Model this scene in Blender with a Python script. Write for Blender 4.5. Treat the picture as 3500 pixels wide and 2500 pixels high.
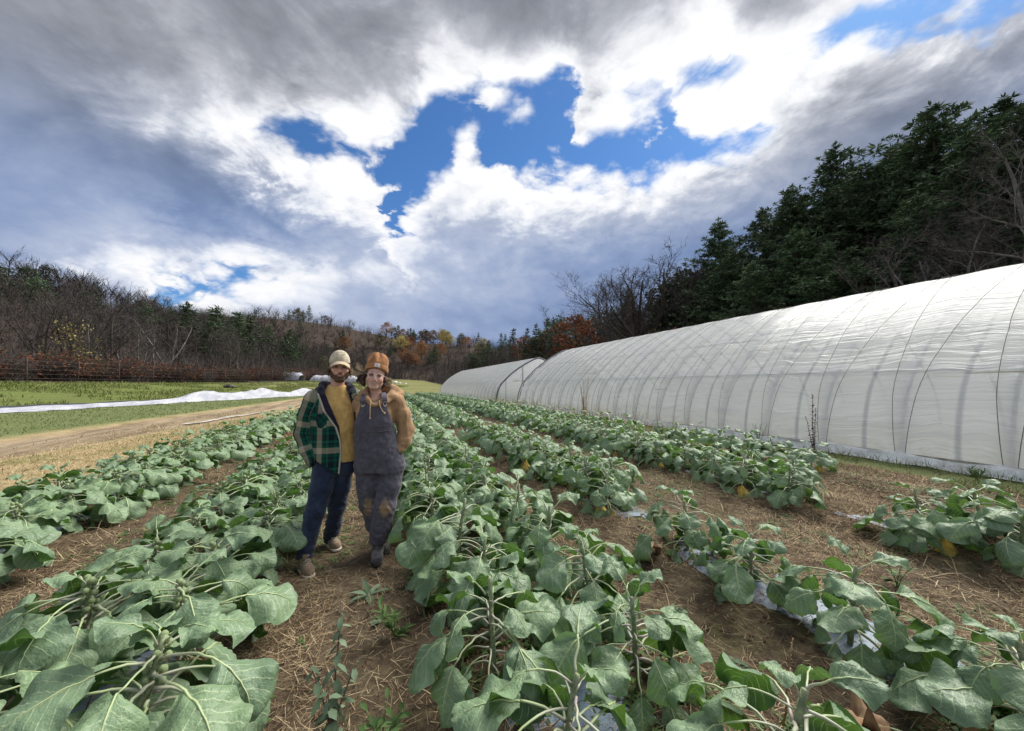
import bpy, math, random
import numpy as np
from mathutils import Vector, Matrix, Euler

for _o in list(bpy.data.objects):
    bpy.data.objects.remove(_o)
SC = bpy.context.scene
COL = SC.collection
R = math.radians
random.seed(7)
RNG = np.random.default_rng(11)

# ------------------------------------------------------------------ camera, light, exposure
CAM_H, CAM_YAW, CAM_PITCH = 1.54, 19.3, 3.0
cam_data = bpy.data.cameras.new('camera')
cam_data.lens = 12.98
cam_data.sensor_width = 36.0
cam_data.clip_start = 0.05
cam_data.clip_end = 3000.0
cam = bpy.data.objects.new('camera', cam_data)
cam.location = (0, 0, CAM_H)
cam.rotation_euler = (R(90 + CAM_PITCH), 0, R(-CAM_YAW))
COL.objects.link(cam)
SC.camera = cam
SC.view_settings.view_transform = 'Standard'
SC.view_settings.look = 'None'
SC.view_settings.gamma = 1.0
SC.view_settings.exposure = 0.5
SC.view_settings.use_curve_mapping = False

SUN_EL, SUN_AZ = 47.0, CAM_YAW + 48.0          # compass angle clockwise from +Y
sun_data = bpy.data.lights.new('sun', 'SUN')
sun_data.energy = 4.2
sun_data.angle = R(40)
sun_data.color = (1.0, 0.96, 0.9)
sun = bpy.data.objects.new('sun', sun_data)
sun.rotation_euler = (R(90 - SUN_EL), 0, R(180 - SUN_AZ))
COL.objects.link(sun)

SC.render.engine = 'CYCLES'
SC.cycles.max_bounces = 6
SC.cycles.diffuse_bounces = 3
SC.cycles.glossy_bounces = 2
SC.cycles.transmission_bounces = 4
SC.cycles.transparent_max_bounces = 8
SC.cycles.use_denoising = True


# ------------------------------------------------------------------ node shorthand
class Val:
    """A node socket (or number) that can be combined with + - * / into math nodes."""
    def __init__(self, nt, s):
        self.nt, self.s = nt, s

    def _m(self, op, *args, clamp=False):
        n = self.nt.nodes.new('ShaderNodeMath')
        n.operation = op
        n.use_clamp = clamp
        for i, a in enumerate(args):
            if isinstance(a, Val):
                self.nt.links.new(a.s, n.inputs[i])
            else:
                n.inputs[i].default_value = a
        return Val(self.nt, n.outputs[0])

    def __add__(self, o): return self._m('ADD', self, o)
    def __radd__(self, o): return self._m('ADD', o, self)
    def __sub__(self, o): return self._m('SUBTRACT', self, o)
    def __rsub__(self, o): return self._m('SUBTRACT', o, self)
    def __mul__(self, o): return self._m('MULTIPLY', self, o)
    def __rmul__(self, o): return self._m('MULTIPLY', o, self)
    def __truediv__(self, o): return self._m('DIVIDE', self, o)
    def max(self, o): return self._m('MAXIMUM', self, o)
    def min(self, o): return self._m('MINIMUM', self, o)
    def abs(self): return self._m('ABSOLUTE', self)
    def pow(self, o): return self._m('POWER', self, o)
    def clamp(self): return self._m('ADD', self, 0.0, clamp=True)
    def exp(self): return self._m('EXPONENT', self)
    def sin(self): return self._m('SINE', self)
    def frac(self): return self._m('FRACT', self)
    def atan2(self, o): return self._m('ARCTAN2', self, o)
    def sqrt(self): return self._m('SQRT', self)

    def step(self, a, b, smooth=True):
        """0 at a, 1 at b"""
        n = self.nt.nodes.new('ShaderNodeMapRange')
        n.interpolation_type = 'SMOOTHSTEP' if smooth else 'LINEAR'
        n.clamp = True
        self.nt.links.new(self.s, n.inputs[0])
        n.inputs[1].default_value, n.inputs[2].default_value = a, b
        n.inputs[3].default_value, n.inputs[4].default_value = 0.0, 1.0
        if a > b:
            n.inputs[1].default_value, n.inputs[2].default_value = b, a
            n.inputs[3].default_value, n.inputs[4].default_value = 1.0, 0.0
        return Val(self.nt, n.outputs[0])


class Nodes:
    def __init__(self, nt):
        self.nt = nt
        nt.nodes.clear()

    def new(self, t, **kw):
        n = self.nt.nodes.new(t)
        for k, v in kw.items():
            setattr(n, k, v)
        return n

    def link(self, a, b):
        self.nt.links.new(a.s if isinstance(a, Val) else a, b)

    def val(self, s): return Val(self.nt, s)

    def const(self, x):
        n = self.new('ShaderNodeValue')
        n.outputs[0].default_value = x
        return Val(self.nt, n.outputs[0])

    def sep(self, s):
        n = self.new('ShaderNodeSeparateXYZ')
        self.link(s, n.inputs[0])
        return [Val(self.nt, o) for o in n.outputs]

    def comb(self, *xyz):
        n = self.new('ShaderNodeCombineXYZ')
        for i, a in enumerate(xyz):
            if isinstance(a, Val):
                self.link(a, n.inputs[i])
            else:
                n.inputs[i].default_value = a
        return Val(self.nt, n.outputs[0])

    def noise(self, vec, scale, detail=4, rough=0.55, dist=0.0, color=False, lac=2.0):
        n = self.new('ShaderNodeTexNoise')
        if vec is not None:
            self.link(vec, n.inputs['Vector'])
        n.inputs['Scale'].default_value = scale
        n.inputs['Detail'].default_value = detail
        n.inputs['Roughness'].default_value = rough
        n.inputs['Lacunarity'].default_value = lac
        n.inputs['Distortion'].default_value = dist
        return Val(self.nt, n.outputs['Color' if color else 'Fac'])

    def curve(self, x, pts):
        n = self.new('ShaderNodeFloatCurve')
        c = n.mapping.curves[0]
        pts = sorted(pts)
        while len(c.points) < len(pts):
            c.points.new(0.5, 0.5)
        for p, (a, b) in zip(c.points, pts):
            p.location = (a, b)
            p.handle_type = 'AUTO_CLAMPED'
        n.mapping.update()
        self.link(x, n.inputs['Value'])
        return Val(self.nt, n.outputs[0])

    def ramp(self, x, stops, interp='LINEAR'):
        n = self.new('ShaderNodeValToRGB')
        cr = n.color_ramp
        cr.interpolation = interp
        while len(cr.elements) < len(stops):
            cr.elements.new(0.5)
        for e, (p, c) in zip(cr.elements, stops):
            e.position = p
            e.color = (*c, 1.0)
        self.link(x, n.inputs[0])
        return Val(self.nt, n.outputs[0])

    def mix(self, f, a, b, blend='MIX'):
        n = self.new('ShaderNodeMix', data_type='RGBA', blend_type=blend)
        n.clamp_factor = True
        for i, x in ((0, f), (6, a), (7, b)):
            if isinstance(x, Val):
                self.link(x, n.inputs[i])
            elif i == 0:
                n.inputs[0].default_value = x
            else:
                n.inputs[i].default_value = (*x, 1.0)
        return Val(self.nt, n.outputs[2])

    def mapping(self, vec, scale=(1, 1, 1), loc=(0, 0, 0), rot=(0, 0, 0)):
        n = self.new('ShaderNodeMapping')
        self.link(vec, n.inputs[0])
        n.inputs['Location'].default_value = loc
        n.inputs['Rotation'].default_value = rot
        n.inputs['Scale'].default_value = scale
        return Val(self.nt, n.outputs[0])

    def bump(self, h, strength=0.3, dist=0.02):
        n = self.new('ShaderNodeBump')
        n.inputs['Strength'].default_value = strength
        n.inputs['Distance'].default_value = dist
        self.link(h, n.inputs['Height'])
        return Val(self.nt, n.outputs[0])


# ------------------------------------------------------------------ sky: Nishita blue behind a broken cloud deck
def build_world():
    w = bpy.data.worlds.new('World')
    SC.world = w
    w.use_nodes = True
    N = Nodes(w.node_tree)
    out = N.new('ShaderNodeOutputWorld')
    bg = N.new('ShaderNodeBackground')
    bg.inputs['Strength'].default_value = 0.1
    N.link(bg.outputs[0], out.inputs[0])
    d = N.val(N.new('ShaderNodeTexCoord').outputs['Generated'])
    x, y, z = N.sep(d)
    cy, sy = math.cos(R(CAM_YAW)), math.sin(R(CAM_YAW))
    xr = x * cy - y * sy                           # valley axis: +yr looks up the valley
    yr = x * sy + y * cy
    hor = (xr * xr + yr * yr).sqrt()
    az = xr.atan2(yr) * 57.2958
    el = z.atan2(hor) * 57.2958
    # cloud deck plane: same pattern from any spot on the ground
    den = z.max(0.0) * 0.75 + 0.36
    P = N.comb(xr / den, yr / den, z * 1.3)
    # strong domain warp for torn cloud edges
    n_edge = N.noise(P, 4.2, 9, 0.60, 0.25)
    n_mid = N.noise(N.mapping(P, loc=(3.1, 7.7, 1.0)), 1.1, 6, 0.55, 0.2)
    n_big = N.noise(N.mapping(P, loc=(9.3, 1.2, 4.0)), 0.55, 5, 0.5, 0.3)
    # same edge noise sampled a little towards the sun: relief of the puffs
    sx, syy = math.sin(R(SUN_AZ - CAM_YAW)), math.cos(R(SUN_AZ - CAM_YAW))
    n_mid2 = N.noise(N.mapping(P, loc=(3.1 + 0.10 * sx, 7.7 + 0.10 * syy, 1.0)), 1.1, 6, 0.55, 0.2)
    n_edge2 = N.noise(N.mapping(P, loc=(0.035 * sx, 0.035 * syy, 0.0)), 4.2, 9, 0.60, 0.25)
    # rounded billows
    def billow(sc, off):
        v = N.new('ShaderNodeTexVoronoi', feature='F1')
        N.link(N.mapping(N.val(N.mix(0.10, P, N.noise(P, sc * .8, 3, .6, color=True)).s), loc=off), v.inputs['Vector'])
        v.inputs['Scale'].default_value = sc
        return 0.55 - N.val(v.outputs['Distance'])
    puff = billow(6.5, (0, 0, 0)) * 0.6 + billow(15.0, (4, 1, 2)) * 0.4
    relief = ((n_edge - n_edge2) * 2.6 + (n_mid - n_mid2) * 2.2) * el.step(0, 22)

    azw = az + (n_edge - 0.5) * 20.0 + (n_mid - 0.5) * 5.0
    elw = el + (n_edge - 0.5) * 12.0 + (n_mid - 0.5) * 2.5
    AZ0, AZ1, EL1 = -64.0, 64.0, 64.0
    t = (azw - AZ0) / (AZ1 - AZ0)

    def gap(lo, hi):
        f = lambda pts: [((a - AZ0) / (AZ1 - AZ0), e / EL1) for a, e in pts]
        # outside the listed range the gap closes further with every degree
        l0, l1, h0, h1 = lo[0], lo[-1], hi[0], hi[-1]
        lo = [(-64, min(63, l0[1] + .8 * (l0[0] + 64)))] + lo + [(64, min(63, l1[1] + .8 * (64 - l1[0])))]
        hi = [(-64, max(0, h0[1] - .8 * (h0[0] + 64)))] + hi + [(64, max(0, h1[1] - .8 * (64 - h1[0])))]
        cl = N.curve(t, f(lo)) * EL1
        ch = N.curve(t, f(hi)) * EL1
        return (elw - cl).min(ch - elw)

    g1 = gap([(-40, 29.6), (-36.0, 29.1), (-34.1, 28.7), (-31.5, 28.7), (-28.8, 28.3), (-25.4, 28.6), (-21.7, 27.6), (-19.7, 25.7),
              (-18.7, 23.0), (-17.7, 20.8), (-16.8, 22.5), (-14.5, 26.1), (-11.1, 29.2), (-9.4, 32.0), (-5.5, 33.4), (-2.7, 32.6),
              (-0.5, 30.5), (4.5, 30.0), (10.9, 28.6), (18.3, 28.6), (28.0, 29.0), (32.9, 29.4), (36, 30.5)],
             [(-40, 28.4), (-36.1, 29.3), (-34.1, 30.5), (-31.6, 31.7), (-28.9, 31.9), (-25.4, 31.6), (-21.8, 31.7), (-19.9, 33.0),
              (-18.0, 34.4), (-14.7, 38.0), (-11.3, 40.0), (-5.6, 39.2), (-0.5, 38.8), (4.6, 40.0), (8.2, 37.6), (10.9, 34.6),
              (13.7, 34.9), (18.4, 36.2), (21.7, 36.6), (23.5, 34.7), (28.1, 32.4), (32.9, 30.3), (36, 28.6)])
    g2 = gap([(36.5, 35.0), (38.9, 34.6), (42.3, 33.8), (46.1, 33.4), (47.8, 33.2), (51.0, 33.0), (53.8, 32.5), (58.5, 31.1)],
             [(36.5, 33.8), (38.9, 34.9), (40.7, 35.4), (42.4, 36.4), (43.6, 37.2), (46.3, 38.0), (48.1, 38.6), (51.2, 38.0), (55.9, 37.2), (58.7, 36.5)])
    g3 = gap([(20.5, 36.5), (23.2, 35.3), (24.7, 35.4), (27.1, 35.6), (29.4, 36.4), (31.5, 37.6)],
             [(20.5, 35.4), (23.2, 36.2), (24.8, 37.8), (27.2, 38.3), (29.4, 37.6), (31.5, 36.0)])
    g4 = gap([(-47, 13.4), (-44.4, 11.5), (-43.0, 9.9), (-41.5, 9.3), (-40.7, 10.6), (-39.5, 11.5), (-38.2, 11.6), (-36.0, 12.2), (-33.5, 14.1)],
             [(-47, 12.0), (-44.4, 13.2), (-43.1, 13.2), (-41.5, 12.0), (-40.7, 11.8), (-39.5, 13.6), (-38.2, 14.4), (-36.0, 14.5), (-33.5, 13.0)])
    # outside the arc in front of the camera a free broken pattern goes on
    front = az.abs().step(60, 78)
    gx = (n_big - 0.58) * 60.0
    ginner = (g1.max(g2)).max(g3.max(g4))
    for a, e, sa, se, wt in [(-6.0, 37.6, 2.2, 1.2, 3.5), (-21.0, 30.6, 2.0, .9, 2), (-17.0, 27.6, 1.0, 1.2, 3), (9.5, 35.2, 4.0, 1.2, 2.5)]:
        u_, v_ = (azw - a) / sa, (elw - e) / se
        ginner = ginner - ((u_ * u_ + v_ * v_) * -1.0).exp() * wt
    ginner = ginner - puff * 7.5 + 0.1
    g = ginner * (1.0 - front) + gx * front - (1.0 - el.step(-1.0, 3.0)) * 20.0
    cover = g.step(2.0, -1.2)
    wisp = (n_edge * n_mid).step(0.33, 0.48) * 0.75
    cover = cover.max(wisp * g.step(6.0, 0.5))

    # optical depth of the deck: 0 at torn rims, 1 in the dark bases
    def lobe(a, e, sa, se, wt):
        u = (azw - a) / sa
        v = (elw - e) / se
        return ((u * u + v * v) * -1.0).exp() * wt
    depth = (g * -1.0).step(0.3, 9.5, smooth=False)
    calm = 1.0 - depth * (0.50 - el.step(22, 36) * 0.30)
    T = depth.pow(0.75) * 0.50 + ((n_mid - 0.5) * 1.7 + (n_edge - 0.5) * 1.0) * calm + (n_big - 0.5) * 1.5 + 0.09
    for L in [(-33, 40, 13, 7, .24), (-12, 47, 10, 4, .24), (5, 47, 9, 4.5, .24), (-20, 41, 9, 5, .22), (-50, 29, 10, 5, .12), (-41, 23, 8, 3.6, .50), (-33, 20, 8, 2.6, .32),
              (-52, 24, 9, 8, .06), (14, 17, 22, 6, .12), (12, 9, 18, 5, .30), (45, 27, 13, 3.5, .22), (52, 21, 14, 6, .26),
              (34, 18, 8, 4, .20),
              (26, 39, 11, 5.5, -.50), (-34, 25, 3.5, 1.8, -.40), (-10, 28, 9, 2.5, -.26), (10, 27, 9, 2.2, -.22), (29, 29, 9, 2.4, -.22),
              (-24, 24, 6, 5, -.30), (-46, 8, 12, 3, -.10), (22, 34, 8, 3, -.30), (-30, 11, 9, 3, -.10), (36, 33, 8, 3, -.30), (16, 41, 8, 4, -.25),
              (-28, 33, 12, 3, -.12), (-14, 42, 6, 3, -.12)]:
        T = T + lobe(*L)
    # clouds beside and behind the camera brightened, added fill for the people
    T = T + 0.19 - puff * (1.25 - depth * 1.02)
    T = (T * 0.76 - relief * 0.60 * calm - az.abs().step(70, 120) * 0.20).clamp()
    hi_c = N.ramp(T, [(0.0, (1.02, 1.03, 1.05)), (0.15, (.84, .86, .90)), (0.32, (.53, .55, .61)), (0.54, (.33, .35, .40)), (0.76, (.235, .25, .29)), (1.0, (.16, .172, .205))])
    lo_c = N.ramp(T, [(0.0, (1.0, 1.0, 1.02)), (0.15, (.80, .84, .93)), (0.32, (.47, .54, .71)), (0.54, (.30, .385, .59)), (0.76, (.20, .285, .49)), (1.0, (.15, .225, .41))])
    cloud = N.mix((el + (n_big - 0.5) * 14.0).step(16, 33), lo_c, hi_c)
    sky = N.new('ShaderNodeTexSky', sky_type='NISHITA')
    sky.sun_disc = False
    sky.sun_elevation = R(SUN_EL)
    sky.sun_rotation = R(SUN_AZ)
    sky.altitude = 300
    sky.air_density = 1.0
    sky.dust_density = 0.4
    sky.ozone_density = 2.0
    blue = N.mix(1.0, Val(N.nt, sky.outputs[0]), (0.40, 0.66, 0.92), 'MULTIPLY')
    cl10 = N.mix(1.0, cloud, (7.0, 7.0, 7.0), 'MULTIPLY')
    N.link(N.mix(cover, blue, cl10), bg.inputs['Color'])


build_world()


# ------------------------------------------------------------------ mesh and object helpers
def mesh(name, verts, faces, mats=(), smooth=True, uv=None, mat_idx=None, attrs=None):
    """verts (n,3) array, faces list/array of quads or tris (mixed list allowed)."""
    me = bpy.data.meshes.new(name)
    verts = np.asarray(verts, dtype=np.float32)
    if isinstance(faces, np.ndarray):
        k = faces.shape[1]
        nf = len(faces)
        me.vertices.add(len(verts))
        me.vertices.foreach_set('co', verts.ravel())
        me.loops.add(nf * k)
        me.loops.foreach_set('vertex_index', faces.astype(np.int32).ravel())
        me.polygons.add(nf)
        me.polygons.foreach_set('loop_start', np.arange(0, nf * k, k, dtype=np.int32))
        me.update(calc_edges=True)
    else:
        me.from_pydata([tuple(map(float, v)) for v in verts], [], [tuple(map(int, f)) for f in faces])
    for m in mats:
        me.materials.append(m)
    if smooth:
        me.polygons.foreach_set('use_smooth', np.ones(len(me.polygons), dtype=bool))
    if mat_idx is not None:
        me.polygons.foreach_set('material_index', np.asarray(mat_idx, dtype=np.int32))
    if uv is not None:
        lay = me.uv_layers.new(name='UVMap')
        vi = np.empty(len(me.loops), dtype=np.int32)
        me.loops.foreach_get('vertex_index', vi)
        lay.data.foreach_set('uv', np.asarray(uv, dtype=np.float32)[vi].ravel())
    for k, (typ, data) in (attrs or {}).items():
        a = me.attributes.new(k, typ, 'POINT')
        key = {'FLOAT': 'value', 'FLOAT_VECTOR': 'vector', 'FLOAT_COLOR': 'color'}[typ]
        a.data.foreach_set(key, np.asarray(data, dtype=np.float32).ravel())
    me.validate()
    me.update()
    return me


class MB:
    """Mesh collector: gathers pieces of ONE mesh."""
    def __init__(self):
        self.v, self.f, self.m, self.u, self.n = [], [], [], [], 0

    def add(self, verts, faces, mi=0, uv=None):
        verts = np.asarray(verts, dtype=np.float32)
        self.v.append(verts)
        self.f += [tuple(int(i) + self.n for i in f) for f in faces]
        self.m += [mi] * len(faces)
        self.u.append(np.zeros((len(verts), 2), np.float32) if uv is None else np.asarray(uv, np.float32))
        self.n += len(verts)
        return self

    def tube(self, pts, radii, seg=6, mi=0, cap=True, flat=1.0):
        pts = np.asarray(pts, float)
        n = len(pts)
        radii = np.broadcast_to(np.asarray(radii, float), (n,))
        tan = np.gradient(pts, axis=0)
        tan /= np.linalg.norm(tan, axis=1)[:, None] + 1e-9
        ref = np.array([0, 0, 1.0]) if abs(tan[0][2]) < 0.9 else np.array([1.0, 0, 0])
        ring = np.linspace(0, 2 * np.pi, seg, endpoint=False)
        vs = []
        for i in range(n):
            a = np.cross(tan[i], ref)
            a /= np.linalg.norm(a) + 1e-9
            b = np.cross(a, tan[i])
            ref = b
            vs.append(pts[i] + radii[i] * (np.outer(np.cos(ring), a) + flat * np.outer(np.sin(ring), b)))
        fs = [(i * seg + j, i * seg + (j + 1) % seg, (i + 1) * seg + (j + 1) % seg, (i + 1) * seg + j) for i in range(n - 1) for j in range(seg)]
        if cap:
            fs.append(tuple(range(seg))[::-1])
            fs.append(tuple((n - 1) * seg + j for j in range(seg)))
        uv = np.repeat(np.linspace(0, 1, n), seg)
        return self.add(np.concatenate(vs), fs, mi, np.stack([np.tile(np.arange(seg) / seg, n), uv], 1))

    def box(self, c, s, rot=None, mi=0):
        v = np.array([[x, y, z] for x in (-.5, .5) for y in (-.5, .5) for z in (-.5, .5)]) * np.asarray(s)
        if rot is not None:
            v = v @ np.asarray(rot.to_matrix() if hasattr(rot, 'to_matrix') else rot).T
        f = [(0, 1, 3, 2), (4, 6, 7, 5), (0, 4, 5, 1), (2, 3, 7, 6), (0, 2, 6, 4), (1, 5, 7, 3)]
        return self.add(v + np.asarray(c), f, mi)

    def ball(self, c, r, seg=8, rings=6, mi=0, rot=None):
        r = np.broadcast_to(np.asarray(r, float), (3,))
        vs = [(0, 0, 1.0)]
        for i in range(1, rings):
            p = math.pi * i / rings
            for j in range(seg):
                a = 2 * math.pi * j / seg
                vs.append((math.sin(p) * math.cos(a), math.sin(p) * math.sin(a), math.cos(p)))
        vs.append((0, 0, -1.0))
        fs = [(0, 1 + j, 1 + (j + 1) % seg) for j in range(seg)]
        for i in range(rings - 2):
            for j in range(seg):
                a, b = 1 + i * seg + j, 1 + i * seg + (j + 1) % seg
                fs.append((a, a + seg, b + seg, b))
        last = len(vs) - 1
        fs += [(last, last - seg + (j + 1) % seg, last - seg + j) for j in range(seg)]
        v = np.array(vs) * r
        if rot is not None:
            v = v @ np.asarray(rot.to_matrix()).T
        return self.add(v + np.asarray(c), fs, mi)

    def build(self, name, mats, smooth=True):
        if not isinstance(mats, (list, tuple)):
            mats = [mats]
        return mesh(name, np.concatenate(self.v), self.f, mats, smooth, np.concatenate(self.u), self.m)


def link(name, data, parent=None, loc=(0, 0, 0), rot=(0, 0, 0), scale=(1, 1, 1), **props):
    o = bpy.data.objects.new(name, data)
    COL.objects.link(o)
    o.location, o.rotation_euler, o.scale = loc, rot, scale
    if parent is not None:
        o.parent = parent
    for k, v in props.items():
        if v is not None:
            o[k] = v
    return o


def empty(name, loc=(0, 0, 0), rz=0.0, label=None, category=None, group=None):
    return link(name, None, None, loc, (0, 0, rz), label=label, category=category, group=group)


# lattice noise for shaping geometry
_PERM = np.random.default_rng(5).random(4096).astype(np.float32)


def vnoise(x, y, z=None, seed=0):
    """smooth value noise in -1..1"""
    x, y = np.asarray(x, np.float32), np.asarray(y, np.float32)
    z = np.zeros_like(x) if z is None else np.asarray(z, np.float32)
    xi, yi, zi = np.floor(x), np.floor(y), np.floor(z)
    fx, fy, fz = x - xi, y - yi, z - zi
    fx, fy, fz = (f * f * (3 - 2 * f) for f in (fx, fy, fz))
    xi, yi, zi = xi.astype(np.int64), yi.astype(np.int64), zi.astype(np.int64)

    def h(a, b, c):
        return _PERM[(a * 73856093 ^ b * 19349663 ^ c * 83492791 ^ (seed * 2654435)) & 4095]
    r = 0
    for dx in (0, 1):
        for dy in (0, 1):
            for dz in (0, 1):
                w = (fx if dx else 1 - fx) * (fy if dy else 1 - fy) * (fz if dz else 1 - fz)
                r = r + w * h(xi + dx, yi + dy, zi + dz)
    return r * 2 - 1


def fbm(x, y, z=None, octv=4, seed=0):
    r, a, f = 0, 0.5, 1.0
    for i in range(octv):
        r = r + a * vnoise(np.asarray(x) * f, np.asarray(y) * f, None if z is None else np.asarray(z) * f, seed + i)
        a *= 0.5
        f *= 2.03
    return r


def unit(v):
    return v / (np.linalg.norm(v) + 1e-9)


def sstep(a, b, x):
    t = np.clip((np.asarray(x, float) - a) / (b - a), 0, 1)
    return t * t * (3 - 2 * t)


def material(name, rough=0.8, spec=0.3):
    m = bpy.data.materials.new(name)
    m.use_nodes = True
    N = Nodes(m.node_tree)
    out = N.new('ShaderNodeOutputMaterial')
    b = N.new('ShaderNodeBsdfPrincipled')
    b.inputs['Roughness'].default_value = rough
    b.inputs['Specular IOR Level'].default_value = spec
    N.link(b.outputs[0], out.inputs[0])
    N.bsdf, N.out = b, out
    return m, N


def simple(name, col, rough=0.8, spec=0.3, var=0.25, scale=8.0, bump=0.0, col2=None, rnd=0.0):
    """plain stuff with a little noise in its colour"""
    m, N = material(name, rough, spec)
    p = N.val(N.new('ShaderNodeTexCoord').outputs['Object'])
    n = N.noise(p, scale, 5, 0.6)
    c2 = col2 or tuple(c * (1 - var) for c in col)
    c1 = tuple(min(1, c * (1 + var)) for c in col) if col2 is None else col
    c = N.mix(n.step(0.3, 0.7), c2, c1)
    if rnd:
        r = N.val(N.new('ShaderNodeObjectInfo').outputs['Random'])
        c = N.mix(r, c, N.mix(1.0, c, (1 - rnd, 1 - rnd, 1 - rnd), 'MULTIPLY'))
    N.link(c, N.bsdf.inputs['Base Color'])
    if bump:
        N.link(N.bump(n, bump, 0.01), N.bsdf.inputs['Normal'])
    return m
# ------------------------------------------------------------------ land
ROW_X = [-3.62, -3.0, -1.52, -0.88, 0.55, 1.2, 2.45, 2.95, 4.95, 5.45, 7.0]
BEDS = [-3.3, -1.2, 0.88, 2.7, 5.2, 7.0]


def track_x(y):
    return -9.9 + 0.112 * y


def height(x, y):
    x, y = np.asarray(x, float), np.asarray(y, float)
    u = -0.96 * x + 0.28 * y
    v = 0.28 * x + 0.96 * y
    z = 0.054 * np.clip(u - 12.4, 0, 40) * sstep(-30, 5, v) + 0.0
    z = z + 0.018 * np.clip(y - 62, 0, 200) * sstep(60, 110, y)
    # wooded hill on the left
    z = z + 33 * sstep(48, 165, u) * (1 - 0.62 * sstep(70, 300, v)) * sstep(-200, 10, v)
    # wooded bank on the right
    rx = np.clip(x - 21, 0, None)
    z = z + 30 * (1 - np.exp(-rx * 0.40 / 30)) * (0.75 + 0.25 * np.exp(-np.clip(y - 60, 0, None) / 90))
    # far hill that closes the valley
    hx = np.interp(x, [-300, -150, -86, -38, 0, 35, 69, 110, 200], [20, 26, 31, 34, 33, 27, 19, 9, 6])
    z = z + hx * sstep(212, 330, y + 0.15 * np.abs(x + 20))
    # tilth and beds close by
    near = 1 - sstep(25, 60, np.hypot(x, y))
    bed = sum(np.exp(-((x - b) / 0.55) ** 4) for b in BEDS)
    fld = sstep(-5.2, -4.2, x) * (1 - sstep(8.2, 9.0, x))
    z = z + near * fld * 0.07 * bed
    z = z + near * (0.028 * fbm(x * 2.1, y * 2.1, octv=4, seed=3) + 0.02 * fbm(x * 7, y * 7, octv=3, seed=9) * fld)
    # wheel ruts
    dx = x - track_x(y)
    z = z - near * 0.05 * (np.exp(-((dx - 0.8) / 0.3) ** 2) + np.exp(-((dx + 0.8) / 0.3) ** 2))
    return z


def hz(x, y):
    return float(height(x, y))


def axis(lo, fine_lo, fine_hi, hi, step, grow):
    a = list(np.arange(fine_lo, fine_hi, step))
    s, p = step, a[-1]
    while p < hi:
        s *= grow
        p += s
        a.append(p)
    s, p = step, a[0]
    while p > lo:
        s *= grow
        p -= s
        a.insert(0, p)
    return np.array(a)


def ground_material():
    m, N = material('field_ground', 0.95, 0.12)
    p = N.val(N.new('ShaderNodeNewGeometry').outputs['Position'])
    x, y, z = N.sep(p)
    u = x * -0.96 + y * 0.28
    n1 = N.noise(p, 0.9, 6, 0.65)
    n2 = N.noise(p, 5.0, 6, 0.7)
    n3 = N.noise(p, 24.0, 4, 0.7)
    nl = N.noise(p, 0.12, 4, 0.5)
    nst = N.noise(N.mapping(p, scale=(1.6, 0.16, 1)), 1.5, 5, 0.65)
    soil = N.ramp(n2 * 0.6 + n3 * 0.4, [(0.28, (.036, .027, .019)), (0.45, (.078, .058, .038)), (0.58, (.135, .104, .066)), (0.72, (.25, .195, .122))])
    soil = N.mix(n1.step(0.50, 0.68) * n3.step(.35, .6) * 0.55, soil, (.105, .115, .035))
    bare = N.ramp(n3, [(0.3, (.085, .060, .038)), (0.7, (.18, .128, .080))])
    soil = N.mix(nl.step(0.42, 0.6) * 0.6, soil, bare)
    straw = N.ramp(n2 * 0.5 + n3 * 0.5, [(0.3, (.27, .195, .105)), (0.5, (.43, .325, .18)), (0.7, (.54, .43, .25))])
    straw = N.mix(n1.step(.45, .62) * 0.6, straw, (.17, .19, .06))
    green = N.ramp(n2 * 0.45 + n1 * 0.25 + n3 * 0.3, [(0.3, (.085, .115, .040)), (0.5, (.145, .175, .068)), (0.7, (.23, .225, .11))])
    track = N.ramp(nst * 0.65 + n3 * 0.2 + n2 * 0.15, [(0.34, (.115, .083, .052)), (0.46, (.22, .165, .104)), (0.56, (.34, .265, .175)), (0.68, (.46, .37, .255))])
    lush = N.ramp(n2 * 0.4 + n1 * 0.6, [(0.32, (.17, .135, .065)), (0.45, (.125, .155, .045)), (0.65, (.17, .20, .052))])
    litter = N.ramp(n1 * 0.5 + n3 * 0.5, [(0.3, (.030, .022, .017)), (0.5, (.062, .046, .036)), (0.7, (.10, .072, .055))])
    field = N.ramp(nl * 0.45 + N.noise(N.mapping(p, scale=(0.02, 0.16, 1)), 1.0, 3, 0.5) * 0.55,
                   [(0.36, (.12, .14, .045)), (0.47, (.21, .20, .085)), (0.56, (.28, .22, .12)), (0.66, (.14, .17, .05))])
    c = soil
    wob = (n1 - 0.5) * 1.2
    c = N.mix((x + wob * 0.8).step(-4.15, -4.6), c, straw)
    c = N.mix((x + wob).step(8.1, 8.7), c, green)
    dx = x - (y * 0.112 - 9.9) + wob * 0.5
    c = N.mix(dx.step(-1.2, -2.1), c, green)
    c = N.mix(dx.abs().step(1.55, 0.9), c, track)
    c = N.mix((u + wob * 0.5).step(21.6, 22.2), c, lush)
    c = N.mix((u + wob).step(44.5, 46.0), c, litter)
    far = y.step(60, 66) * u.step(20, 18)
    c = N.mix(far, c, field)
    c = N.mix(y.step(62, 70) * u.step(46, 44), c, N.mix(0.5, field, lush))
    c = N.mix(y.step(196, 206), c, litter)
    c = N.mix(x.step(19, 21), c, litter)
    N.link(c, N.bsdf.inputs['Base Color'])
    N.link(N.bump(n3 * 0.7 + n2, 0.7, 0.05), N.bsdf.inputs['Normal'])
    return m


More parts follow.
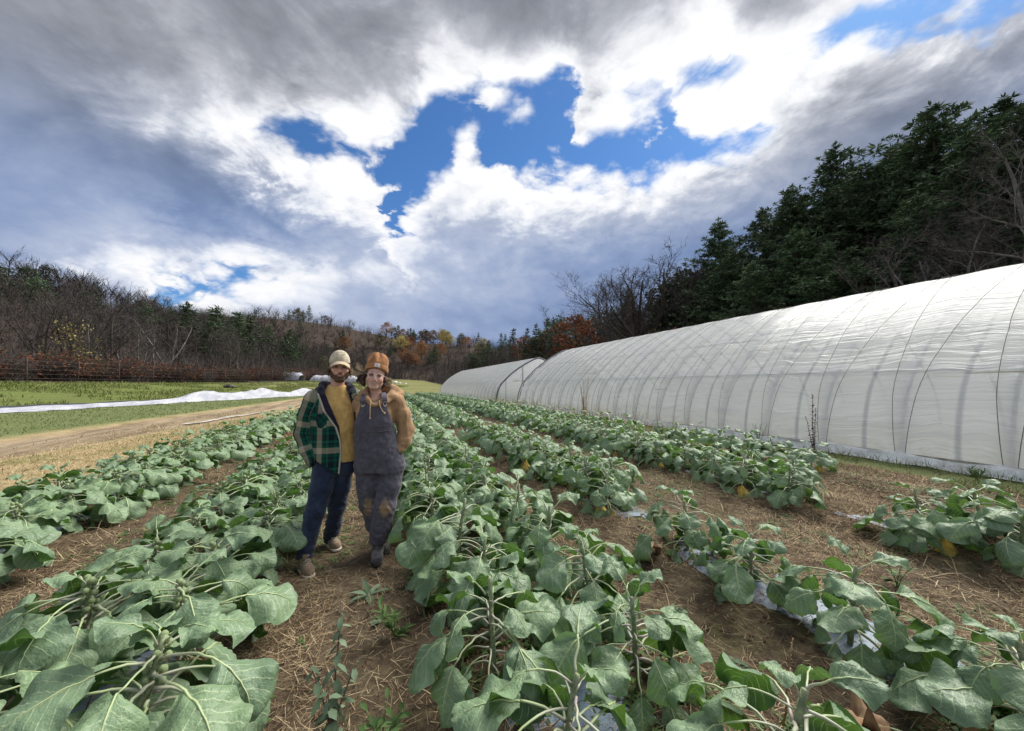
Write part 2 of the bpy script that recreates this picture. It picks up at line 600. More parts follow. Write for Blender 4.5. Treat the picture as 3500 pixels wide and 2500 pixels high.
def build_land():
    xs = axis(-700, -4.6, 6.2, 700, 0.085, 1.055)
    ys = axis(-80, -0.6, 7.0, 900, 0.085, 1.05)
    X, Y = np.meshgrid(xs, ys, indexing='ij')
    Z = height(X, Y)
    v = np.stack([X, Y, Z], -1).reshape(-1, 3)
    nx, ny = len(xs), len(ys)
    i = (np.arange(nx - 1)[:, None] * ny + np.arange(ny - 1)).ravel()
    f = np.stack([i, i + ny, i + ny + 1, i + 1], 1)
    link('ground', mesh('ground', v, f, [ground_material()]), kind='structure', label='field soil with dead straw, grass strips and wooded hillsides')


build_land()


# ------------------------------------------------------------------ plastic mulch film, torn and half buried, one sheet per bed
def mulch_material():
    m, N = material('mulch_film', 0.5, 0.35)
    p = N.val(N.new('ShaderNodeNewGeometry').outputs['Position'])
    n = N.noise(p, 3.0, 5, 0.65)
    dirt = N.noise(p, 9.0, 6, 0.7)
    c = N.ramp(n, [(0.3, (.12, .17, .235)), (0.7, (.22, .285, .37))])
    d = dirt.step(0.53, 0.64)
    N.link(N.mix(d, c, (.13, .085, .05)), N.bsdf.inputs['Base Color'])
    N.link(d * 0.4 + 0.5, N.bsdf.inputs['Roughness'])
    N.link(N.bump(N.noise(N.mapping(p, scale=(1, 3, 1)), 9, 4, 0.6), 0.5, 0.02), N.bsdf.inputs['Normal'])
    return m


def build_mulch():
    mat = mulch_material()
    txt = {-3.3: 'grey plastic mulch film under the leftmost bed beside the straw strip',
           -1.2: 'shiny grey plastic mulch film under the bed left of the two people',
           0.88: 'grey plastic mulch film under the bed right of the footpath',
           2.7: 'torn pale plastic mulch film under the sparse bed right of centre',
           5.2: 'torn plastic mulch film scraps under the bed before the near hoop house'}
    for b, lab in txt.items():
        ys = np.arange(0.2, 14, 0.07)
        ss = np.linspace(-1, 1, 15)
        S, Yg = np.meshgrid(ss, ys, indexing='ij')
        wob = fbm(Yg * 0.9, np.full_like(Yg, b), octv=3, seed=21)
        Xg = b + S * 0.40 + 0.05 * wob
        Z = height(Xg, Yg) + 0.012 + 0.014 * fbm(Xg * 5, Yg * 5, octv=3, seed=4) - 0.03 * np.abs(S) ** 3
        keep = fbm(Xg * 1.3 + 40, Yg * 1.3, octv=4, seed=int(b * 10) + 60) > (-0.45 if b in (-1.2,) else -0.02)
        keep &= (np.abs(S) < 0.75 + 0.3 * vnoise(Yg * 3, S * 2, seed=8))
        n = len(ys)
        i = (np.arange(14)[:, None] * n + np.arange(n - 1))
        k = keep[:-1, :-1] & keep[1:, :-1] & keep[:-1, 1:] & keep[1:, 1:]
        i = i[k]
        f = np.stack([i, i + n, i + n + 1, i + 1], 1)
        link('mulch_film', mesh('mulch_film', np.stack([Xg, Yg, Z], -1).reshape(-1, 3), f, [mat]), kind='structure', label=lab)


build_mulch()


# ------------------------------------------------------------------ hoop houses
def film_material():
    m, N = material('poly_film', 0.24, 0.6)
    uv = N.val(N.new('ShaderNodeTexCoord').outputs['UV'])     # (metres along, metres round)
    a, s, _ = N.sep(uv)
    warp = N.noise(uv, 0.35, 3, 0.5)
    q = N.comb(a * 0.20, s * 2.3 + warp * 3.2 + a * 0.05, 0.0)
    fold = N.noise(q, 1.6, 5, 0.62)
    q2 = N.comb(a * 0.7, s * 9.0 + a * 0.35, 3.0)
    fold2 = N.noise(q2, 1.4, 3, 0.6)
    ridge = (fold - 0.5).abs().step(0.09, 0.0)
    h = fold * 1.0 + fold2 * 0.16 + ridge * 0.22
    blot = N.noise(uv, 0.5, 4, 0.5)
    c = N.mix(blot.step(.3, .7), (.90, .905, .92), (.95, .95, .96))
    c = N.mix(ridge * 0.6, c, (.99, .99, .99))  # highlights along the fold ridges, whitened into the colour
    c = N.mix(fold.step(.54, .68) * 0.20, c, (.60, .60, .68))
    # yellow brown algae along folds of the lower half
    st = N.noise(N.comb(a * 0.30, s * 6.0 + warp * 1.2, 7.0), 1.5, 3, 0.55).step(0.665, 0.72) * s.step(1.0, 1.6) * s.step(3.2, 2.4)
    c = N.mix(st * 0.85, c, (.45, .38, .15))
    dirt = s.step(0.75, 0.0) * N.noise(uv, 2.2, 5, 0.7).step(.3, .7)
    c = N.mix(dirt * 0.45, c, (.55, .49, .38))
    # each pipe showing dark through the film, painted into its colour
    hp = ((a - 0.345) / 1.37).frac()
    under_part = ((hp - 0.5).abs() * 2.0).step(0.90, 0.985) * s.step(4.8, 2.0)
    c = N.mix(under_part * 0.6, c, (.38, .40, .48))
    N.link(c, N.bsdf.inputs['Base Color'])
    bmp = N.bump(h, 0.4, 0.09)
    N.link(bmp, N.bsdf.inputs['Normal'])
    tr = N.new('ShaderNodeBsdfTranslucent')
    N.link(N.mix(1.0, c, (1.06, 1.06, 1.06), 'MULTIPLY'), tr.inputs['Color'])
    N.link(bmp, tr.inputs['Normal'])
    tp = N.new('ShaderNodeBsdfTransparent')
    tp.inputs['Color'].default_value = (.93, .95, .98, 1)
    m1 = N.new('ShaderNodeMixShader')
    m1.inputs[0].default_value = 0.62
    N.link(N.bsdf.outputs[0], m1.inputs[1])
    N.link(tr.outputs[0], m1.inputs[2])
    m2 = N.new('ShaderNodeMixShader')
    m2.inputs[0].default_value = 0.11
    N.link(m1.outputs[0], m2.inputs[1])
    N.link(tp.outputs[0], m2.inputs[2])
    N.link(m2.outputs[0], N.out.inputs[0])
    return m


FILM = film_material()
STEEL = simple('galvanised_pipe', (.17, .18, .21), 0.45, 0.5)
ROPE = simple('lacing_cord', (.20, .17, .17), 0.9, 0.1)
BOARD = simple('weathered_board', (.40, .36, .29), 0.9, 0.2, 0.35, 6)
DIRTY_FILM = simple('skirt_film', (.84, .81, .72), 0.6, 0.3, 0.3, 4.0, 0.6)


def cr(pts, n):
    """dense Catmull-Rom through pts, n samples, even in arc length"""
    pts = np.asarray(pts, float)
    e = np.vstack([2 * pts[0] - pts[1], pts, 2 * pts[-1] - pts[-2]])
    out = []
    for i in range(1, len(e) - 2):
        t = np.linspace(0, 1, 24, endpoint=False)[:, None]
        p0, p1, p2, p3 = e[i - 1], e[i], e[i + 1], e[i + 2]
        out.append(0.5 * (2 * p1 + (p2 - p0) * t + (2 * p0 - 5 * p1 + 4 * p2 - p3) * t ** 2 + (3 * p1 - p0 - 3 * p2 + p3) * t ** 3))
    out = np.vstack(out + [pts[-1:]])
    s = np.r_[0, np.cumsum(np.linalg.norm(np.diff(out, axis=0), axis=1))]
    q = np.linspace(0, s[-1], n)
    return np.stack([np.interp(q, s, out[:, k]) for k in range(out.shape[1])], 1), s[-1]


HALF = [(0, 0), (.07, .7), (.28, 1.38), (.58, 1.84), (.97, 2.25), (1.55, 2.81), (2.4, 3.44), (3.3, 3.97), (4.25, 4.36)]
PROFILE = HALF + [(8.5 - a, b) for a, b in HALF[-2::-1]]


def hoop_house(x0, y0, y1, step, phase, label, hscale=1.0, open_ends=True, gather=None, ropes=True):
    L = y1 - y0
    root = empty('hoop_house', (x0, y0, 0), 0, label, 'greenhouse', 'plastic hoop houses on the right of the field')
    NS = 97
    prof, arc = cr(PROFILE, NS)
    prof[:, 1] *= hscale
    d = np.gradient(prof, axis=0)
    nrm = np.stack([-d[:, 1], d[:, 0]], 1)
    nrm /= np.linalg.norm(nrm, axis=1)[:, None]
    nrm = np.where((nrm[:, 1:2] < -0.2), -nrm, nrm)
    s = np.linspace(0, arc, NS)
    ya = np.linspace(0, L, int(L / 0.115) + 1)
    S, A = np.meshgrid(s, ya, indexing='ij')
    hoopphase = ((A - phase) / step) % 1.0
    sag = -0.022 * np.sin(np.pi * hoopphase) ** 2
    wr = 0.012 * fbm(S * 2.6 + A * 0.12, A * 0.30, octv=4, seed=31) + 0.006 * vnoise(S * 9 + A * 0.4, A * 0.7, seed=35)
    off = sag + wr
    if gather is not None:                       # film pulled together and tied down at this end
        g = sstep(L - 1.3, L, A) if gather > 0 else sstep(1.3, 0, A)
        off = off + g * (0.05 * vnoise(S * 3.5 + A * 1.2, A * 1.5, seed=41) - 0.10 * g)
    Xf = prof[:, 0][:, None] + nrm[:, 0][:, None] * off
    Zf = prof[:, 1][:, None] + nrm[:, 1][:, None] * off
    n = len(ya)
    i = (np.arange(NS - 1)[:, None] * n + np.arange(n - 1)).ravel()
    f = np.stack([i, i + n, i + n + 1, i + 1], 1)
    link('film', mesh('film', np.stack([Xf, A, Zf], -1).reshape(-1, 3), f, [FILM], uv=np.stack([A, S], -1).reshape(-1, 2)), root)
    # inside pipes
    hp = prof - nrm * 0.085
    hm = MB().tube(np.stack([hp[:, 0], np.zeros(NS), hp[:, 1]], 1)[::3], 0.034, 6).build('hoop', STEEL)
    k0 = math.ceil((0.0 - phase) / step)
    k = k0
    while phase + k * step < L:
        link('hoop', hm, root, (0, phase + k * step, 0))
        k += 1
    for q in (0.165, 0.30, 0.5, 0.70, 0.835):
        j = int(q * (NS - 1))
        link('purlin', MB().tube([(hp[j, 0], 0.05, hp[j, 1]), (hp[j, 0], L - 0.05, hp[j, 1])], 0.020, 6).build('purlin', STEEL), root)
    # cords laced over the film in a zigzag, tied down beside every hoop
    if ropes:
        half = step * 0.85
        pr = prof + nrm * 0.016

        def cord(a0, a1):
            yy = np.linspace(a0, a1, NS)
            wob = 0.01 * vnoise(np.arange(NS) * 0.4, np.full(NS, a0), seed=3)
            return np.stack([pr[:, 0], yy + wob, pr[:, 1]], 1)[::2]
        c1 = MB().tube(cord(0.06, half), 0.0055, 4, cap=False).build('cord', ROPE)
        c2 = MB().tube(cord(step - 0.06, step - half), 0.0055, 4, cap=False).build('cord', ROPE)
        k = k0
        while phase + (k + 1) * step < L:
            link('cord', c1, root, (0, phase + k * step, 0))
            link('cord', c2, root, (0, phase + k * step, 0))
            k += 1
    for side in (0, 1):
        xb = -0.03 if side == 0 else 8.53
        link('base_board', MB().box((xb, L / 2, 0.10), (0.04, L, 0.2)).build('base_board', BOARD, False), root)
        sg = -1 if side == 0 else 1
        yy = np.linspace(0, L, int(L / 0.15))
        rows = []
        for kk, (dx, zz) in enumerate([(0.02, .20), (0.05, .15), (0.09, .08), (.14, .04), (.20, .02)]):
            rows.append(np.stack([xb + sg * (dx + 0.04 * vnoise(yy * 1.1, np.full_like(yy, kk), seed=50)), yy,
                                  zz + 0.02 * vnoise(yy * 2.3, np.full_like(yy, kk), seed=51)], 1))
        v = np.concatenate(rows)
        m_ = len(yy)
        i = (np.arange(4)[:, None] * m_ + np.arange(m_ - 1)).ravel()
        link('skirt', mesh('skirt', v, np.stack([i, i + m_, i + m_ + 1, i + 1], 1), [DIRTY_FILM]), root)
    # end walls: film stretched on a timber frame
    for e, yy in ((0, 0.0), (1, L)):
        ev, ef = [], []
        inner = prof - nrm * 0.03
        ncol = 40
        for a in range(ncol + 1):
            j = a * (NS - 1) // ncol
            top = inner[j]
            for b in range(9):
                ev.append((top[0], yy + 0.02 * vnoise(top[0] * 1.3, b * 0.7 + e, seed=60), top[1] * b / 8))
        for a in range(ncol):
            for b in range(8):
                ef.append((a * 9 + b, (a + 1) * 9 + b, (a + 1) * 9 + b + 1, a * 9 + b + 1))
        uvs = [(v_[0] * 0.8 + 90, v_[2]) for v_ in ev]
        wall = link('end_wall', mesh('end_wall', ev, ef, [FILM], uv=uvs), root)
        pp = prof - nrm * 0.02
        link('end_arch', MB().tube(np.stack([pp[:, 0], np.full(NS, yy), pp[:, 1]], 1)[::3], 0.045, 6).build('end_arch', STEEL), root)
        for xp in (2.6, 5.9):
            zt = float(np.interp(xp, prof[:, 0], prof[:, 1])) - 0.05
            link('stud', MB().box((xp, yy + (0.05 if e == 0 else -0.05), zt / 2), (0.09, 0.05, zt)).build('stud', BOARD, False), root)
    return root


hoop_house(9.72, -9.0, 26.6, 1.37, (3.08 + 9.0) % 1.37, 'long white plastic hoop house nearest the camera, beside the right rows', gather=1)
hoop_house(9.72, 32.2, 67.0, 1.37, 0.0, 'farther white plastic hoop house with a visible end wall, beyond the near one', hscale=0.95)


# ------------------------------------------------------------------ white row cover lying over the bed left of the track
def pt_uv(u, v):
    return (-0.96 * u + 0.28 * v, 0.28 * u + 0.96 * v)


def fabric_material():
    m, N = material('white_fabric', 0.6, 0.25)
    p = N.val(N.new('ShaderNodeNewGeometry').outputs['Position'])
    n = N.noise(N.mapping(p, scale=(1, .35, 1), rot=(0, 0, R(16))), 2.2, 5, 0.6)
    N.link(N.mix(n.step(.35, .65), (.34, .35, .40), (.50, .50, .53)), N.bsdf.inputs['Base Color'])
    N.link(N.bump(n, 0.9, 0.25), N.bsdf.inputs['Normal'])
    return m


FABRIC = fabric_material()


def row_cover():
    vs = np.arange(8.0, 58.0, 0.16)
    pk = [(8, .10), (16, .12), (22.0, .14), (24.8, .18), (25.6, .30), (26.8, .66), (28.0, .60), (31.0, .46), (33.5, .72), (34.2, .78), (36, .52), (38.5, .34), (40.0, .55),
          (41.2, .80), (42.8, .50), (44.3, .45), (46.0, .62), (47.6, .86), (49.5, .5), (53, .3), (58, .25)]
    hh = np.interp(vs, [a for a, b in pk], [b for a, b in pk])
    hh = np.convolve(np.pad(hh, 2, mode='edge'), np.ones(5) / 5, 'valid')
    ss = np.linspace(-1, 1, 17)
    S, V = np.meshgrid(ss, vs, indexing='ij')
    H = hh[None, :]
    wid = 0.72 + 0.12 * vnoise(V * 0.5, V * 0 + 2, seed=4)
    u = 20.4 - S * wid + 0.10 * vnoise(V * 0.35, V * 0, seed=5)
    tent = np.clip(1 - np.abs(S) ** (1.5), 0, 1)
    X, Y = pt_uv(u, V)
    Z = height(X, Y) + 0.02 + H * tent * (1 + 0.10 * vnoise(V * 1.6, S * 3, seed=6)) + 0.035 * fbm(V * 1.1 + S * 2, S * 4, octv=3, seed=7) * tent
    n = len(vs)
    i = (np.arange(16)[:, None] * n + np.arange(n - 1)).ravel()
    o = link('row_cover', mesh('row_cover', np.stack([X, Y, Z], -1).reshape(-1, 3), np.stack([i, i + n, i + n + 1, i + 1], 1), [FABRIC]))
    o['label'] = 'long white fabric row cover sagging between peaks, beside the dirt track'
    o['category'] = 'row cover'
    # strip of dark mulch left bare behind the cover
    dark = simple('black_mulch', (.045, .047, .055), 0.5, 0.4, 0.5, 3)
    vs2 = np.arange(8.0, 40.0, 0.4)
    S, V = np.meshgrid(np.linspace(0, 1, 4), vs2, indexing='ij')
    u = 21.2 + S * 0.8 + 0.2 * vnoise(V * 0.8, S * 0, seed=9)
    X, Y = pt_uv(u, V)
    Z = height(X, Y) + 0.05 + 0.03 * vnoise(V * 2, S * 4, seed=10)
    n = len(vs2)
    i = (np.arange(3)[:, None] * n + np.arange(n - 1)).ravel()
    link('mulch_film', mesh('mulch_film', np.stack([X, Y, Z], -1).reshape(-1, 3), np.stack([i, i + n, i + n + 1, i + 1], 1), [dark]),
         kind='structure', label='black mulch film strip behind the white row cover')


row_cover()


def low_tunnel(cx, cy, rz, L, w, h, label):
    m = MB()
    na, nb = 13, int(L / 0.5)
    v = []
    for j in range(nb + 1):
        yy = -L / 2 + L * j / nb
        dip = 1 - 0.10 * abs(math.sin(j * 0.8)) - (0.35 if j in (0, nb) else 0)
        for i in range(na):
            a = math.pi * i / (na - 1)
            v.append((-w / 2 * math.cos(a), yy, h * dip * math.sin(a) ** 0.8))
    f = [(j * na + i, j * na + i + 1, (j + 1) * na + i + 1, (j + 1) * na + i) for j in range(nb) for i in range(na - 1)]
    m.add(v, f)
    root = empty('low_tunnel', (cx, cy, hz(cx, cy) - 0.05), rz, label, 'low tunnel', 'far white tunnels behind the two people')
    link('cover', m.build('cover', FABRIC), root)
    hoop = MB().tube([(-w / 2 * 1.01 * math.cos(a), 0, h * 1.01 * math.sin(a) ** .8) for a in np.linspace(0, math.pi, 11)], 0.03, 5).build('hoop', STEEL)
    for j in range(0, nb + 1, 4):
        link('hoop', hoop, root, (0, -L / 2 + L * j / nb, 0))


low_tunnel(-11.4, 104, R(80), 11, 4.0, 1.9, 'far white covered tunnel seen between the heads of the two people')
low_tunnel(-22.0, 101, R(74), 8, 3.0, 2.0, 'far white tunnel end showing just left of the bearded man')


# ------------------------------------------------------------------ deer fence at the edge of the woods
def fence():
    wood = simple('fence_post_wood', (.085, .065, .055), 0.9, 0.2, 0.3, 4)
    wire = simple('fence_wire', (.12, .10, .09), 0.6, 0.4)
    v0 = 12.0
    x0, y0 = pt_uv(46.7, v0)
    root = empty('deer_fence', (x0, y0, hz(x0, y0)), 0, 'tall wire deer fence on thin posts along the brushy edge of the woods', 'fence')
    vs = np.arange(12, 104, 4.6)
    tops = []
    pm = MB().tube([(0, 0, -0.3), (0.01, 0, 1.0), (0.0, 0.02, 2.35)], [0.055, .05, .045], 6).build('post', wood)
    for i, v in enumerate(vs):
        x, y = pt_uv(46.7, v)
        z = hz(x, y)
        link('post', pm, root, (x - x0, y - y0, z - hz(x0, y0)), (RNG.normal(0, .03), RNG.normal(0, .03), 0))
        tops.append((x - x0, y - y0, z - hz(x0, y0)))
    for h in (0.35, 0.8, 1.25, 1.7, 2.15):
        link('wire', MB().tube([(a, b, c + h + 0.02 * ((i % 2) - .5)) for i, (a, b, c) in enumerate(tops)], 0.009, 4).build('wire', wire), root)


fence()


def field_bits():
    wm = simple('white_bag', (.82, .82, .84), 0.6, 0.2, 0.1)
    for i, (x, y, s, lab) in enumerate([(-2.5, 128, .8, 'small white bag alone on the far field, leftmost of four'), (3.6, 118, 1.15, 'biggest white bundle lying on the far field'),
                                        (4.9, 117, .7, 'white lump just right of the biggest white bundle'), (6.6, 116, .6, 'small white bag nearest the far hoop house end')]):
        mb = MB()
        mb.ball((0, 0, .28 * s), (.6 * s, .45 * s, .34 * s), 10, 7)
        v = mb.v[0]
        v += 0.10 * s * np.stack([vnoise(v[:, 0] * 3 + i * 9, v[:, 1] * 3, v[:, 2] * 3, seed=k) for k in (1, 2, 3)], 1)
        link('white_bag', mb.build('white_bag', wm), None, (x, y, hz(x, y)), label=lab, category='bag', group='white bags on the far field')
    dk = simple('black_tarp', (.03, .03, .034), 0.5, 0.4)
    x, y = pt_uv(33.5, 49)
    mb = MB().ball((0, 0, .15), (.7, .35, .24), 14, 8)
    v = mb.v[0]
    v += 0.16 * np.stack([vnoise(v[:, 0] * 3, v[:, 1] * 3, v[:, 2] * 3, seed=k + 9) for k in (1, 2, 3)], 1)
    link('black_tarp', mb.build('black_tarp', dk), None, (x, y, hz(x, y)), (0, 0, .3), label='crumpled black tarp lying on the bright green strip', category='tarp')
    # thin plastic strip blown onto the track
    x, y = -5.2, 21.0
    xs = np.linspace(0, 1, 24)
    vv = []
    for j in (0, 1):
        for t in xs:
            vv.append((-2.2 + 4.4 * t * .2 + j * 0.20 + 0.08 * math.sin(t * 9), -3 + 6.0 * t, 0.0))
    vv = np.array(vv)
    vv[:, 2] = height(vv[:, 0] + x, vv[:, 1] + y) - hz(x, y) + 0.04
    ff = [(i, i + 1, 24 + i + 1, 24 + i) for i in range(23)]
    link('plastic_strip', mesh('plastic_strip', vv, ff, [simple('dusty_film', (.42, .38, .32), .7, .2, .4, 3)]), None, (x, y, hz(x, y)), label='pale plastic strip lying along the edge of the dirt track', category='plastic strip')


field_bits()
# ------------------------------------------------------------------ Brussels sprouts
def leaf_material():
    m, N = material('sprout_leaf', 0.43, 0.32)
    uv = N.val(N.new('ShaderNodeTexCoord').outputs['UV'])
    u, v, _ = N.sep(uv)                              # u -1..1 across, v 0..1 along
    oi = N.new('ShaderNodeObjectInfo')
    rnd = N.val(oi.outputs['Random'])
    p = N.val(N.new('ShaderNodeTexCoord').outputs['Object'])
    n = N.noise(p, 11, 4, 0.62)
    nn = N.noise(N.mapping(p, loc=(5, 2, 1)), 34, 3, 0.6)
    au = u.abs()
    ph = v * 6.5 - au * 2.3 + (n - 0.5) * 1.1 + u.step(-.01, .01) * 0.45
    tri = (ph.frac() - 0.5).abs() * 2.0               # 1 on a side vein
    side = tri.step(0.86, 0.985) * au.step(1.0, 0.55) * v.step(0.99, 0.8)
    ph2 = v * 19.0 + au * 7.0 + (nn - 0.5) * 3.0
    fine = ((ph2.frac() - 0.5).abs() * 2.0).step(0.7, 1.0) * 0.35
    mid = (au / (1.04 - v)).step(0.085, 0.03)
    vein = side.max(mid).max(fine * 0.6)
    pale = N.mix(rnd, (.028, .082, .024), (.120, .215, .076))
    c = N.mix(n.step(.35, .68), pale, N.mix(1.0, pale, (1.6, 1.42, 1.6), 'MULTIPLY'))
    warm = (rnd * 7.31).frac().step(0.58, 0.95)
    c = N.mix(warm * 0.8, c, (.115, .215, .040))
    # glaucous bloom on the rims of puffs
    c = N.mix(nn.step(.55, .75) * 0.25, c, (.23, .33, .23))
    back = N.val(N.new('ShaderNodeNewGeometry').outputs['Backfacing'])
    c = N.mix(back * 0.6, c, (.27, .37, .24))
    c = N.mix(side.max(mid) * 0.75, c, (.50, .60, .36))
    c = N.mix(fine * 0.5, c, (.20, .29, .18))
    vo = N.new('ShaderNodeTexVoronoi')
    N.link(p, vo.inputs['Vector'])
    vo.inputs['Scale'].default_value = 17.0
    spot = N.val(vo.outputs['Distance']).step(0.13, 0.07) * N.noise(p, 4.0, 2, .5).step(.52, .60)
    c = N.mix(spot * 0.85, c, (.055, .042, .018))
    N.link(c, N.bsdf.inputs['Base Color'])
    h = n * 1.0 + nn * 0.35
    bmp = N.bump(h, 0.9, 0.017)
    N.link(bmp, N.bsdf.inputs['Normal'])
    tr = N.new('ShaderNodeBsdfTranslucent')
    N.link(N.mix(0.6, c, (.16, .34, .03)), tr.inputs['Color'])
    mx = N.new('ShaderNodeMixShader')
    mx.inputs[0].default_value = 0.22
    N.link(N.bsdf.outputs[0], mx.inputs[1])
    N.link(tr.outputs[0], mx.inputs[2])
    N.link(mx.outputs[0], N.out.inputs[0])
    return m


def dead_leaf_material(name, c1, c2, green=None):
    m, N = material(name, 0.6, 0.3)
    uv = N.val(N.new('ShaderNodeTexCoord').outputs['UV'])
    u, v, _ = N.sep(uv)
    p = N.val(N.new('ShaderNodeTexCoord').outputs['Object'])
    n = N.noise(p, 10, 4, 0.6)
    c = N.mix(n.step(.35, .65), c1, c2)
    if green:
        c = N.mix((n + v * 0.5).step(.55, .85), c, green)
    mid = (u.abs() / (1.05 - v)).step(0.08, 0.03)
    c = N.mix(mid * 0.6, c, (.62, .55, .30))
    N.link(c, N.bsdf.inputs['Base Color'])
    N.link(N.bump(n, 0.6, 0.02), N.bsdf.inputs['Normal'])
    return m


LEAF = leaf_material()
YELLOW = dead_leaf_material('yellow_leaf', (.55, .34, .05), (.66, .47, .10), (.22, .24, .06))
BROWN = dead_leaf_material('withered_leaf', (.24, .13, .065), (.40, .26, .14))


def petiole_material():
    m, N = material('leaf_stalk', 0.4, 0.4)
    uv = N.val(N.new('ShaderNodeTexCoord').outputs['UV'])
    _, v, _ = N.sep(uv)
    rnd = N.val(N.new('ShaderNodeObjectInfo').outputs['Random'])
    c = N.mix(v.step(0.1, 0.8), (.40, .41, .31), (.38, .46, .23))
    c = N.mix(rnd.step(0.55, 0.95) * v.step(0.35, 0.0) * 0.5, c, (.36, .22, .30))
    N.link(c, N.bsdf.inputs['Base Color'])
    return m


PETIOLE = petiole_material()
STALK = simple('sprout_stalk', (.23, .27, .15), 0.6, 0.3, 0.4, 30, 0.6)
SPROUT = simple('sprout_bud', (.25, .32, .15), 0.45, 0.4, 0.3, 40, 0.4)


def blade_geo(Lp, p0, p1, p2, L, W, fold, ruffle, twist, seed, nU=11, nV=13, base=0.9, skew=0.56):
    """petiole path then blade; returns (petiole pts, blade verts, blade faces, blade uv, midrib pts)"""
    rg = np.random.default_rng(seed)
    k = 9
    th = np.radians(np.linspace(p0, p1, k))
    wv = np.cumsum(rg.normal(0, 0.012, k))
    px = np.r_[0, np.cumsum(np.cos(th[:-1]) * Lp / (k - 1))]
    pz = np.r_[0, np.cumsum(np.sin(th[:-1]) * Lp / (k - 1))]
    pet = np.stack([px, wv * Lp * 2, pz], 1)
    v = np.linspace(0, 1, nV)
    tb = np.radians(p1 + (p2 - p1) * v ** 0.8)
    bx = pet[-1, 0] + np.r_[0, np.cumsum(np.cos(tb[:-1]) * L / (nV - 1))]
    bz = pet[-1, 2] + np.r_[0, np.cumsum(np.sin(tb[:-1]) * L / (nV - 1))]
    by = pet[-1, 1] + 0.10 * L * np.sin(v * 2.2) * rg.normal(0, 0.6)
    q = v ** (math.log(0.5) / math.log(skew))
    w = 0.5 * W * np.clip(1 - np.abs(2 * q - 1) ** 2.0, 0, None) ** 0.53
    w[0] = 0.022
    w[1] = max(w[1] * base, 0.03)
    w[-1] = 0.02
    s = np.linspace(-1, 1, nU)
    S, Vg = np.meshgrid(s, v, indexing='ij')
    ph = rg.uniform(0, 6, 4)
    lobes = 1 + 0.045 * np.sin(Vg * 9 + ph[0] + S * 2) * np.abs(S) + 0.018 * np.sin(Vg * 31 + ph[1]) * np.abs(S) ** 3
    Wd = w[None, :] * lobes
    tw = np.radians(twist) * Vg + np.radians(rg.normal(0, 6))
    # across direction and surface normal (before twist)
    nx, nz = -np.sin(tb)[None, :], np.cos(tb)[None, :]
    drop = fold * S * S * Wd * (0.5 + 0.8 * Vg) + rg.normal(0, .16) * S * Wd
    ruf = ruffle * (np.abs(S) ** 2.0) * (np.sin(Vg * 12 + ph[2] + np.sign(S) * 1.3) * 0.55 + np.sin(Vg * 21 + ph[0] + S) * 0.18) + ruffle * 0.75 * np.sin(Vg * 6 + S * 3.1 + ph[3]) * np.abs(S) + ruffle * .25 * fbm(Vg * 6 + seed, S * 3, octv=2, seed=seed)
    puff = 0.008 * fbm(Vg * 8 + seed, S * 4, octv=2, seed=seed + 3) + 0.005 * np.minimum(1, np.abs(S) * 3) * np.sin((Vg * 6.5 - np.abs(S) * 2.3) * 2 * np.pi) * (1 - np.abs(S) * 0.5) * np.minimum(1, Wd / 0.05)
    off = -drop + ruf * np.minimum(1, Wd / 0.05) + puff
    lat = S * Wd * np.cos(np.arctan(fold * 0.9 * np.abs(S)))
    ly = lat * np.cos(tw) - off * np.sin(tw)
    ln = lat * np.sin(tw) + off * np.cos(tw)
    X = bx[None, :] + nx * ln
    Y = by[None, :] + ly
    Z = bz[None, :] + nz * ln
    verts = np.stack([X, Y, Z], -1).reshape(-1, 3)
    i = (np.arange(nU - 1)[:, None] * nV + np.arange(nV - 1)).ravel()
    faces = np.stack([i, i + nV, i + nV + 1, i + 1], 1)
    uv = np.stack([S, Vg], -1).reshape(-1, 2)
    c = nU // 2
    midr = np.stack([X[c], Y[c], Z[c]], 1)[: int(nV * 0.85)]
    return pet, verts, faces, uv, midr


# one entry per leaf shape: petiole length, start/mid/end pitch, blade length, width, fold, ruffle, twist
SHAPES = {
    'flat': [(.19, 18, -6, -50, .25, .255, .22, .030, 8), (.23, 8, -14, -62, .265, .26, .32, .034, -14), (.17, 24, 0, -36, .235, .235, .18, .030, 18),
             (.25, 4, -18, -68, .25, .26, .38, .036, -8), (.14, 32, 4, -30, .22, .21, .20, .028, 26), (.21, 16, -16, -76, .26, .25, .40, .034, 36)],
    'arch': [(.27, 32, -28, -78, .255, .245, .50, .034, 12), (.31, 22, -32, -86, .26, .255, .60, .036, -26), (.24, 40, -16, -66, .245, .245, .36, .032, 30),
             (.29, 12, -36, -88, .25, .235, .65, .034, -10), (.25, 28, -24, -72, .26, .26, .42, .038, 52), (.33, 18, -20, -66, .27, .255, .38, .036, -46)],
    'hang': [(.20, -2, -42, -86, .28, .26, .55, .036, 18), (.24, -6, -48, -92, .30, .27, .6, .036, -24), (.17, 6, -36, -82, .26, .25, .5, .036, 40)],
    'up': [(.12, 62, 44, 14, .20, .17, .15, .028, 6), (.14, 54, 30, -10, .21, .18, .2, .03, -14)],
}
PROTO = {}


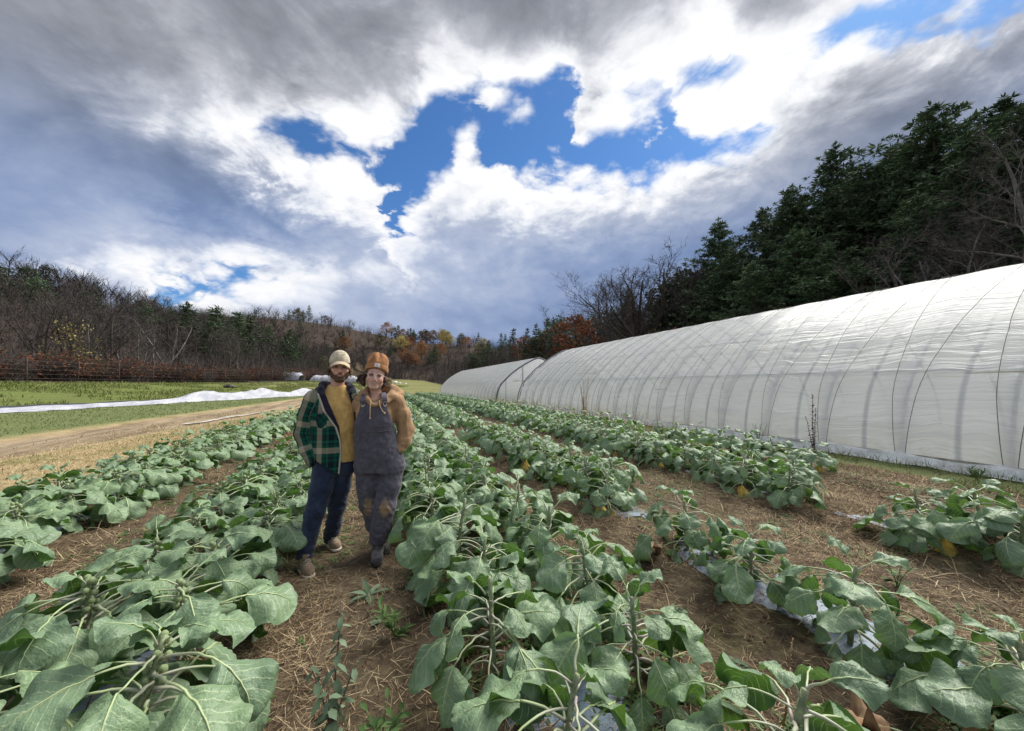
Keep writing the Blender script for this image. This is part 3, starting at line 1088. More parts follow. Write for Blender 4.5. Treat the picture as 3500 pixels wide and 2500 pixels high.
def make_protos():
    sd = 100
    for kind, lst in SHAPES.items():
        for lod in ('near', 'far'):
            out = []
            for j, sh in enumerate(lst):
                pet, bv, bf, buv, mid = blade_geo(*sh, seed=sd + j, nU=13 if lod == 'near' else 5, nV=19 if lod == 'near' else 7)
                b = MB().add(bv, bf, 0, buv)
                b.tube(mid + np.array([0, 0, 0.002]), np.linspace(.0050, .0012, len(mid)), 5 if lod == 'near' else 3, 1, cap=False, flat=0.6)
                b.u[-1][:, 1] = 0.75 + 0.25 * b.u[-1][:, 1]
                p = MB().tube(pet, np.linspace(.0072, .0046, len(pet)), 6 if lod == 'near' else 4, 0, flat=0.8)
                both = MB()
                both.add(np.concatenate(b.v), b.f, 0, np.concatenate(b.u))
                both.m = list(b.m)
                n0 = len(both.f)
                both.add(np.concatenate(p.v), p.f, 1, np.concatenate(p.u))
                out.append((b.build('leaf_blade', [LEAF, PETIOLE]), p.build('petiole', PETIOLE), both.build('leaf', [LEAF, PETIOLE])))
            PROTO[kind, lod] = out
            if lod == 'far':
                PROTO[kind, 'raw'] = [blade_geo(*sh, seed=sd + j, nU=3, nV=4) for j, sh in enumerate(lst)]
        sd += 20


make_protos()
_y = blade_geo(.22, -8, -40, -80, .24, .20, .7, .05, 30, 900, 9, 11)
YLEAF = MB().add(_y[1], _y[2], 0, _y[3]).tube(_y[0], np.linspace(.009, .006, 9), 5, 1).build('yellow_leaf', [YELLOW, PETIOLE])
BUD = MB().ball((0, 0, 0), (1, 1, 1.12), 8, 6).build('sprout', SPROUT)
_b = MB()
for _i in range(15):
    _a, _z = 2.4 * _i, 0.09 + _i * 0.0125
    _r = 0.010 + 0.006 * min(1, _i / 10)
    _b.ball((0.030 * math.cos(_a), 0.030 * math.sin(_a), _z), (_r, _r, _r * 1.15), 6, 5)
BUDS = _b.build('sprout_cluster', SPROUT)


def stalk_mesh(H, seed):
    rg = np.random.default_rng(seed)
    n = 8
    z = np.linspace(-.04, H, n)
    x = np.cumsum(rg.normal(0, .006, n))
    y = np.cumsum(rg.normal(0, .006, n))
    m = MB().tube(np.stack([x, y, z], 1), np.linspace(.016, .011, n), 7)
    for i in range(22):                               # leaf scars
        a, t = 2.4 * i, 0.15 + 0.8 * i / 22
        k = t * (n - 1)
        m.ball((np.interp(k, range(n), x) + .014 * math.cos(a), np.interp(k, range(n), y) + .014 * math.sin(a), -.04 + (H + .04) * t), (.006, .006, .004), 4, 3)
    return m.build('stalk', STALK)


STALKS = [stalk_mesh(.48, 1), stalk_mesh(.42, 2), stalk_mesh(.53, 3)]


def leaf_plan(style, rg, n):
    """(kind, variant, azimuth, z, pitch, scale) for every leaf of one plant"""
    H = {'low': .41, 'tall': .48}[style]
    plan = []
    a0 = rg.uniform(0, 6.28)
    for i in range(n):
        t = i / (n - 1)
        z = H * (0.20 + 0.78 * t)
        az = a0 + i * 2.39996 + rg.normal(0, .25)
        if i >= n - 2:
            kind = 'up'
        elif style == 'low':
            kind = 'hang' if t < 0.22 else ('flat' if rg.random() < 0.78 else 'arch')
        else:
            kind = 'hang' if t < 0.3 else ('arch' if rg.random() < 0.52 else 'flat')
        v = int(rg.integers(len(SHAPES[kind])))
        sc = rg.uniform(.66, 1.14) * (0.82 + 0.25 * math.sin(math.pi * min(1, t + .15)))
        plan.append((kind, v, az, z, rg.normal(0, 7), sc))
    return plan


def build_plant(x, y, style, seed, lod, label, group, lean=(0, 0), scale=1.0, yellow=0, sprouts=False, nleaf=None, mulchless=False):
    rg = np.random.default_rng(seed)
    o = empty('sprout_plant', (x, y, hz(x, y)), 0, label, 'vegetable plant', group)
    o.rotation_euler = (lean[0], lean[1], 0)
    o.scale = (scale,) * 3
    H = {'low': .41, 'tall': .48}[style]
    sm = STALKS[{'low': 1, 'tall': 0 if rg.random() < .6 else 2}[style]]
    st = link('stalk', sm, o, rot=(0, 0, rg.uniform(0, 6.28)))
    n = nleaf or int(rg.integers(25, 32))
    for kind, v, az, z, pitch, sc in leaf_plan(style, rg, n):
        blade, pet, both = PROTO[kind, 'near' if lod < 2 else 'far'][v]
        r = Euler((rg.normal(0, .22), R(-pitch), az), 'XYZ')
        loc = (0.012 * math.cos(az), 0.012 * math.sin(az), z)
        if lod == 0:
            lf = link('leaf', blade, o, loc, r, (sc,) * 3)
            link('petiole', pet, lf)
        else:
            link('leaf', both, o, loc, r, (sc,) * 3)
    for k in range(yellow):
        az = rg.uniform(3.6, 5.4)
        link('leaf', YLEAF, o, (0, 0, H * rg.uniform(.22, .5)), (0, 0, az), (rg.uniform(.8, 1.1),) * 3, label='yellowed wilting leaf')
    if sprouts:
        if lod == 0:
            for k in range(15):
                a, z = 2.4 * k + rg.normal(0, .3), H * (0.62 + 0.42 * k / 15)
                s = rg.uniform(.011, .0165)
                rr = .027 if k < 12 else 0.012
                link('sprout', BUD, o, (rr * math.cos(a), rr * math.sin(a), z), (0, 0, a), (s, s, s))
        else:
            link('sprout_cluster', BUDS, o, (0, 0, H * .45), (0, 0, rg.uniform(0, 6)), kind='stuff')
    return o


def joined_plant(style, seed, mb, ox=0, oy=0, oz=0, sc0=1.0, drop=1.0):
    rg = np.random.default_rng(seed)
    n = int(rg.integers(22, 28))
    for kind, v, az, z, pitch, sc in leaf_plan(style, rg, n):
        if rg.random() > drop:
            continue
        pet, bv, bf, buv, mid = PROTO[kind, 'raw'][v]
        ca, sa = math.cos(az), math.sin(az)
        cp, sp = math.cos(R(pitch)), math.sin(R(pitch))
        for pts, fs, mi, uv in ((bv, bf, 0, buv),):
            w = pts * sc * sc0
            w = np.stack([w[:, 0] * cp - w[:, 2] * sp, w[:, 1], w[:, 0] * sp + w[:, 2] * cp], 1)
            w = np.stack([w[:, 0] * ca - w[:, 1] * sa, w[:, 0] * sa + w[:, 1] * ca, w[:, 2] + z * sc0], 1) + (ox, oy, oz)
            mb.add(w, fs, mi, uv)
        e = pet[-1] * sc * sc0
        w = np.array([[0, -.008, 0], [0, .008, 0], [e[0], .007, e[2]], [e[0], -.007, e[2]]])
        w = np.stack([w[:, 0] * cp - w[:, 2] * sp, w[:, 1], w[:, 0] * sp + w[:, 2] * cp], 1)
        w = np.stack([w[:, 0] * ca - w[:, 1] * sa, w[:, 0] * sa + w[:, 1] * ca, w[:, 2] + z * sc0], 1) + (ox, oy, oz)
        mb.add(w, [(0, 1, 2, 3)], 1, [(0, 0), (0, 0), (0, 1), (0, 1)])


CYAW, SYAW = math.cos(R(CAM_YAW)), math.sin(R(CAM_YAW))


def view(x, y, z=0.4):
    """lateral / depth from the camera's standpoint"""
    return x * CYAW - y * SYAW, x * SYAW + y * CYAW


def plant_rows():
    ORD = ['first', 'second', 'third', 'fourth', 'fifth', 'sixth', 'seventh', 'eighth', 'ninth', 'tenth']
    rows = [  # x, y start, y end, style, gaps, phrase
        (-3.62, 4.45, 58, 'low', [], 'outer row of the leftmost bed'),
        (-3.02, 4.1, 58, 'low', [], 'inner row of the leftmost bed'),
        (-1.52, 2.05, 58, 'low', [], 'far row left of the man'),
        (-0.98, 1.93, 58, 'low', [], 'path row left of the man'),
        (0.56, 1.20, 58, 'tall', [], 'row edging the right of the footpath'),
        (1.22, 0.92, 58, 'tall', [], 'second row right of the footpath'),
        (2.50, 0.78, 58, 'tall', [(3.2, 3.75), (10.4, 12.4)], 'sparse row right of centre'),
        (2.98, 4.3, 58, 'tall', [(10.4, 12.4), (20, 21.5)], 'thin row behind the sparse row'),
        (4.92, 1.55, 58, 'tall', [(2.45, 3.1)], 'near row of the hoop house bed'),
        (5.42, 1.9, 58, 'tall', [(2.45, 3.2)], 'back row of the hoop house bed'),
        (7.0, 4.4, 58, 'tall', [(8.4, 9.2)], 'last row along the hoop house wall'),
    ]
    cand = []
    rg = np.random.default_rng(77)
    for ri, (x, y0, y1, style, gaps, phrase) in enumerate(rows):
        y, k = y0, 0
        while y < y1:
            if not any(a < y < b for a, b in gaps):
                xx = x + rg.normal(0, .05)
                lat, dep = view(xx, y)
                if dep > 0.55 and abs(lat) < dep * 1.39 + 0.75:
                    cand.append((dep, xx, y, style, ri, k, phrase, rg.integers(1 << 30)))
                    k += 1
            y += rg.uniform(.54, .66)
    cand.sort()
    print('plants', len(cand))
    far_proto = {}
    for st in ('low', 'tall'):
        for s in range(4):
            mb = MB()
            joined_plant(st, 500 + s, mb)
            far_proto[st, s] = mb.build('sprout_plant', [LEAF, PETIOLE])
    rest = MB()
    for i, (dep, x, y, style, ri, k, phrase, sd) in enumerate(cand):
        sc = 0.90 + 0.22 * ((sd % 97) / 97)
        if ri >= 6:
            sc *= 0.92
        if ri in (0, 1, 2, 3):
            sc *= 0.97
        look = 'spreading' if style == 'low' else 'drooping'
        group = 'sprout plants in the ' + phrase
        yel = (2 if k % 4 == 0 else 1) if (ri >= 6 and k in (0, 1, 3, 4, 6, 8)) else 0
        if k < 10:
            lab = f'{look} sprout plant, {ORD[k]} from the camera, {phrase}'
        else:
            lab = f'small distant sprout plant, {phrase}'
        if yel and k < 10:
            lab = f'yellow leaved sprout plant, {ORD[k]} from the camera, {phrase}'
        if dep < 11.0:
            lod = 0 if dep < 3.3 else (1 if dep < 6.0 else 2)
            build_plant(x, y, style, int(sd), lod, lab, group, (rg.normal(0, .09), rg.normal(0, .09)), sc, yel,
                        sprouts=(style == 'low' and dep < 8), nleaf=None)
        elif i < 296:
            o = link('sprout_plant', far_proto[style, int(sd) % 4], None, (x, y, hz(x, y)), (0, 0, (sd % 628) / 100), (sc,) * 3,
                     label=lab, category='vegetable plant', group=group)
        else:
            lod_drop = 1.0 if dep < 25 else 0.7
            joined_plant(style, int(sd), rest, x, y, hz(x, y), sc, lod_drop)
    link('sprout_rows', rest.build('sprout_rows', [LEAF, PETIOLE]), kind='stuff', label='far sprout plants merging into green rows towards the end of the field')


plant_rows()
# ------------------------------------------------------------------ trees
def crown_mat(name, stops, rough=0.75, transl=0.0, rnd=0.35):
    m, N = material(name, rough, 0.2)
    p = N.val(N.new('ShaderNodeNewGeometry').outputs['Position'])
    isl = N.val(N.new('ShaderNodeNewGeometry').outputs['Random Per Island'])
    r = N.val(N.new('ShaderNodeObjectInfo').outputs['Random'])
    n = N.noise(p, 0.55, 3, 0.6)
    c = N.ramp(isl * 0.55 + n * 0.45, stops)
    c = N.mix(r, N.mix(1.0, c, (1 - rnd,) * 3, 'MULTIPLY'), N.mix(1.0, c, (1 + rnd,) * 3, 'MULTIPLY'))
    N.link(c, N.bsdf.inputs['Base Color'])
    if transl:
        t = N.new('ShaderNodeBsdfTranslucent')
        N.link(c, t.inputs['Color'])
        mx = N.new('ShaderNodeMixShader')
        mx.inputs[0].default_value = transl
        N.link(N.bsdf.outputs[0], mx.inputs[1])
        N.link(t.outputs[0], mx.inputs[2])
        N.link(mx.outputs[0], N.out.inputs[0])
    return m


BARK = simple('bark', (.088, .072, .060), 0.95, 0.1, 0.35, 1.5, 0.4, rnd=0.35)
TWIG = crown_mat('twigs', [(0.25, (.042, .036, .031)), (0.5, (.080, .068, .060)), (0.75, (.125, .108, .098))], 0.9)
NEEDLE = crown_mat('pine_needles', [(0.25, (.030, .054, .024)), (0.5, (.064, .104, .048)), (0.75, (.115, .158, .080))], 0.7, 0.15)
ORANGE = crown_mat('autumn_leaves_orange', [(0.25, (.16, .075, .032)), (0.5, (.27, .130, .055)), (0.75, (.36, .20, .09))], 0.8, 0.25)
RUST = crown_mat('autumn_leaves_rust', [(0.25, (.10, .036, .020)), (0.5, (.17, .062, .032)), (0.75, (.23, .10, .05))], 0.8, 0.25)
GOLD = crown_mat('autumn_leaves_gold', [(0.25, (.22, .17, .045)), (0.5, (.36, .29, .09)), (0.75, (.50, .45, .20))], 0.8, 0.25)
OLIVE = crown_mat('olive_leaves', [(0.25, (.045, .048, .020)), (0.5, (.085, .085, .034)), (0.75, (.13, .12, .05))], 0.8, 0.2)
CEDAR = crown_mat('cedar_foliage', [(0.25, (.030, .042, .022)), (0.5, (.058, .074, .040)), (0.75, (.092, .108, .064))], 0.8, 0.15)
PALEBARK = simple('pale_bark', (.21, .195, .18), 0.95, 0.1, 0.3, 1.5, 0.3, rnd=0.3)


class Sticks:
    """fast collector of prisms (3 or 4 sided) and flat triangles"""
    def __init__(self):
        self.v, self.f3, self.f4, self.n = [], [], [], 0

    def seg(self, a, b, ra, rb, k=4):
        d = b - a
        L = np.linalg.norm(d) + 1e-9
        d = d / L
        r = np.array([0, 0, 1.0]) if abs(d[2]) < .9 else np.array([1.0, 0, 0])
        s = np.cross(d, r)
        s /= np.linalg.norm(s)
        t = np.cross(s, d)
        an = np.arange(k) * 2 * math.pi / k
        ring = np.outer(np.cos(an), s) + np.outer(np.sin(an), t)
        self.v.append(np.vstack([a + ra * ring, b + rb * ring]))
        for j in range(k):
            q = (j + 1) % k
            self.f4.append((self.n + j, self.n + q, self.n + k + q, self.n + k + j))
        self.n += 2 * k

    def tri(self, a, b, c):
        self.v.append(np.vstack([a, b, c]))
        self.f3.append((self.n, self.n + 1, self.n + 2))
        self.n += 3

    def quads(self, P):
        """P (m,4,3)"""
        m = len(P)
        self.v.append(P.reshape(-1, 3))
        i = self.n + 4 * np.arange(m)
        self.f4 += [(a, a + 1, a + 2, a + 3) for a in i]
        self.n += 4 * m

    def tris(self, P):
        m = len(P)
        self.v.append(P.reshape(-1, 3))
        i = self.n + 3 * np.arange(m)
        self.f3 += [(a, a + 1, a + 2) for a in i]
        self.n += 3 * m

    def build(self, name, mat, smooth=False):
        return mesh(name, np.concatenate(self.v), self.f3 + self.f4, [mat], smooth)


def bare_tree(h, seed, spread=0.5, limbs=11, wood=BARK, dense=1.0, forked=False, droop=0.0):
    """trunk mesh (trunk + limbs) and crown mesh (branches, twigs)"""
    rg = np.random.default_rng(seed)
    T, C = Sticks(), Sticks()

    def wander(p, d, L, n, wob, up):
        pts = [p]
        for i in range(n):
            d = unit(d + rg.normal(0, wob, 3) + np.array([0, 0, up]))
            p = p + d * L / n
            pts.append(p)
        return np.array(pts), d
    trunks = [(np.array([0, 0, -.3]), np.array([rg.normal(0, .05), rg.normal(0, .05), 1.0]), h * (0.80 if not forked else .72), h * .016)]
    if forked:
        trunks.append((np.array([0, 0, h * .12]), unit(np.array([.45, .2, 1.0])), h * .66, h * .012))
        trunks.append((np.array([0, 0, h * .16]), unit(np.array([-.5, -.1, 1.0])), h * .62, h * .011))
    for p0, d0, L0, r0 in trunks:
        pts, _ = wander(p0, unit(d0), L0, 9, .07, .03)
        rad = np.linspace(r0, r0 * .22, 10)
        for i in range(9):
            T.seg(pts[i], pts[i + 1], rad[i], rad[i + 1], 6)
        nl = int(limbs * (1.0 if not forked else .6))
        for k in range(nl):
            t = 0.28 + 0.70 * (k + rg.uniform(0, .8)) / nl
            i = min(8, int(t * 9))
            b = pts[i] + (pts[i + 1] - pts[i]) * (t * 9 - i)
            az = k * 2.4 + rg.normal(0, .4)
            ang = rg.uniform(.45, .85) * (1.25 - .7 * t) / .6 * (spread / .5)
            d = unit(np.array([math.cos(az) * math.sin(ang), math.sin(az) * math.sin(ang), math.cos(ang)]))
            LL = h * spread * rg.uniform(.65, 1.1) * (1.15 - .75 * t)
            lp, _ = wander(b, d, LL, 6, .16, .10 - droop)
            lr = np.linspace(r0 * .42 * (1.15 - t), .012, 7)
            for q in range(6):
                T.seg(lp[q], lp[q + 1], lr[q], lr[q + 1], 4)
            nb = int(7 * dense)
            for m in range(nb):
                tt = .2 + .8 * (m + rg.uniform(0, 1)) / nb
                q = min(5, int(tt * 6))
                bb = lp[q] + (lp[q + 1] - lp[q]) * (tt * 6 - q)
                dd = unit(unit(lp[q + 1] - lp[q]) + rg.normal(0, .55, 3) + np.array([0, 0, .15 - droop]))
                L2 = LL * rg.uniform(.28, .5) * (1.2 - .5 * tt)
                sp, _ = wander(bb, dd, L2, 3, .2, .08 - droop)
                r2 = max(.010, r0 * .10)
                for w in range(3):
                    C.seg(sp[w], sp[w + 1], r2 * (1 - .28 * w), r2 * (.72 - .24 * w), 3)
                nt = int(7 * dense)
                for w in range(nt):
                    t3 = rg.uniform(.1, 1.0)
                    g = min(2, int(t3 * 3))
                    a = sp[g] + (sp[g + 1] - sp[g]) * (t3 * 3 - g)
                    de = unit(unit(sp[g + 1] - sp[g]) + rg.normal(0, .6, 3) + np.array([0, 0, .12 - droop]))
                    e = a + de * L2 * rg.uniform(.35, .8)
                    s = unit(np.cross(de, rg.normal(0, 1, 3))) * .011
                    C.tri(a - s, a + s, e)
                    for _ in range(2):
                        a2 = a + (e - a) * rg.uniform(.2, .8)
                        e2 = a2 + unit(de + rg.normal(0, .7, 3)) * L2 * rg.uniform(.2, .45)
                        C.tri(a2 - s * .8, a2 + s * .8, e2)
    return T.build('trunk', wood, True), C.build('crown', TWIG)


def clump(rg, c, size, n, flat=0.6, up=0.2):
    """n narrow leaf-like triangles bursting from c"""
    d = rg.normal(0, 1, (n, 3)) * (1, 1, flat) + (0, 0, up)
    d /= np.linalg.norm(d, axis=1)[:, None]
    s = np.cross(d, rg.normal(0, 1, (n, 3)))
    s /= np.linalg.norm(s, axis=1)[:, None]
    L = size * rg.uniform(.6, 1.15, (n, 1))
    a = c + d * L * .05
    w = L * rg.uniform(.075, .15, (n, 1))
    mid = c + d * L * .45
    return np.stack([a, mid + s * w, c + d * L, mid - s * w], 1)


def pine(h, seed, width=0.26, whorl=0.62, clumps=7, leafs=9, size=0.42, bottom=0.12, irregular=0.25):
    rg = np.random.default_rng(seed)
    T, C = Sticks(), Sticks()
    tip = np.array([rg.normal(0, .02) * h, rg.normal(0, .02) * h, h])
    zs = np.linspace(0, 1, 9)
    for i in range(8):
        T.seg(np.array([0, 0, -.3]) * (1 - zs[i]) + tip * zs[i], tip * zs[i + 1], h * .017 * (1.03 - zs[i]), h * .017 * (1.03 - zs[i + 1]), 6)
    z = h * bottom
    k = 0
    while z < h * .985:
        t = z / h
        prof = width * h * (1 - t ** 1.5) ** .9 * (0.55 + 0.45 * min(1, (t - bottom) / .12 + .3))
        nb = 5 if t < .9 else 4
        for j in range(nb):
            if rg.random() < .10:
                continue
            az = k * 1.1 + j * 2 * math.pi / nb + rg.normal(0, .25)
            L = max(.35, prof * rg.uniform(1 - irregular * 1.6, 1 + irregular))
            rise = -.12 + .55 * t + rg.normal(0, .08)
            base = tip * t
            out = np.array([math.cos(az), math.sin(az), 0])
            end = base + out * L + np.array([0, 0, rise * L])
            mid = base + out * L * .55 + np.array([0, 0, rise * L * .35])
            T.seg(base, mid, .035 * (1.2 - t) + .012, .022, 4)
            T.seg(mid, end, .022, .008, 3)
            nc = max(2, int(clumps * (L / (width * h)) ** .8 * rg.uniform(.8, 1.2)))
            for c in range(nc):
                f = .25 + .75 * (c + rg.uniform(.3, 1)) / nc
                p = (base * (1 - f) + mid * f) if f < .5 else (mid * (1 - f) * 2 + end * (2 * f - 1))
                p = base + (end - base) * f
                p = p + np.array([0, 0, -.10 * L * math.sin(math.pi * f)])
                side = np.array([-out[1], out[0], 0]) * rg.normal(0, .26) * L * f
                C.quads(clump(rg, p + side + rg.normal(0, .08, 3), size * rg.uniform(.7, 1.2), leafs, .55, .25))
        z += whorl * rg.uniform(.8, 1.2)
        k += 1
    C.quads(clump(rg, tip, size * .9, leafs, 1.3, 1.0))
    return T.build('trunk', BARK, True), C.build('crown', NEEDLE)


def leafy_tree(h, seed, mat, n=1500, leaf=0.30, wide=.34, lift=.42, hole=.25, wood=BARK):
    rg = np.random.default_rng(seed)
    T, C = Sticks(), Sticks()
    T.seg(np.array([0, 0, -.3]), np.array([0, 0, h * .55]), h * .018, h * .011, 6)
    hubs = []
    for k in range(13):
        az, t = k * 2.4, (k + .5) / 13
        r = wide * h * math.sqrt(max(.05, 1 - (2 * t - .75) ** 2)) * rg.uniform(.55, .95)
        hubs.append((np.array([r * math.cos(az), r * math.sin(az), h * (lift - .12 + .66 * t)]), h * rg.uniform(.10, .17)))
        T.seg(np.array([0, 0, h * (.15 + .38 * t)]), hubs[-1][0], .05, .015, 4)
    pts = []
    for c, r in hubs:
        m = n // 13
        d = rg.normal(0, 1, (m, 3))
        d /= np.linalg.norm(d, axis=1)[:, None]
        pts.append(c + d * r * rg.uniform(hole, 1.1, (m, 1)) ** .6 * (1.15, 1.15, .85))
    P = np.concatenate(pts)
    m = len(P)
    a = rg.normal(0, 1, (m, 3))
    a /= np.linalg.norm(a, axis=1)[:, None]
    b = np.cross(a, rg.normal(0, 1, (m, 3)))
    b /= np.linalg.norm(b, axis=1)[:, None]
    s = leaf * rg.uniform(.6, 1.2, (m, 1))
    C.quads(np.stack([P - a * s, P + b * s * .6, P + a * s, P - b * s * .6], 1))
    return T.build('trunk', wood, True), C.build('crown', mat)


def shrub(h, seed, mat, n=420, leaf=.09, twigs=150, wide=.75):
    rg = np.random.default_rng(seed)
    T, C = Sticks(), Sticks()
    for k in range(twigs):
        az, lean = rg.uniform(0, 6.28), rg.uniform(0, .9)
        a = np.array([rg.normal(0, .16), rg.normal(0, .16), -.05]) * h * .8
        d = unit(np.array([math.cos(az) * lean, math.sin(az) * lean, 1.0]))
        e = a + d * h * rg.uniform(.6, 1.05)
        m = (a + e) / 2 + rg.normal(0, .06 * h, 3)
        e = e + np.array([0, 0, -.10 * h * lean])
        T.seg(a, m, .014, .009, 3)
        T.seg(m, e, .009, .004, 3)
        for _ in range(5):
            t = rg.uniform(.3, 1)
            q = m + (e - m) * t
            e2 = q + unit(d + rg.normal(0, .8, 3)) * h * rg.uniform(.15, .35)
            s = unit(np.cross(e2 - q, rg.normal(0, 1, 3))) * .008
            T.tri(q - s, q + s, e2)
    d = rg.normal(0, 1, (n, 3))
    d /= np.linalg.norm(d, axis=1)[:, None]
    P = np.array([0, 0, h * .55]) + d * rg.uniform(.3, 1, (n, 1)) ** .5 * np.array([wide * h, wide * h, h * .5])
    P += 0.12 * h * np.stack([vnoise(P[:, 0] * 2, P[:, 1] * 2, P[:, 2] * 2, seed=k) for k in (1, 2, 3)], 1)
    a = rg.normal(0, 1, (n, 3))
    a /= np.linalg.norm(a, axis=1)[:, None]
    b = np.cross(a, rg.normal(0, 1, (n, 3)))
    b /= np.linalg.norm(b, axis=1)[:, None]
    s = leaf * rg.uniform(.5, 1.3, (n, 1))
    C.quads(np.stack([P - a * s, P + b * s * .7, P + a * s, P - b * s * .7], 1))
    return T.build('stems', TWIG), C.build('foliage', mat)


def place(kind, parts, x, y, h_scale, rz, label, cat, group, names=('trunk', 'crown'), sink=0.0, wid=1.0):
    o = empty(kind, (x, y, hz(x, y) - sink), rz, label, cat, group)
    o.scale = (h_scale * wid, h_scale * wid, h_scale)
    for nm, me in zip(names, parts):
        link(nm, me, o)
    return o


def in_frame(x, y, m=4.0):
    lat, dep = view(x, y)
    return dep > 2 and abs(lat) < dep * 1.39 + m


def build_trees():
    rg = np.random.default_rng(5)
    BARE = [bare_tree(12, 11, .42, 12), bare_tree(12, 12, .50, 11), bare_tree(12, 13, .38, 13, dense=1.1), bare_tree(12, 14, .46, 12, forked=True), bare_tree(12, 15, .34, 14),
            bare_tree(12, 16, .5, 10, forked=True, dense=1.1)]
    PALE = [bare_tree(12, 21, .42, 12, PALEBARK), bare_tree(12, 22, .36, 13, PALEBARK, forked=True)]
    PINE = [pine(16, 31, .31, .52, 17, 20, .46), pine(16, 32, .36, .54, 19, 20, .48, irregular=.4), pine(16, 33, .28, .50, 16, 20, .44, irregular=.35), pine(16, 34, .40, .56, 20, 20, .50, .06, .45)]
    PINE_FAR = [pine(14, 41, .26, .85, 6, 8, .95), pine(14, 42, .31, .9, 6, 8, 1.05, irregular=.4), pine(14, 43, .23, .8, 5, 8, .9)]
    TUFT = [leafy_tree(12, 51, ORANGE), leafy_tree(12, 52, RUST, wide=.38), leafy_tree(12, 53, GOLD), leafy_tree(12, 54, OLIVE, wide=.36)]
    EVER = [leafy_tree(10, 55, CEDAR, 1500, .26, .26, .45, .35), leafy_tree(10, 56, CEDAR, 1400, .26, .30, .42, .35), leafy_tree(10, 57, NEEDLE, 1300, .26, .22, .48, .35)]
    THIN = leafy_tree(8, 61, GOLD, 330, .16, .30, .40, .7)

    # --- bank behind the hoop houses: the tall pines
    near_pines = [(40, 34.5, 15.8, 0, 'pine at the left end of the pine stand, lower than the rest'), (42.5, 31.0, 15.0, 2, 'second pine from the left end of the stand behind the hoop house'),
                  (35, 28.5, 11.0, 3, 'shorter bushy pine standing in front of the left pines on the bank'), (41, 26.0, 15.4, 1, 'pine that starts the tall part of the stand on its left'),
                  (42, 22.7, 17.9, 0, 'tall pine with a rounded top left of the notch in the stand'), (38, 18.6, 14.0, 3, 'broad pine below the notch between the two highest tops'),
                  (46.5, 20.0, 16.0, 2, 'slim pine filling the notch between the two highest tops'), (42, 15.8, 17.2, 1, 'tallest pine on the bank with the highest top in the stand'),
                  (36.5, 12.2, 12.8, 0, 'pine just below and right of the highest pine top'), (45, 13.6, 15.6, 2, 'second highest pine top near the right edge'),
                  (41, 10.6, 13.6, 3, 'rightmost pine of the stand on the bank'), (31, 17.8, 8.4, 3, 'low bushy pine at the foot of the bank under the highest tops'),
                  (30.5, 23.0, 8.6, 1, 'low spreading pine at the foot of the bank behind the hoop house ridge'), (33, 21.0, 10.5, 0, 'mid height pine between the foot and the top of the stand'),
                  (47, 26, 15.5, 1, 'dark pine behind the tall part of the stand'), (36, 32.5, 9.0, 3, 'small bushy pine under the left end of the stand'),
                  (44, 17.6, 16.0, 3, 'wide pine behind the highest pine'), (33, 13.6, 9.5, 1, 'low pine on the bank at the right below the top'), (38, 24.3, 13.5, 3, 'broad pine filling the middle of the stand')]
    for x, y, h, k, lab in near_pines:
        place('pine_tree', PINE[k], x, y, h / 16, rg.uniform(0, 6.28), lab, 'pine tree', 'pines on the bank behind the hoop house', wid=1.3)
    for x, y, h in [(44, 57.8, 11.1), (48, 57, 9.8), (46, 99.7, 12.8), (50, 117.7, 13.0), (44, 124.2, 13.2), (40, 142.7, 12.2), (50, 86.8, 11.3), (54, 70, 10), (47, 108, 10.5), (52, 132, 13), (42, 131, 9)]:
        place('pine_tree', PINE_FAR[int(rg.integers(3))], x, y, h / 14, rg.uniform(0, 6.28), 'far pine tree along the ridge beyond the hoop houses', 'pine tree', 'pines along the ridge beyond the hoop houses', wid=1.1)
    # --- single trees one can point to
    place('bare_tree', BARE[1], 30, 44.4, 14.6 / 12, 2.0, 'lone bare tree with a leaning side limb against the sky above the hoop house', 'bare tree', None)
    place('bare_tree', PALE[0], 27.5, 7.6, 12.2 / 12, 1.0, 'pale grey bare tree at the right edge in front of the pines', 'bare tree', None)
    place('bare_tree', PALE[1], 27, 10.4, 8.6 / 12, 4.0, 'smaller pale bare tree left of the pale tree at the right edge', 'bare tree', None)
    place('bare_tree', BARE[3], -38.5, 60.5, 12.6 / 12, 0.6, 'dark crooked bare tree beside the yellow leaved tree', 'bare tree', None)
    place('leafy_tree', THIN, -35.2, 59.0, 7.4 / 8, 0.5, 'slender tree with sparse pale yellow leaves at the edge of the left woods', 'yellow tree', None, wid=.9)
    for x, y, h, k, lab in [(38, 77.4, 8.8, 1, 'rust red tree on the slope above the far hoop house'), (42, 91, 9.2, 0, 'orange tree just left of the rust red tree on the slope'),
                            (42, 109.9, 9.4, 1, 'far rust coloured tree beside the small ridge pines'), (47, 87, 9.4, 1, 'dull red tree behind the orange tree on the slope'), (34, 84, 6.5, 0, 'low orange tree at the foot of the slope by the far hoop house')]:
        place('autumn_tree', TUFT[k], x, y, h / 12, rg.uniform(0, 6), lab, 'autumn tree', 'coloured trees on the right slope', wid=1.1)
    # --- bare and olive trees filling the bank
    n = 0
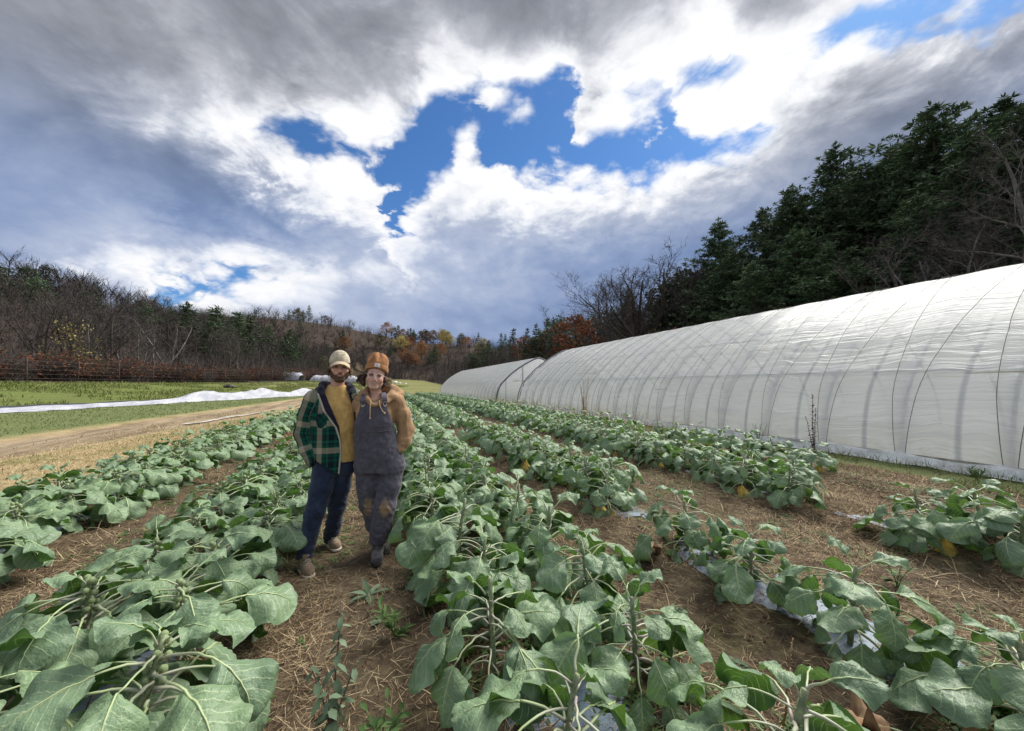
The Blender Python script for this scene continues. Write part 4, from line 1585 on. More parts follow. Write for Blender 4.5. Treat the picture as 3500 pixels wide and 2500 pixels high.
    while n < 56:
        x, y = 22.5 + 34 * rg.random() ** 1.3, rg.uniform(-2, 175)
        if x > 34 and y < 38:
            continue
        if not in_frame(x, y):
            continue
        h = rg.uniform(6.0, 9.5) if x < 30 else rg.uniform(7, 11)
        if y > 30 and x > 33:
            h *= .85
        pal = rg.random() < .18
        src = PALE[int(rg.integers(2))] if pal else BARE[int(rg.integers(6))]
        place('bare_tree', src, x, y, h / 12, rg.uniform(0, 6.28), ('bare dark brown tree ' + ('at the foot of the right bank ' if x < 30 else 'up the right bank ') + ('below the tall pines' if y < 34 else 'behind the near hoop house' if y < 75 else 'behind the far hoop house')) if not pal else 'bare pale barked tree among the dark brush on the right bank',
              'bare tree', 'bare trees on the right bank', wid=1.2)
        n += 1
    # --- the slope that falls from the pines towards the end of the valley
    n = 0
    while n < 84:
        y = 35 + 110 * rg.random() ** 1.6
        x = rg.uniform(30, 54)
        if not in_frame(x, y):
            continue
        k, rzr = rg.random(), rg.uniform(0, 6.28)
        top = max(14.6, 18.6 - .075 * (y - 36)) - hz(x, y) + rg.normal(0, .9)
        if k < .34:
            place('evergreen_tree', EVER[int(rg.integers(3))], x, y, max(4.5, top * .85) / 10, rzr, 'round dull evergreen among bare trees on the right slope', 'evergreen tree', 'evergreens on the right slope', wid=1.2)
        elif k < .46:
            place('autumn_tree', TUFT[3 if k < .42 else 1], x, y, max(4, top * .75) / 12, rzr, ['olive brown tree on the right slope', 'dull rust tree on the right slope'][0 if k < .42 else 1], 'autumn tree', 'dull leafy trees on the right slope', wid=1.3)
        else:
            place('bare_tree', BARE[int(rg.integers(6))], x, y, max(5, top) / 12, rzr, 'bare brown tree ' + ('just left of the pine stand' if y < 52 else 'around the lone leaning tree' if y < 75 else 'near the coloured trees') + ' on the right slope', 'bare tree', 'bare trees on the right slope', wid=1.5)
        n += 1
    # --- woods on the left, behind the fence
    def left_side(x, y):
        lat, dep = view(x, y)
        s = 1137 + 820 * lat / dep
        return 'at the left edge' if s < 90 else 'around the yellow leaved tree' if s < 260 else 'above the first cover peak' if s < 420 else 'above the black tarp' if s < 560 else 'behind the white tunnels'
    n = 0
    while n < 150:
        u, v = 49.5 + 92 * rg.random() ** 1.2, rg.uniform(14, 205)
        x, y = pt_uv(u, v)
        if not in_frame(x, y):
            continue
        k = rg.random()
        up = sstep(78, 108, u) * (1 - sstep(120, 170, v))
        rzr = rg.uniform(0, 6.28)
        if k < .88 * up:
            place('evergreen_tree', EVER[int(rg.integers(3))], x, y, rg.uniform(5.5, 8.5) / 10, rzr, 'dull green evergreen on the upper slope of the left hill', 'evergreen tree', 'evergreens on the left hill', wid=1.15)
        elif k > .955:
            place('autumn_tree', TUFT[3 if rg.random() < .7 else 1], x, y, rg.uniform(5, 8) / 12, rzr, 'dull olive brown leafy tree low in the left woods', 'leafy tree', 'leafy trees in the left woods', wid=1.2)
        else:
            place('bare_tree', BARE[int(rg.integers(6))] if rg.random() > .1 else PALE[int(rg.integers(2))], x, y, rg.uniform(9, 13.5) / 12, rzr, ('bare grey brown tree ' + ('close behind the fence ' if u < 58 else 'some way up the left hill ' if u < 82 else 'high on the left hill ') + left_side(x, y)), 'bare tree', 'bare trees in the left woods', wid=1.2)
        n += 1
    for x, y, h in [(-43, 120, 13), (-42, 131, 13), (-40, 138, 13.5), (-46, 126, 12), (-37, 146, 12), (-34, 158, 12), (-49, 119, 12), (-30, 150, 11), (-44, 141, 13)]:
        place('pine_tree', PINE_FAR[int(rg.integers(3))], x, y, h / 14 * 1.15, rg.uniform(0, 6), 'dark green pine in the clump where the left hill ends', 'pine tree', 'pine clump at the end of the left hill', wid=1.4)
    # --- far hill closing the valley
    def side(s):
        return 'left of the bearded man' if s < 720 else 'behind the two people' if s < 880 else 'under the coloured patch' if s < 1010 else 'by the far hoop house'
    n, nb, L = 0, 0, []
    while n < 205:
        x = rg.uniform(-120, 118)
        y = 196 + 140 * rg.random() ** 1.1
        if n < 28:
            y = rg.uniform(186, 206)
        lat, dep = view(x, y)
        s = 1137 + 820 * lat / dep
        if not (560 < s < 1330):
            continue
        k, rzr = rg.random(), rg.uniform(0, 6.28)
        hot = math.exp(-((s - 950) / 95) ** 2) * sstep(225, 265, y)
        grp = 'trees on the far hill'
        if n < 28:
            place('bare_tree', BARE[int(rg.integers(6))], x, y, rg.uniform(8, 11) / 12, rzr, 'far bare tree in the line ending the fields ' + side(s), 'bare tree', 'bare tree line at the end of the fields', wid=1.3)
        elif k < .85 * hot:
            t = [0, 0, 2, 2, 1, 3][int(rg.integers(6))]
            place('autumn_tree', TUFT[t], x, y, rg.uniform(9, 13) / 12, rzr, {0: 'far orange tree', 1: 'far rust red tree', 2: 'far golden yellow tree', 3: 'far olive tree'}[t] + ' in the coloured patch on the far hill', 'autumn tree', 'coloured trees on the far hill', wid=1.25)
        elif k < .85 * hot + .15:
            place('pine_tree', PINE_FAR[int(rg.integers(3))], x, y, rg.uniform(9, 14) / 14, rzr, 'far dark pine standing among bare trees on the far hill', 'pine tree', 'pines on the far hill', wid=1.1)
        elif k > .97:
            place('autumn_tree', TUFT[3], x, y, rg.uniform(8, 11) / 12, rzr, 'far dull olive tree among bare trees on the far hill', 'autumn tree', 'olive trees on the far hill', wid=1.2)
        elif y < 262 and nb < 36:
            place('bare_tree', BARE[int(rg.integers(6))], x, y, rg.uniform(9, 13) / 12, rzr, 'far bare grey tree ' + ('low on the far hill ' if y < 235 else 'halfway up the far hill ') + side(s), 'bare tree', 'bare trees on the far hill', wid=1.35)
            nb += 1
        else:
            L.append((x, y))
        n += 1
    for _ in range(240):
        u, v = 72 + 80 * rg.random(), rg.uniform(70, 240)
        if in_frame(*pt_uv(u, v)):
            L.append(pt_uv(u, v))
    FAR = Sticks()                                  # the rest of the far bare crowns: one mass
    for x, y in L:
        b, h = np.array([x, y, hz(x, y) - .2]), rg.uniform(8, 12)
        FAR.seg(b, b + (0, 0, h * .55), .16, .09, 4)
        for _ in range(26):
            az, q = rg.uniform(0, 6.28), rg.uniform(.3, .6)
            a = b + np.array([0, 0, h * q])
            e = a + np.array([math.cos(az) * h * rg.uniform(.1, .34), math.sin(az) * h * rg.uniform(.1, .34), h * rg.uniform(.15, .45)])
            s_ = unit(np.cross(e - a, rg.normal(0, 1, 3))) * .07
            FAR.tri(a - s_, a + s_, e)
            for _ in range(5):
                a2 = a + (e - a) * rg.uniform(.3, 1)
                e2 = a2 + unit(e - a + rg.normal(0, h * .12, 3)) * h * rg.uniform(.08, .2)
                FAR.tri(a2 - s_ * .6, a2 + s_ * .6, e2)
    link('bare_woods', FAR.build('bare_woods', TWIG), kind='stuff', label='grey mass of bare trees covering the upper far hill')
    # --- brush along the fence and the foot of the bank
    SH = [shrub(2.6, 71, RUST), shrub(2.6, 72, OLIVE), shrub(2.6, 73, RUST, 260, .08, 220), shrub(2.6, 74, NEEDLE, 900, .12)]
    for i in range(64):
        u, v = 47.6 + 3.2 * rg.random(), 14 + 92 * (i + rg.random()) / 64
        x, y = pt_uv(u, v)
        if not in_frame(x, y):
            continue
        k = 3 if v < 34 and rg.random() < .5 else int(rg.choice([0, 0, 1, 2, 2]))
        place('shrub', SH[k], x, y, rg.uniform(.75, 1.25), rg.uniform(0, 6), ['rusty red shrub in the brush along the deer fence', 'olive shrub in the brush along the deer fence', 'bare reddish thicket along the deer fence',
              'dark evergreen bush at the near end of the deer fence'][k], 'shrub', 'brush along the deer fence', ('stems', 'foliage'), wid=1.25)
    for i in range(46):
        x, y = 21.5 + 9 * rg.random(), rg.uniform(2, 75)
        if not in_frame(x, y):
            continue
        k = int(rg.choice([1, 1, 2, 0]))
        place('shrub', SH[k], x, y, rg.uniform(.9, 1.8), rg.uniform(0, 6), ['rusty shrub at the foot of the right bank', 'olive brown shrub at the foot of the right bank', 'bare thicket at the foot of the right bank'][k],
              'shrub', 'brush on the right bank', ('stems', 'foliage'), wid=1.3)

    # --- undergrowth: saplings and brush nobody could count
    def brush(name, pts, hmin, hmax, mat, lab):
        S = Sticks()
        for x, y in pts:
            z = hz(x, y)
            for _ in range(7):
                a = np.array([x + rg.normal(0, .8), y + rg.normal(0, .8), z - .1])
                e = a + np.array([rg.normal(0, .35), rg.normal(0, .35), 1.0]) * rg.uniform(hmin, hmax)
                s = unit(np.cross(e - a, rg.normal(0, 1, 3))) * .03
                S.tri(a - s, a + s, e)
                for _ in range(4):
                    q = a + (e - a) * rg.uniform(.3, .95)
                    e2 = q + unit((e - a) + rg.normal(0, 1.6, 3)) * rg.uniform(.5, 1.6)
                    S.tri(q - s * .6, q + s * .6, e2)
            c = np.array([x, y, z + hmin * .3])
            S.quads(clump(rg, c, rg.uniform(.7, 1.5), 7, .7, .3))
        link(name, S.build(name, mat), kind='stuff', label=lab)
    L = []
    while len(L) < 3000:
        u, v = 49.5 + 100 * rg.random() ** 1.3, rg.uniform(-30, 215)
        x, y = pt_uv(u, v)
        if in_frame(x, y, 45):
            L.append((x, y))
    brush('undergrowth', L, 1.5, 6.0, TWIG, 'grey brown undergrowth between the trees of the left woods')
    L = []
    while len(L) < 1100:
        x, y = 21 + 42 * rg.random() ** 1.4, rg.uniform(-4, 190)
        if in_frame(x, y):
            L.append((x, y))
    brush('undergrowth', L, 1.0, 3.8, TWIG, 'dark brown undergrowth on the right bank')
    L = []
    while len(L) < 2600:
        x, y = rg.uniform(-135, 122), 190 + 150 * rg.random()
        if in_frame(x, y):
            L.append((x, y))
    brush('undergrowth', L, 3.0, 8.5, TWIG, 'grey undergrowth of the far hill')


build_trees()
# ------------------------------------------------------------------ people: distance fields meshed with surface nets
class Field:
    def __init__(self, lo, hi, step, fine=None):
        """step may be refined for z above fine=(z0, step)"""
        ax = []
        for i in range(3):
            if fine and i == 2:
                a = np.concatenate([np.arange(lo[2], fine[0], step), np.arange(fine[0], hi[2] + fine[1], fine[1])])
            elif fine:
                a = np.arange(lo[i], hi[i] + fine[1], fine[1]) if fine[1] > 0.0045 else np.concatenate(
                    [np.arange(lo[i], fine[2][i] - .14, step), np.arange(fine[2][i] - .14, fine[2][i] + .14, fine[1]), np.arange(fine[2][i] + .14, hi[i] + step, step)])
            else:
                a = np.arange(lo[i], hi[i] + step, step)
            ax.append(a.astype(np.float32))
        self.ax = ax
        self.X, self.Y, self.Z = np.meshgrid(*ax, indexing='ij')
        self.D = np.full(self.X.shape, 9.0, np.float32)

    def cap(self, a, b, ra, rb=None):
        rb = ra if rb is None else rb
        a, b = np.asarray(a, np.float32), np.asarray(b, np.float32)
        ab = b - a
        px, py, pz = self.X - a[0], self.Y - a[1], self.Z - a[2]
        t = np.clip((px * ab[0] + py * ab[1] + pz * ab[2]) / max(1e-9, float(ab @ ab)), 0, 1)
        return np.sqrt((px - t * ab[0]) ** 2 + (py - t * ab[1]) ** 2 + (pz - t * ab[2]) ** 2) - (ra + (rb - ra) * t)

    def chain(self, pts, rad, k=0.02):
        d = None
        for i in range(len(pts) - 1):
            e = self.cap(pts[i], pts[i + 1], rad[i], rad[i + 1])
            d = e if d is None else smin(d, e, k)
        return d

    def ell(self, c, r, rot=None):
        p = np.stack([self.X - c[0], self.Y - c[1], self.Z - c[2]])
        if rot is not None:
            m = np.array(rot.to_matrix(), np.float32).T
            p = np.tensordot(m, p, 1)
        q = np.sqrt((p[0] / r[0]) ** 2 + (p[1] / r[1]) ** 2 + (p[2] / r[2]) ** 2)
        q2 = np.sqrt((p[0] / r[0] ** 2) ** 2 + (p[1] / r[1] ** 2) ** 2 + (p[2] / r[2] ** 2) ** 2)
        return q * (q - 1) / np.maximum(q2, 1e-6)

    def col(self, st, power=2.3, grow=0.0):
        """column of ellipses: stations (z, cx, cy, a, b)"""
        st = sorted(st)
        z = [s[0] for s in st]
        cx, cy, a, b = (np.interp(self.Z, z, [s[i] for s in st]).astype(np.float32) for i in (1, 2, 3, 4))
        a, b = a + grow, b + grow
        q = (np.abs((self.X - cx) / a) ** power + np.abs((self.Y - cy) / b) ** power) ** (1 / power)
        d = (q - 1) * np.minimum(a, b)
        return smax(d, np.maximum(st[0][0] - self.Z, self.Z - st[-1][0]), 0.01)

    def mesh(self):
        D = self.D
        ax = self.ax
        s = D < 0
        nx, ny, nz = D.shape
        cs = np.zeros((nx - 1, ny - 1, nz - 1), np.int8)
        for i in (0, 1):
            for j in (0, 1):
                for k in (0, 1):
                    cs += s[i:nx - 1 + i, j:ny - 1 + j, k:nz - 1 + k]
        act = (cs > 0) & (cs < 8)
        idx = np.argwhere(act)
        vid = np.full(act.shape, -1, np.int64)
        vid[act] = np.arange(len(idx))
        P = np.zeros((len(idx), 3))
        cnt = np.zeros(len(idx))
        co = [(0, 0, 0), (1, 0, 0), (0, 1, 0), (1, 1, 0), (0, 0, 1), (1, 0, 1), (0, 1, 1), (1, 1, 1)]
        ed = [(0, 1), (2, 3), (4, 5), (6, 7), (0, 2), (1, 3), (4, 6), (5, 7), (0, 4), (1, 5), (2, 6), (3, 7)]
        val = [D[idx[:, 0] + c[0], idx[:, 1] + c[1], idx[:, 2] + c[2]] for c in co]
        pos = [np.stack([ax[m][idx[:, m] + c[m]] for m in range(3)], 1) for c in co]
        for a, b in ed:
            m = (val[a] < 0) != (val[b] < 0)
            t = np.where(m, val[a] / np.where(m, val[a] - val[b], 1), 0)[:, None]
            P += np.where(m[:, None], pos[a] + (pos[b] - pos[a]) * t, 0)
            cnt += m
        P /= cnt[:, None]
        faces = []
        for axis in range(3):
            o = [q for q in range(3) if q != axis]
            sl0 = [slice(None)] * 3
            sl1 = [slice(None)] * 3
            sl0[axis], sl1[axis] = slice(0, -1), slice(1, None)
            a, b = s[tuple(sl0)], s[tuple(sl1)]
            e = np.argwhere(a != b)
            e = e[(e[:, o[0]] > 0) & (e[:, o[1]] > 0) & (e[:, o[0]] < D.shape[o[0]] - 1) & (e[:, o[1]] < D.shape[o[1]] - 1)]
            if not len(e):
                continue
            q = []
            for da, db in ((-1, -1), (0, -1), (0, 0), (-1, 0)):
                c = e.copy()
                c[:, o[0]] += da
                c[:, o[1]] += db
                q.append(vid[c[:, 0], c[:, 1], c[:, 2]])
            q = np.stack(q, 1)
            ins = a[e[:, 0], e[:, 1], e[:, 2]]
            if axis == 1:
                ins = ~ins
            q[~ins] = q[~ins][:, ::-1]
            faces.append(q)
        return P, np.concatenate(faces)


def smin(a, b, k):
    h = np.clip(0.5 + 0.5 * (b - a) / k, 0, 1)
    return b + (a - b) * h - k * h * (1 - h)


def smax(a, b, k):
    return -smin(-a, -b, k)


def relax(P, F, n=1, w=0.5):
    for _ in range(n):
        acc = np.zeros_like(P)
        c = np.zeros(len(P))
        for i in range(4):
            for j in (1, 3):
                np.add.at(acc, F[:, i], P[F[:, (i + j) % 4]])
                np.add.at(c, F[:, i], 1)
        P = P * (1 - w) + w * acc / np.maximum(c, 1)[:, None]
    return P


def vcol_material(name, rough=0.5, spec=0.35, sss=0.0, noise=0.06, bump=0.15, scale=60):
    m, N = material(name, rough, spec)
    a = N.new('ShaderNodeAttribute')
    a.attribute_name = 'tone'
    p = N.val(N.new('ShaderNodeTexCoord').outputs['Object'])
    n = N.noise(p, scale, 4, 0.6)
    c = N.mix(n, N.mix(1.0, N.val(a.outputs['Color']), (1 - noise,) * 3, 'MULTIPLY'), N.mix(1.0, N.val(a.outputs['Color']), (1 + noise,) * 3, 'MULTIPLY'))
    N.link(c, N.bsdf.inputs['Base Color'])
    if sss:
        N.bsdf.inputs['Subsurface Weight'].default_value = sss
        N.bsdf.inputs['Subsurface Radius'].default_value = (.012, .004, .002)
        N.bsdf.inputs['Subsurface Scale'].default_value = 1.0
    N.link(N.bump(n, bump, 0.003), N.bsdf.inputs['Normal'])
    return m


SKIN = vcol_material('skin', 0.5, 0.35, 0.12, noise=.10, bump=.3, scale=110)


def fabric(name, col, rough=0.9, weave=260, fold=18, bump=0.35, col2=None, extra=None):
    m, N = material(name, rough, 0.15)
    p = N.val(N.new('ShaderNodeTexCoord').outputs['Object'])
    f = N.noise(N.mapping(p, scale=(1, 1, .8)), fold, 4, 0.6, 0.4)
    w = N.noise(p, weave, 2, 0.5)
    c = N.mix(f.step(.3, .7), tuple(x * .78 for x in col), col2 or tuple(min(1, x * 1.22) for x in col))
    if extra:
        c = extra(N, p, f, c)
    N.link(c, N.bsdf.inputs['Base Color'])
    N.link(N.bump(f + w * 0.12, bump, 0.02), N.bsdf.inputs['Normal'])
    N.bsdf.inputs['Sheen Weight'].default_value = 0.15
    return m


def plaid_material():
    m, N = material('plaid_flannel', 0.92, 0.12)
    a = N.new('ShaderNodeAttribute')
    a.attribute_name = 'weave'
    x, y, edge = N.sep(N.val(a.outputs['Vector']))

    G, DK, TN, MG, BL = (.007, .068, .046), (.006, .024, .023), (.37, .315, .235), (.013, .105, .070), (.008, .013, .020)
    stops = [(0.0, TN), (.20, TN), (.21, G), (.30, G), (.31, DK), (.37, DK), (.38, MG), (.46, MG), (.47, BL), (.68, BL), (.69, G), (.79, G), (.80, DK), (.86, DK), (.87, G), (.99, G)]
    t1 = (x / 0.205).frac()
    t2 = (y / 0.235).frac()
    c1 = N.ramp(t1, stops, 'CONSTANT')
    c2 = N.ramp(t2, stops, 'CONSTANT')
    # twill: warp and weft mixed half and half
    c = N.mix(0.5, c1, c2)
    c = N.mix(edge.step(-.016, -.014), c, (.40, .38, .31))
    c = N.mix(edge.step(-.001, .001), c, (.020, .018, .034))
    p = N.val(N.new('ShaderNodeTexCoord').outputs['Object'])
    f = N.noise(p, 16, 4, 0.6, 0.4)
    w = N.noise(p, 300, 2, 0.5)
    c = N.mix(w, N.mix(1.0, c, (.75,) * 3, 'MULTIPLY'), N.mix(1.0, c, (1.25,) * 3, 'MULTIPLY'))
    N.link(c, N.bsdf.inputs['Base Color'])
    N.link(N.bump(f + w * 0.15, 0.4, 0.02), N.bsdf.inputs['Normal'])
    return m


def head_field(F, c, s, sy=1.0, roll=0.0, male=True):
    """head with centre c between the ears at eye height, scale s; front is -y. Works in a rotated copy of the grid."""
    X0, Y0, Z0 = F.X, F.Y, F.Z
    x, y, z = (X0 - c[0]) / s, (Y0 - c[1]) / s, (Z0 - c[2]) / s
    cr_, sr_ = math.cos(roll), math.sin(roll)
    F.X, F.Y, F.Z = cr_ * x - sr_ * z, y, sr_ * x + cr_ * z
    d = F.ell((0, .014, .040), (.075, .094, .080))
    d = smin(d, F.ell((0, -.026, -.034), (.061 if male else .063, .066, .080 if male else .076)), .035)
    jw = .049 if male else .044
    d = smin(d, F.cap((-jw, -.005, -.058), (jw, -.005, -.058), .024), .03)
    d = smin(d, F.cap((-.014, -.072, -.096 if male else -.091), (.014, -.072, -.096 if male else -.091), .021 if male else .019), .03)
    for sg in (-1, 1):
        d = smin(d, F.ell((sg * .040, -.062, -.020 if male else -.026), (.028, .025, .024)), .024)                     # cheeks
        d = smin(d, F.ell((sg * .078, .012, .000), (.009, .020, .031), Euler((R(-12), 0, sg * R(22)))), .008)   # ears
        d = smax(d, -F.ell((sg * .031, -.099, .014), (.019, .017, .009)), .012)                      # eye sockets
    d = smin(d, F.cap((-.030, -.083, .030), (.030, -.083, .030), .010 if male else .007), .016)      # brow
    d = smin(d, F.cap((0, -.088, .014), (0, -.112 if male else -.107, -.026), .0085 if male else .0075, .0122 if male else .0105), .010)                      # nose
    for sg in (-1, 1):
        d = smin(d, F.ell((sg * .012, -.101, -.032), (.009, .010, .008)), .007)
    d = smin(d, F.ell((0, -.088, -.058), (.030, .012, .016)), .014)                                  # muzzle
    d = smin(d, F.cap((-.019, -.094, -.055), (.019, -.094, -.055), .0050), .006)                     # upper lip
    d = smin(d, F.cap((-.016, -.093, -.068), (.016, -.093, -.068), .0058), .006)                     # lower lip
    sm = .009 if male else .012
    curve = F.Z + .0615 - sm * (F.X / .030) ** 2 * 1.0
    d = smax(d, -np.maximum(np.maximum(np.abs(curve) - (.0014 if male else .0046), np.abs(F.X) - (.025 if male else .029)), F.Y + .078), .004)
    loc = (F.X, F.Y, F.Z)
    F.X, F.Y, F.Z = X0, Y0, Z0
    return d * s, loc


def to_local(P, c, s, roll):
    q = (P - np.asarray(c)) / s
    cr_, sr_ = math.cos(roll), math.sin(roll)
    return np.stack([cr_ * q[:, 0] - sr_ * q[:, 2], q[:, 1], sr_ * q[:, 0] + cr_ * q[:, 2]], 1)


def from_local(q, c, s, roll):
    q = np.atleast_2d(np.asarray(q, float))
    cr_, sr_ = math.cos(roll), math.sin(roll)
    return np.stack([cr_ * q[:, 0] + sr_ * q[:, 2], q[:, 1], -sr_ * q[:, 0] + cr_ * q[:, 2]], 1) * s + np.asarray(c)


def skin_tone(P, c, s, roll, base, lip, blush):
    q = to_local(P, c, s, roll)
    T = np.tile(np.array([*base, 1.0]), (len(P), 1))

    def blend(mask, col):
        T[:, :3] = T[:, :3] * (1 - mask[:, None]) + np.array(col) * mask[:, None]
    for sg in (-1, 1):
        blend(0.55 * np.exp(-(((q[:, 0] - sg * .036) / .022) ** 2 + ((q[:, 2] + .022) / .022) ** 2)) * (q[:, 1] < -.03), blush)
        blend(0.35 * np.exp(-(((q[:, 0] - sg * .078) / .012) ** 2 + ((q[:, 2]) / .03) ** 2)), blush)
        blend(0.25 * np.exp(-(((q[:, 0] - sg * .031) / .016) ** 2 + ((q[:, 2] - .004) / .008) ** 2)) * (q[:, 1] < -.05), tuple(b * .6 for b in base))
    blend(0.5 * np.exp(-((q[:, 0] / .012) ** 2 + ((q[:, 2] + .028) / .014) ** 2)) * (q[:, 1] < -.09), blush)
    lm = np.exp(-((q[:, 0] / .021) ** 4 + ((q[:, 2] + .0615 - .009 * (q[:, 0] / .03) ** 2) / .0115) ** 4)) * (q[:, 1] < -.075)
    blend(0.8 * lm, lip)
    return T


HAND = [(.000, .00, .000), (.0, .0, -.02)]


def hand(F, d, wrist, direc, side, palm=(.0, 1.0, 0.0)):
    """relaxed hand hanging from the wrist along direc: palm, four bent fingers of different length, thumb off the side"""
    w = np.asarray(wrist, float)
    a = unit(np.asarray(direc, float))
    n = unit(np.asarray(palm, float) - a * (np.asarray(palm, float) @ a))
    b = np.cross(a, n) * side
    c = w + a * .075
    d = smin(d, F.cap(w, w + a * .03, .026, .026), .02)
    for k, off in enumerate((-.027, -.009, .009, .026)):
        L = (.064, .074, .070, .054)[k]
        p0 = w + a * .030 + b * off * .8
        p1 = c + b * off
        p2 = p1 + (a * .85 + n * .35) * L * .55
        p3 = p2 + (a * .55 + n * .8) * L * .5
        d = smin(d, F.cap(p0, p1, .015, .011), .012)
        d = smin(d, F.cap(p1, p2, .0098, .0088), .004)
        d = smin(d, F.cap(p2, p3, .0088, .0072), .004)
    t0, t1 = w + a * .03 - b * .022, w + a * .062 - b * .046 + n * .012
    d = smin(d, F.cap(t0, t1, .014, .0108), .010)
    d = smin(d, F.cap(t1, t1 + a * .032 - b * .004 + n * .010, .0105, .0080), .005)
    return d


def part(name, F, mats, parent, smooth=1, mat_idx=None, attrs=None):
    P, Q = F.mesh()
    if smooth:
        P = relax(P, Q, smooth)
    return P, Q


def put(name, P, Q, mats, parent, mat_idx=None, attrs=None):
    return link(name, mesh(name, P, Q, mats, True, mat_idx=mat_idx, attrs=attrs), parent)


def strands(name, curves, mat, parent, r0=.0016, flat=1.0):
    mb = MB()
    for c in curves:
        c = cr(c, 9)[0]
        mb.tube(c, np.linspace(r0, r0 * .3, len(c)), 3, cap=False)
    return link(name, mb.build(name, mat), parent, kind='stuff')


def folds(F, seed, amp, sx, sz, sy=None):
    sy = sy or sx
    n = fbm(F.X * sx, F.Y * sy, F.Z * sz, octv=3, seed=seed)
    return amp * (1 - 2.4 * np.abs(n)).astype(np.float32)


def eye(parent, c, s, roll, sg, iris):
    white = simple('eye_white', (.36, .32, .30), .3, .5, .05)
    dark = simple('eye_iris', iris, .15, .6, .1)
    q = from_local((sg * .031, -.0800, .0125), c, s, roll)[0]
    mb = MB().ball(q, .0112 * s, 12, 8, 0)
    mb.ball(q + np.array([0, -.0080 * s, -.0008]), (.0058 * s, .0036 * s, .0058 * s), 10, 6, 1)
    link('eye', mb.build('eye', [white, dark]), parent)


def lid_and_brow(parent, c, s, roll, brow_mat, skin_lid, male):
    for sg in (-1, 1):
        t = np.linspace(-1, 1, 9)
        q = np.stack([sg * (.032 + t * .0195), -.0905 - .004 * (1 - t ** 2) + .010 * np.clip(t, 0, 1) ** 2, .031 + .0045 * (1 - t ** 2) - .004 * t], 1)
        r = (.0042 if male else .0026) * (1 - .55 * np.abs(t) ** 2)
        link('eyebrow', MB().tube(from_local(q, c, s, roll), r * s, 6).build('eyebrow', brow_mat), parent)
        for zc, sag, rr, yo in ((.0192, -.0052, .0046, -.0905), (.0062, .0026, .0036, -.0880)):
            q = np.stack([sg * (.031 + t * .0155), yo + .011 * t ** 2, zc + sag * t ** 2], 1)
            link('eyelid', MB().tube(from_local(q, c, s, roll), np.full(9, rr * s), 6).build('eyelid', skin_lid), parent)


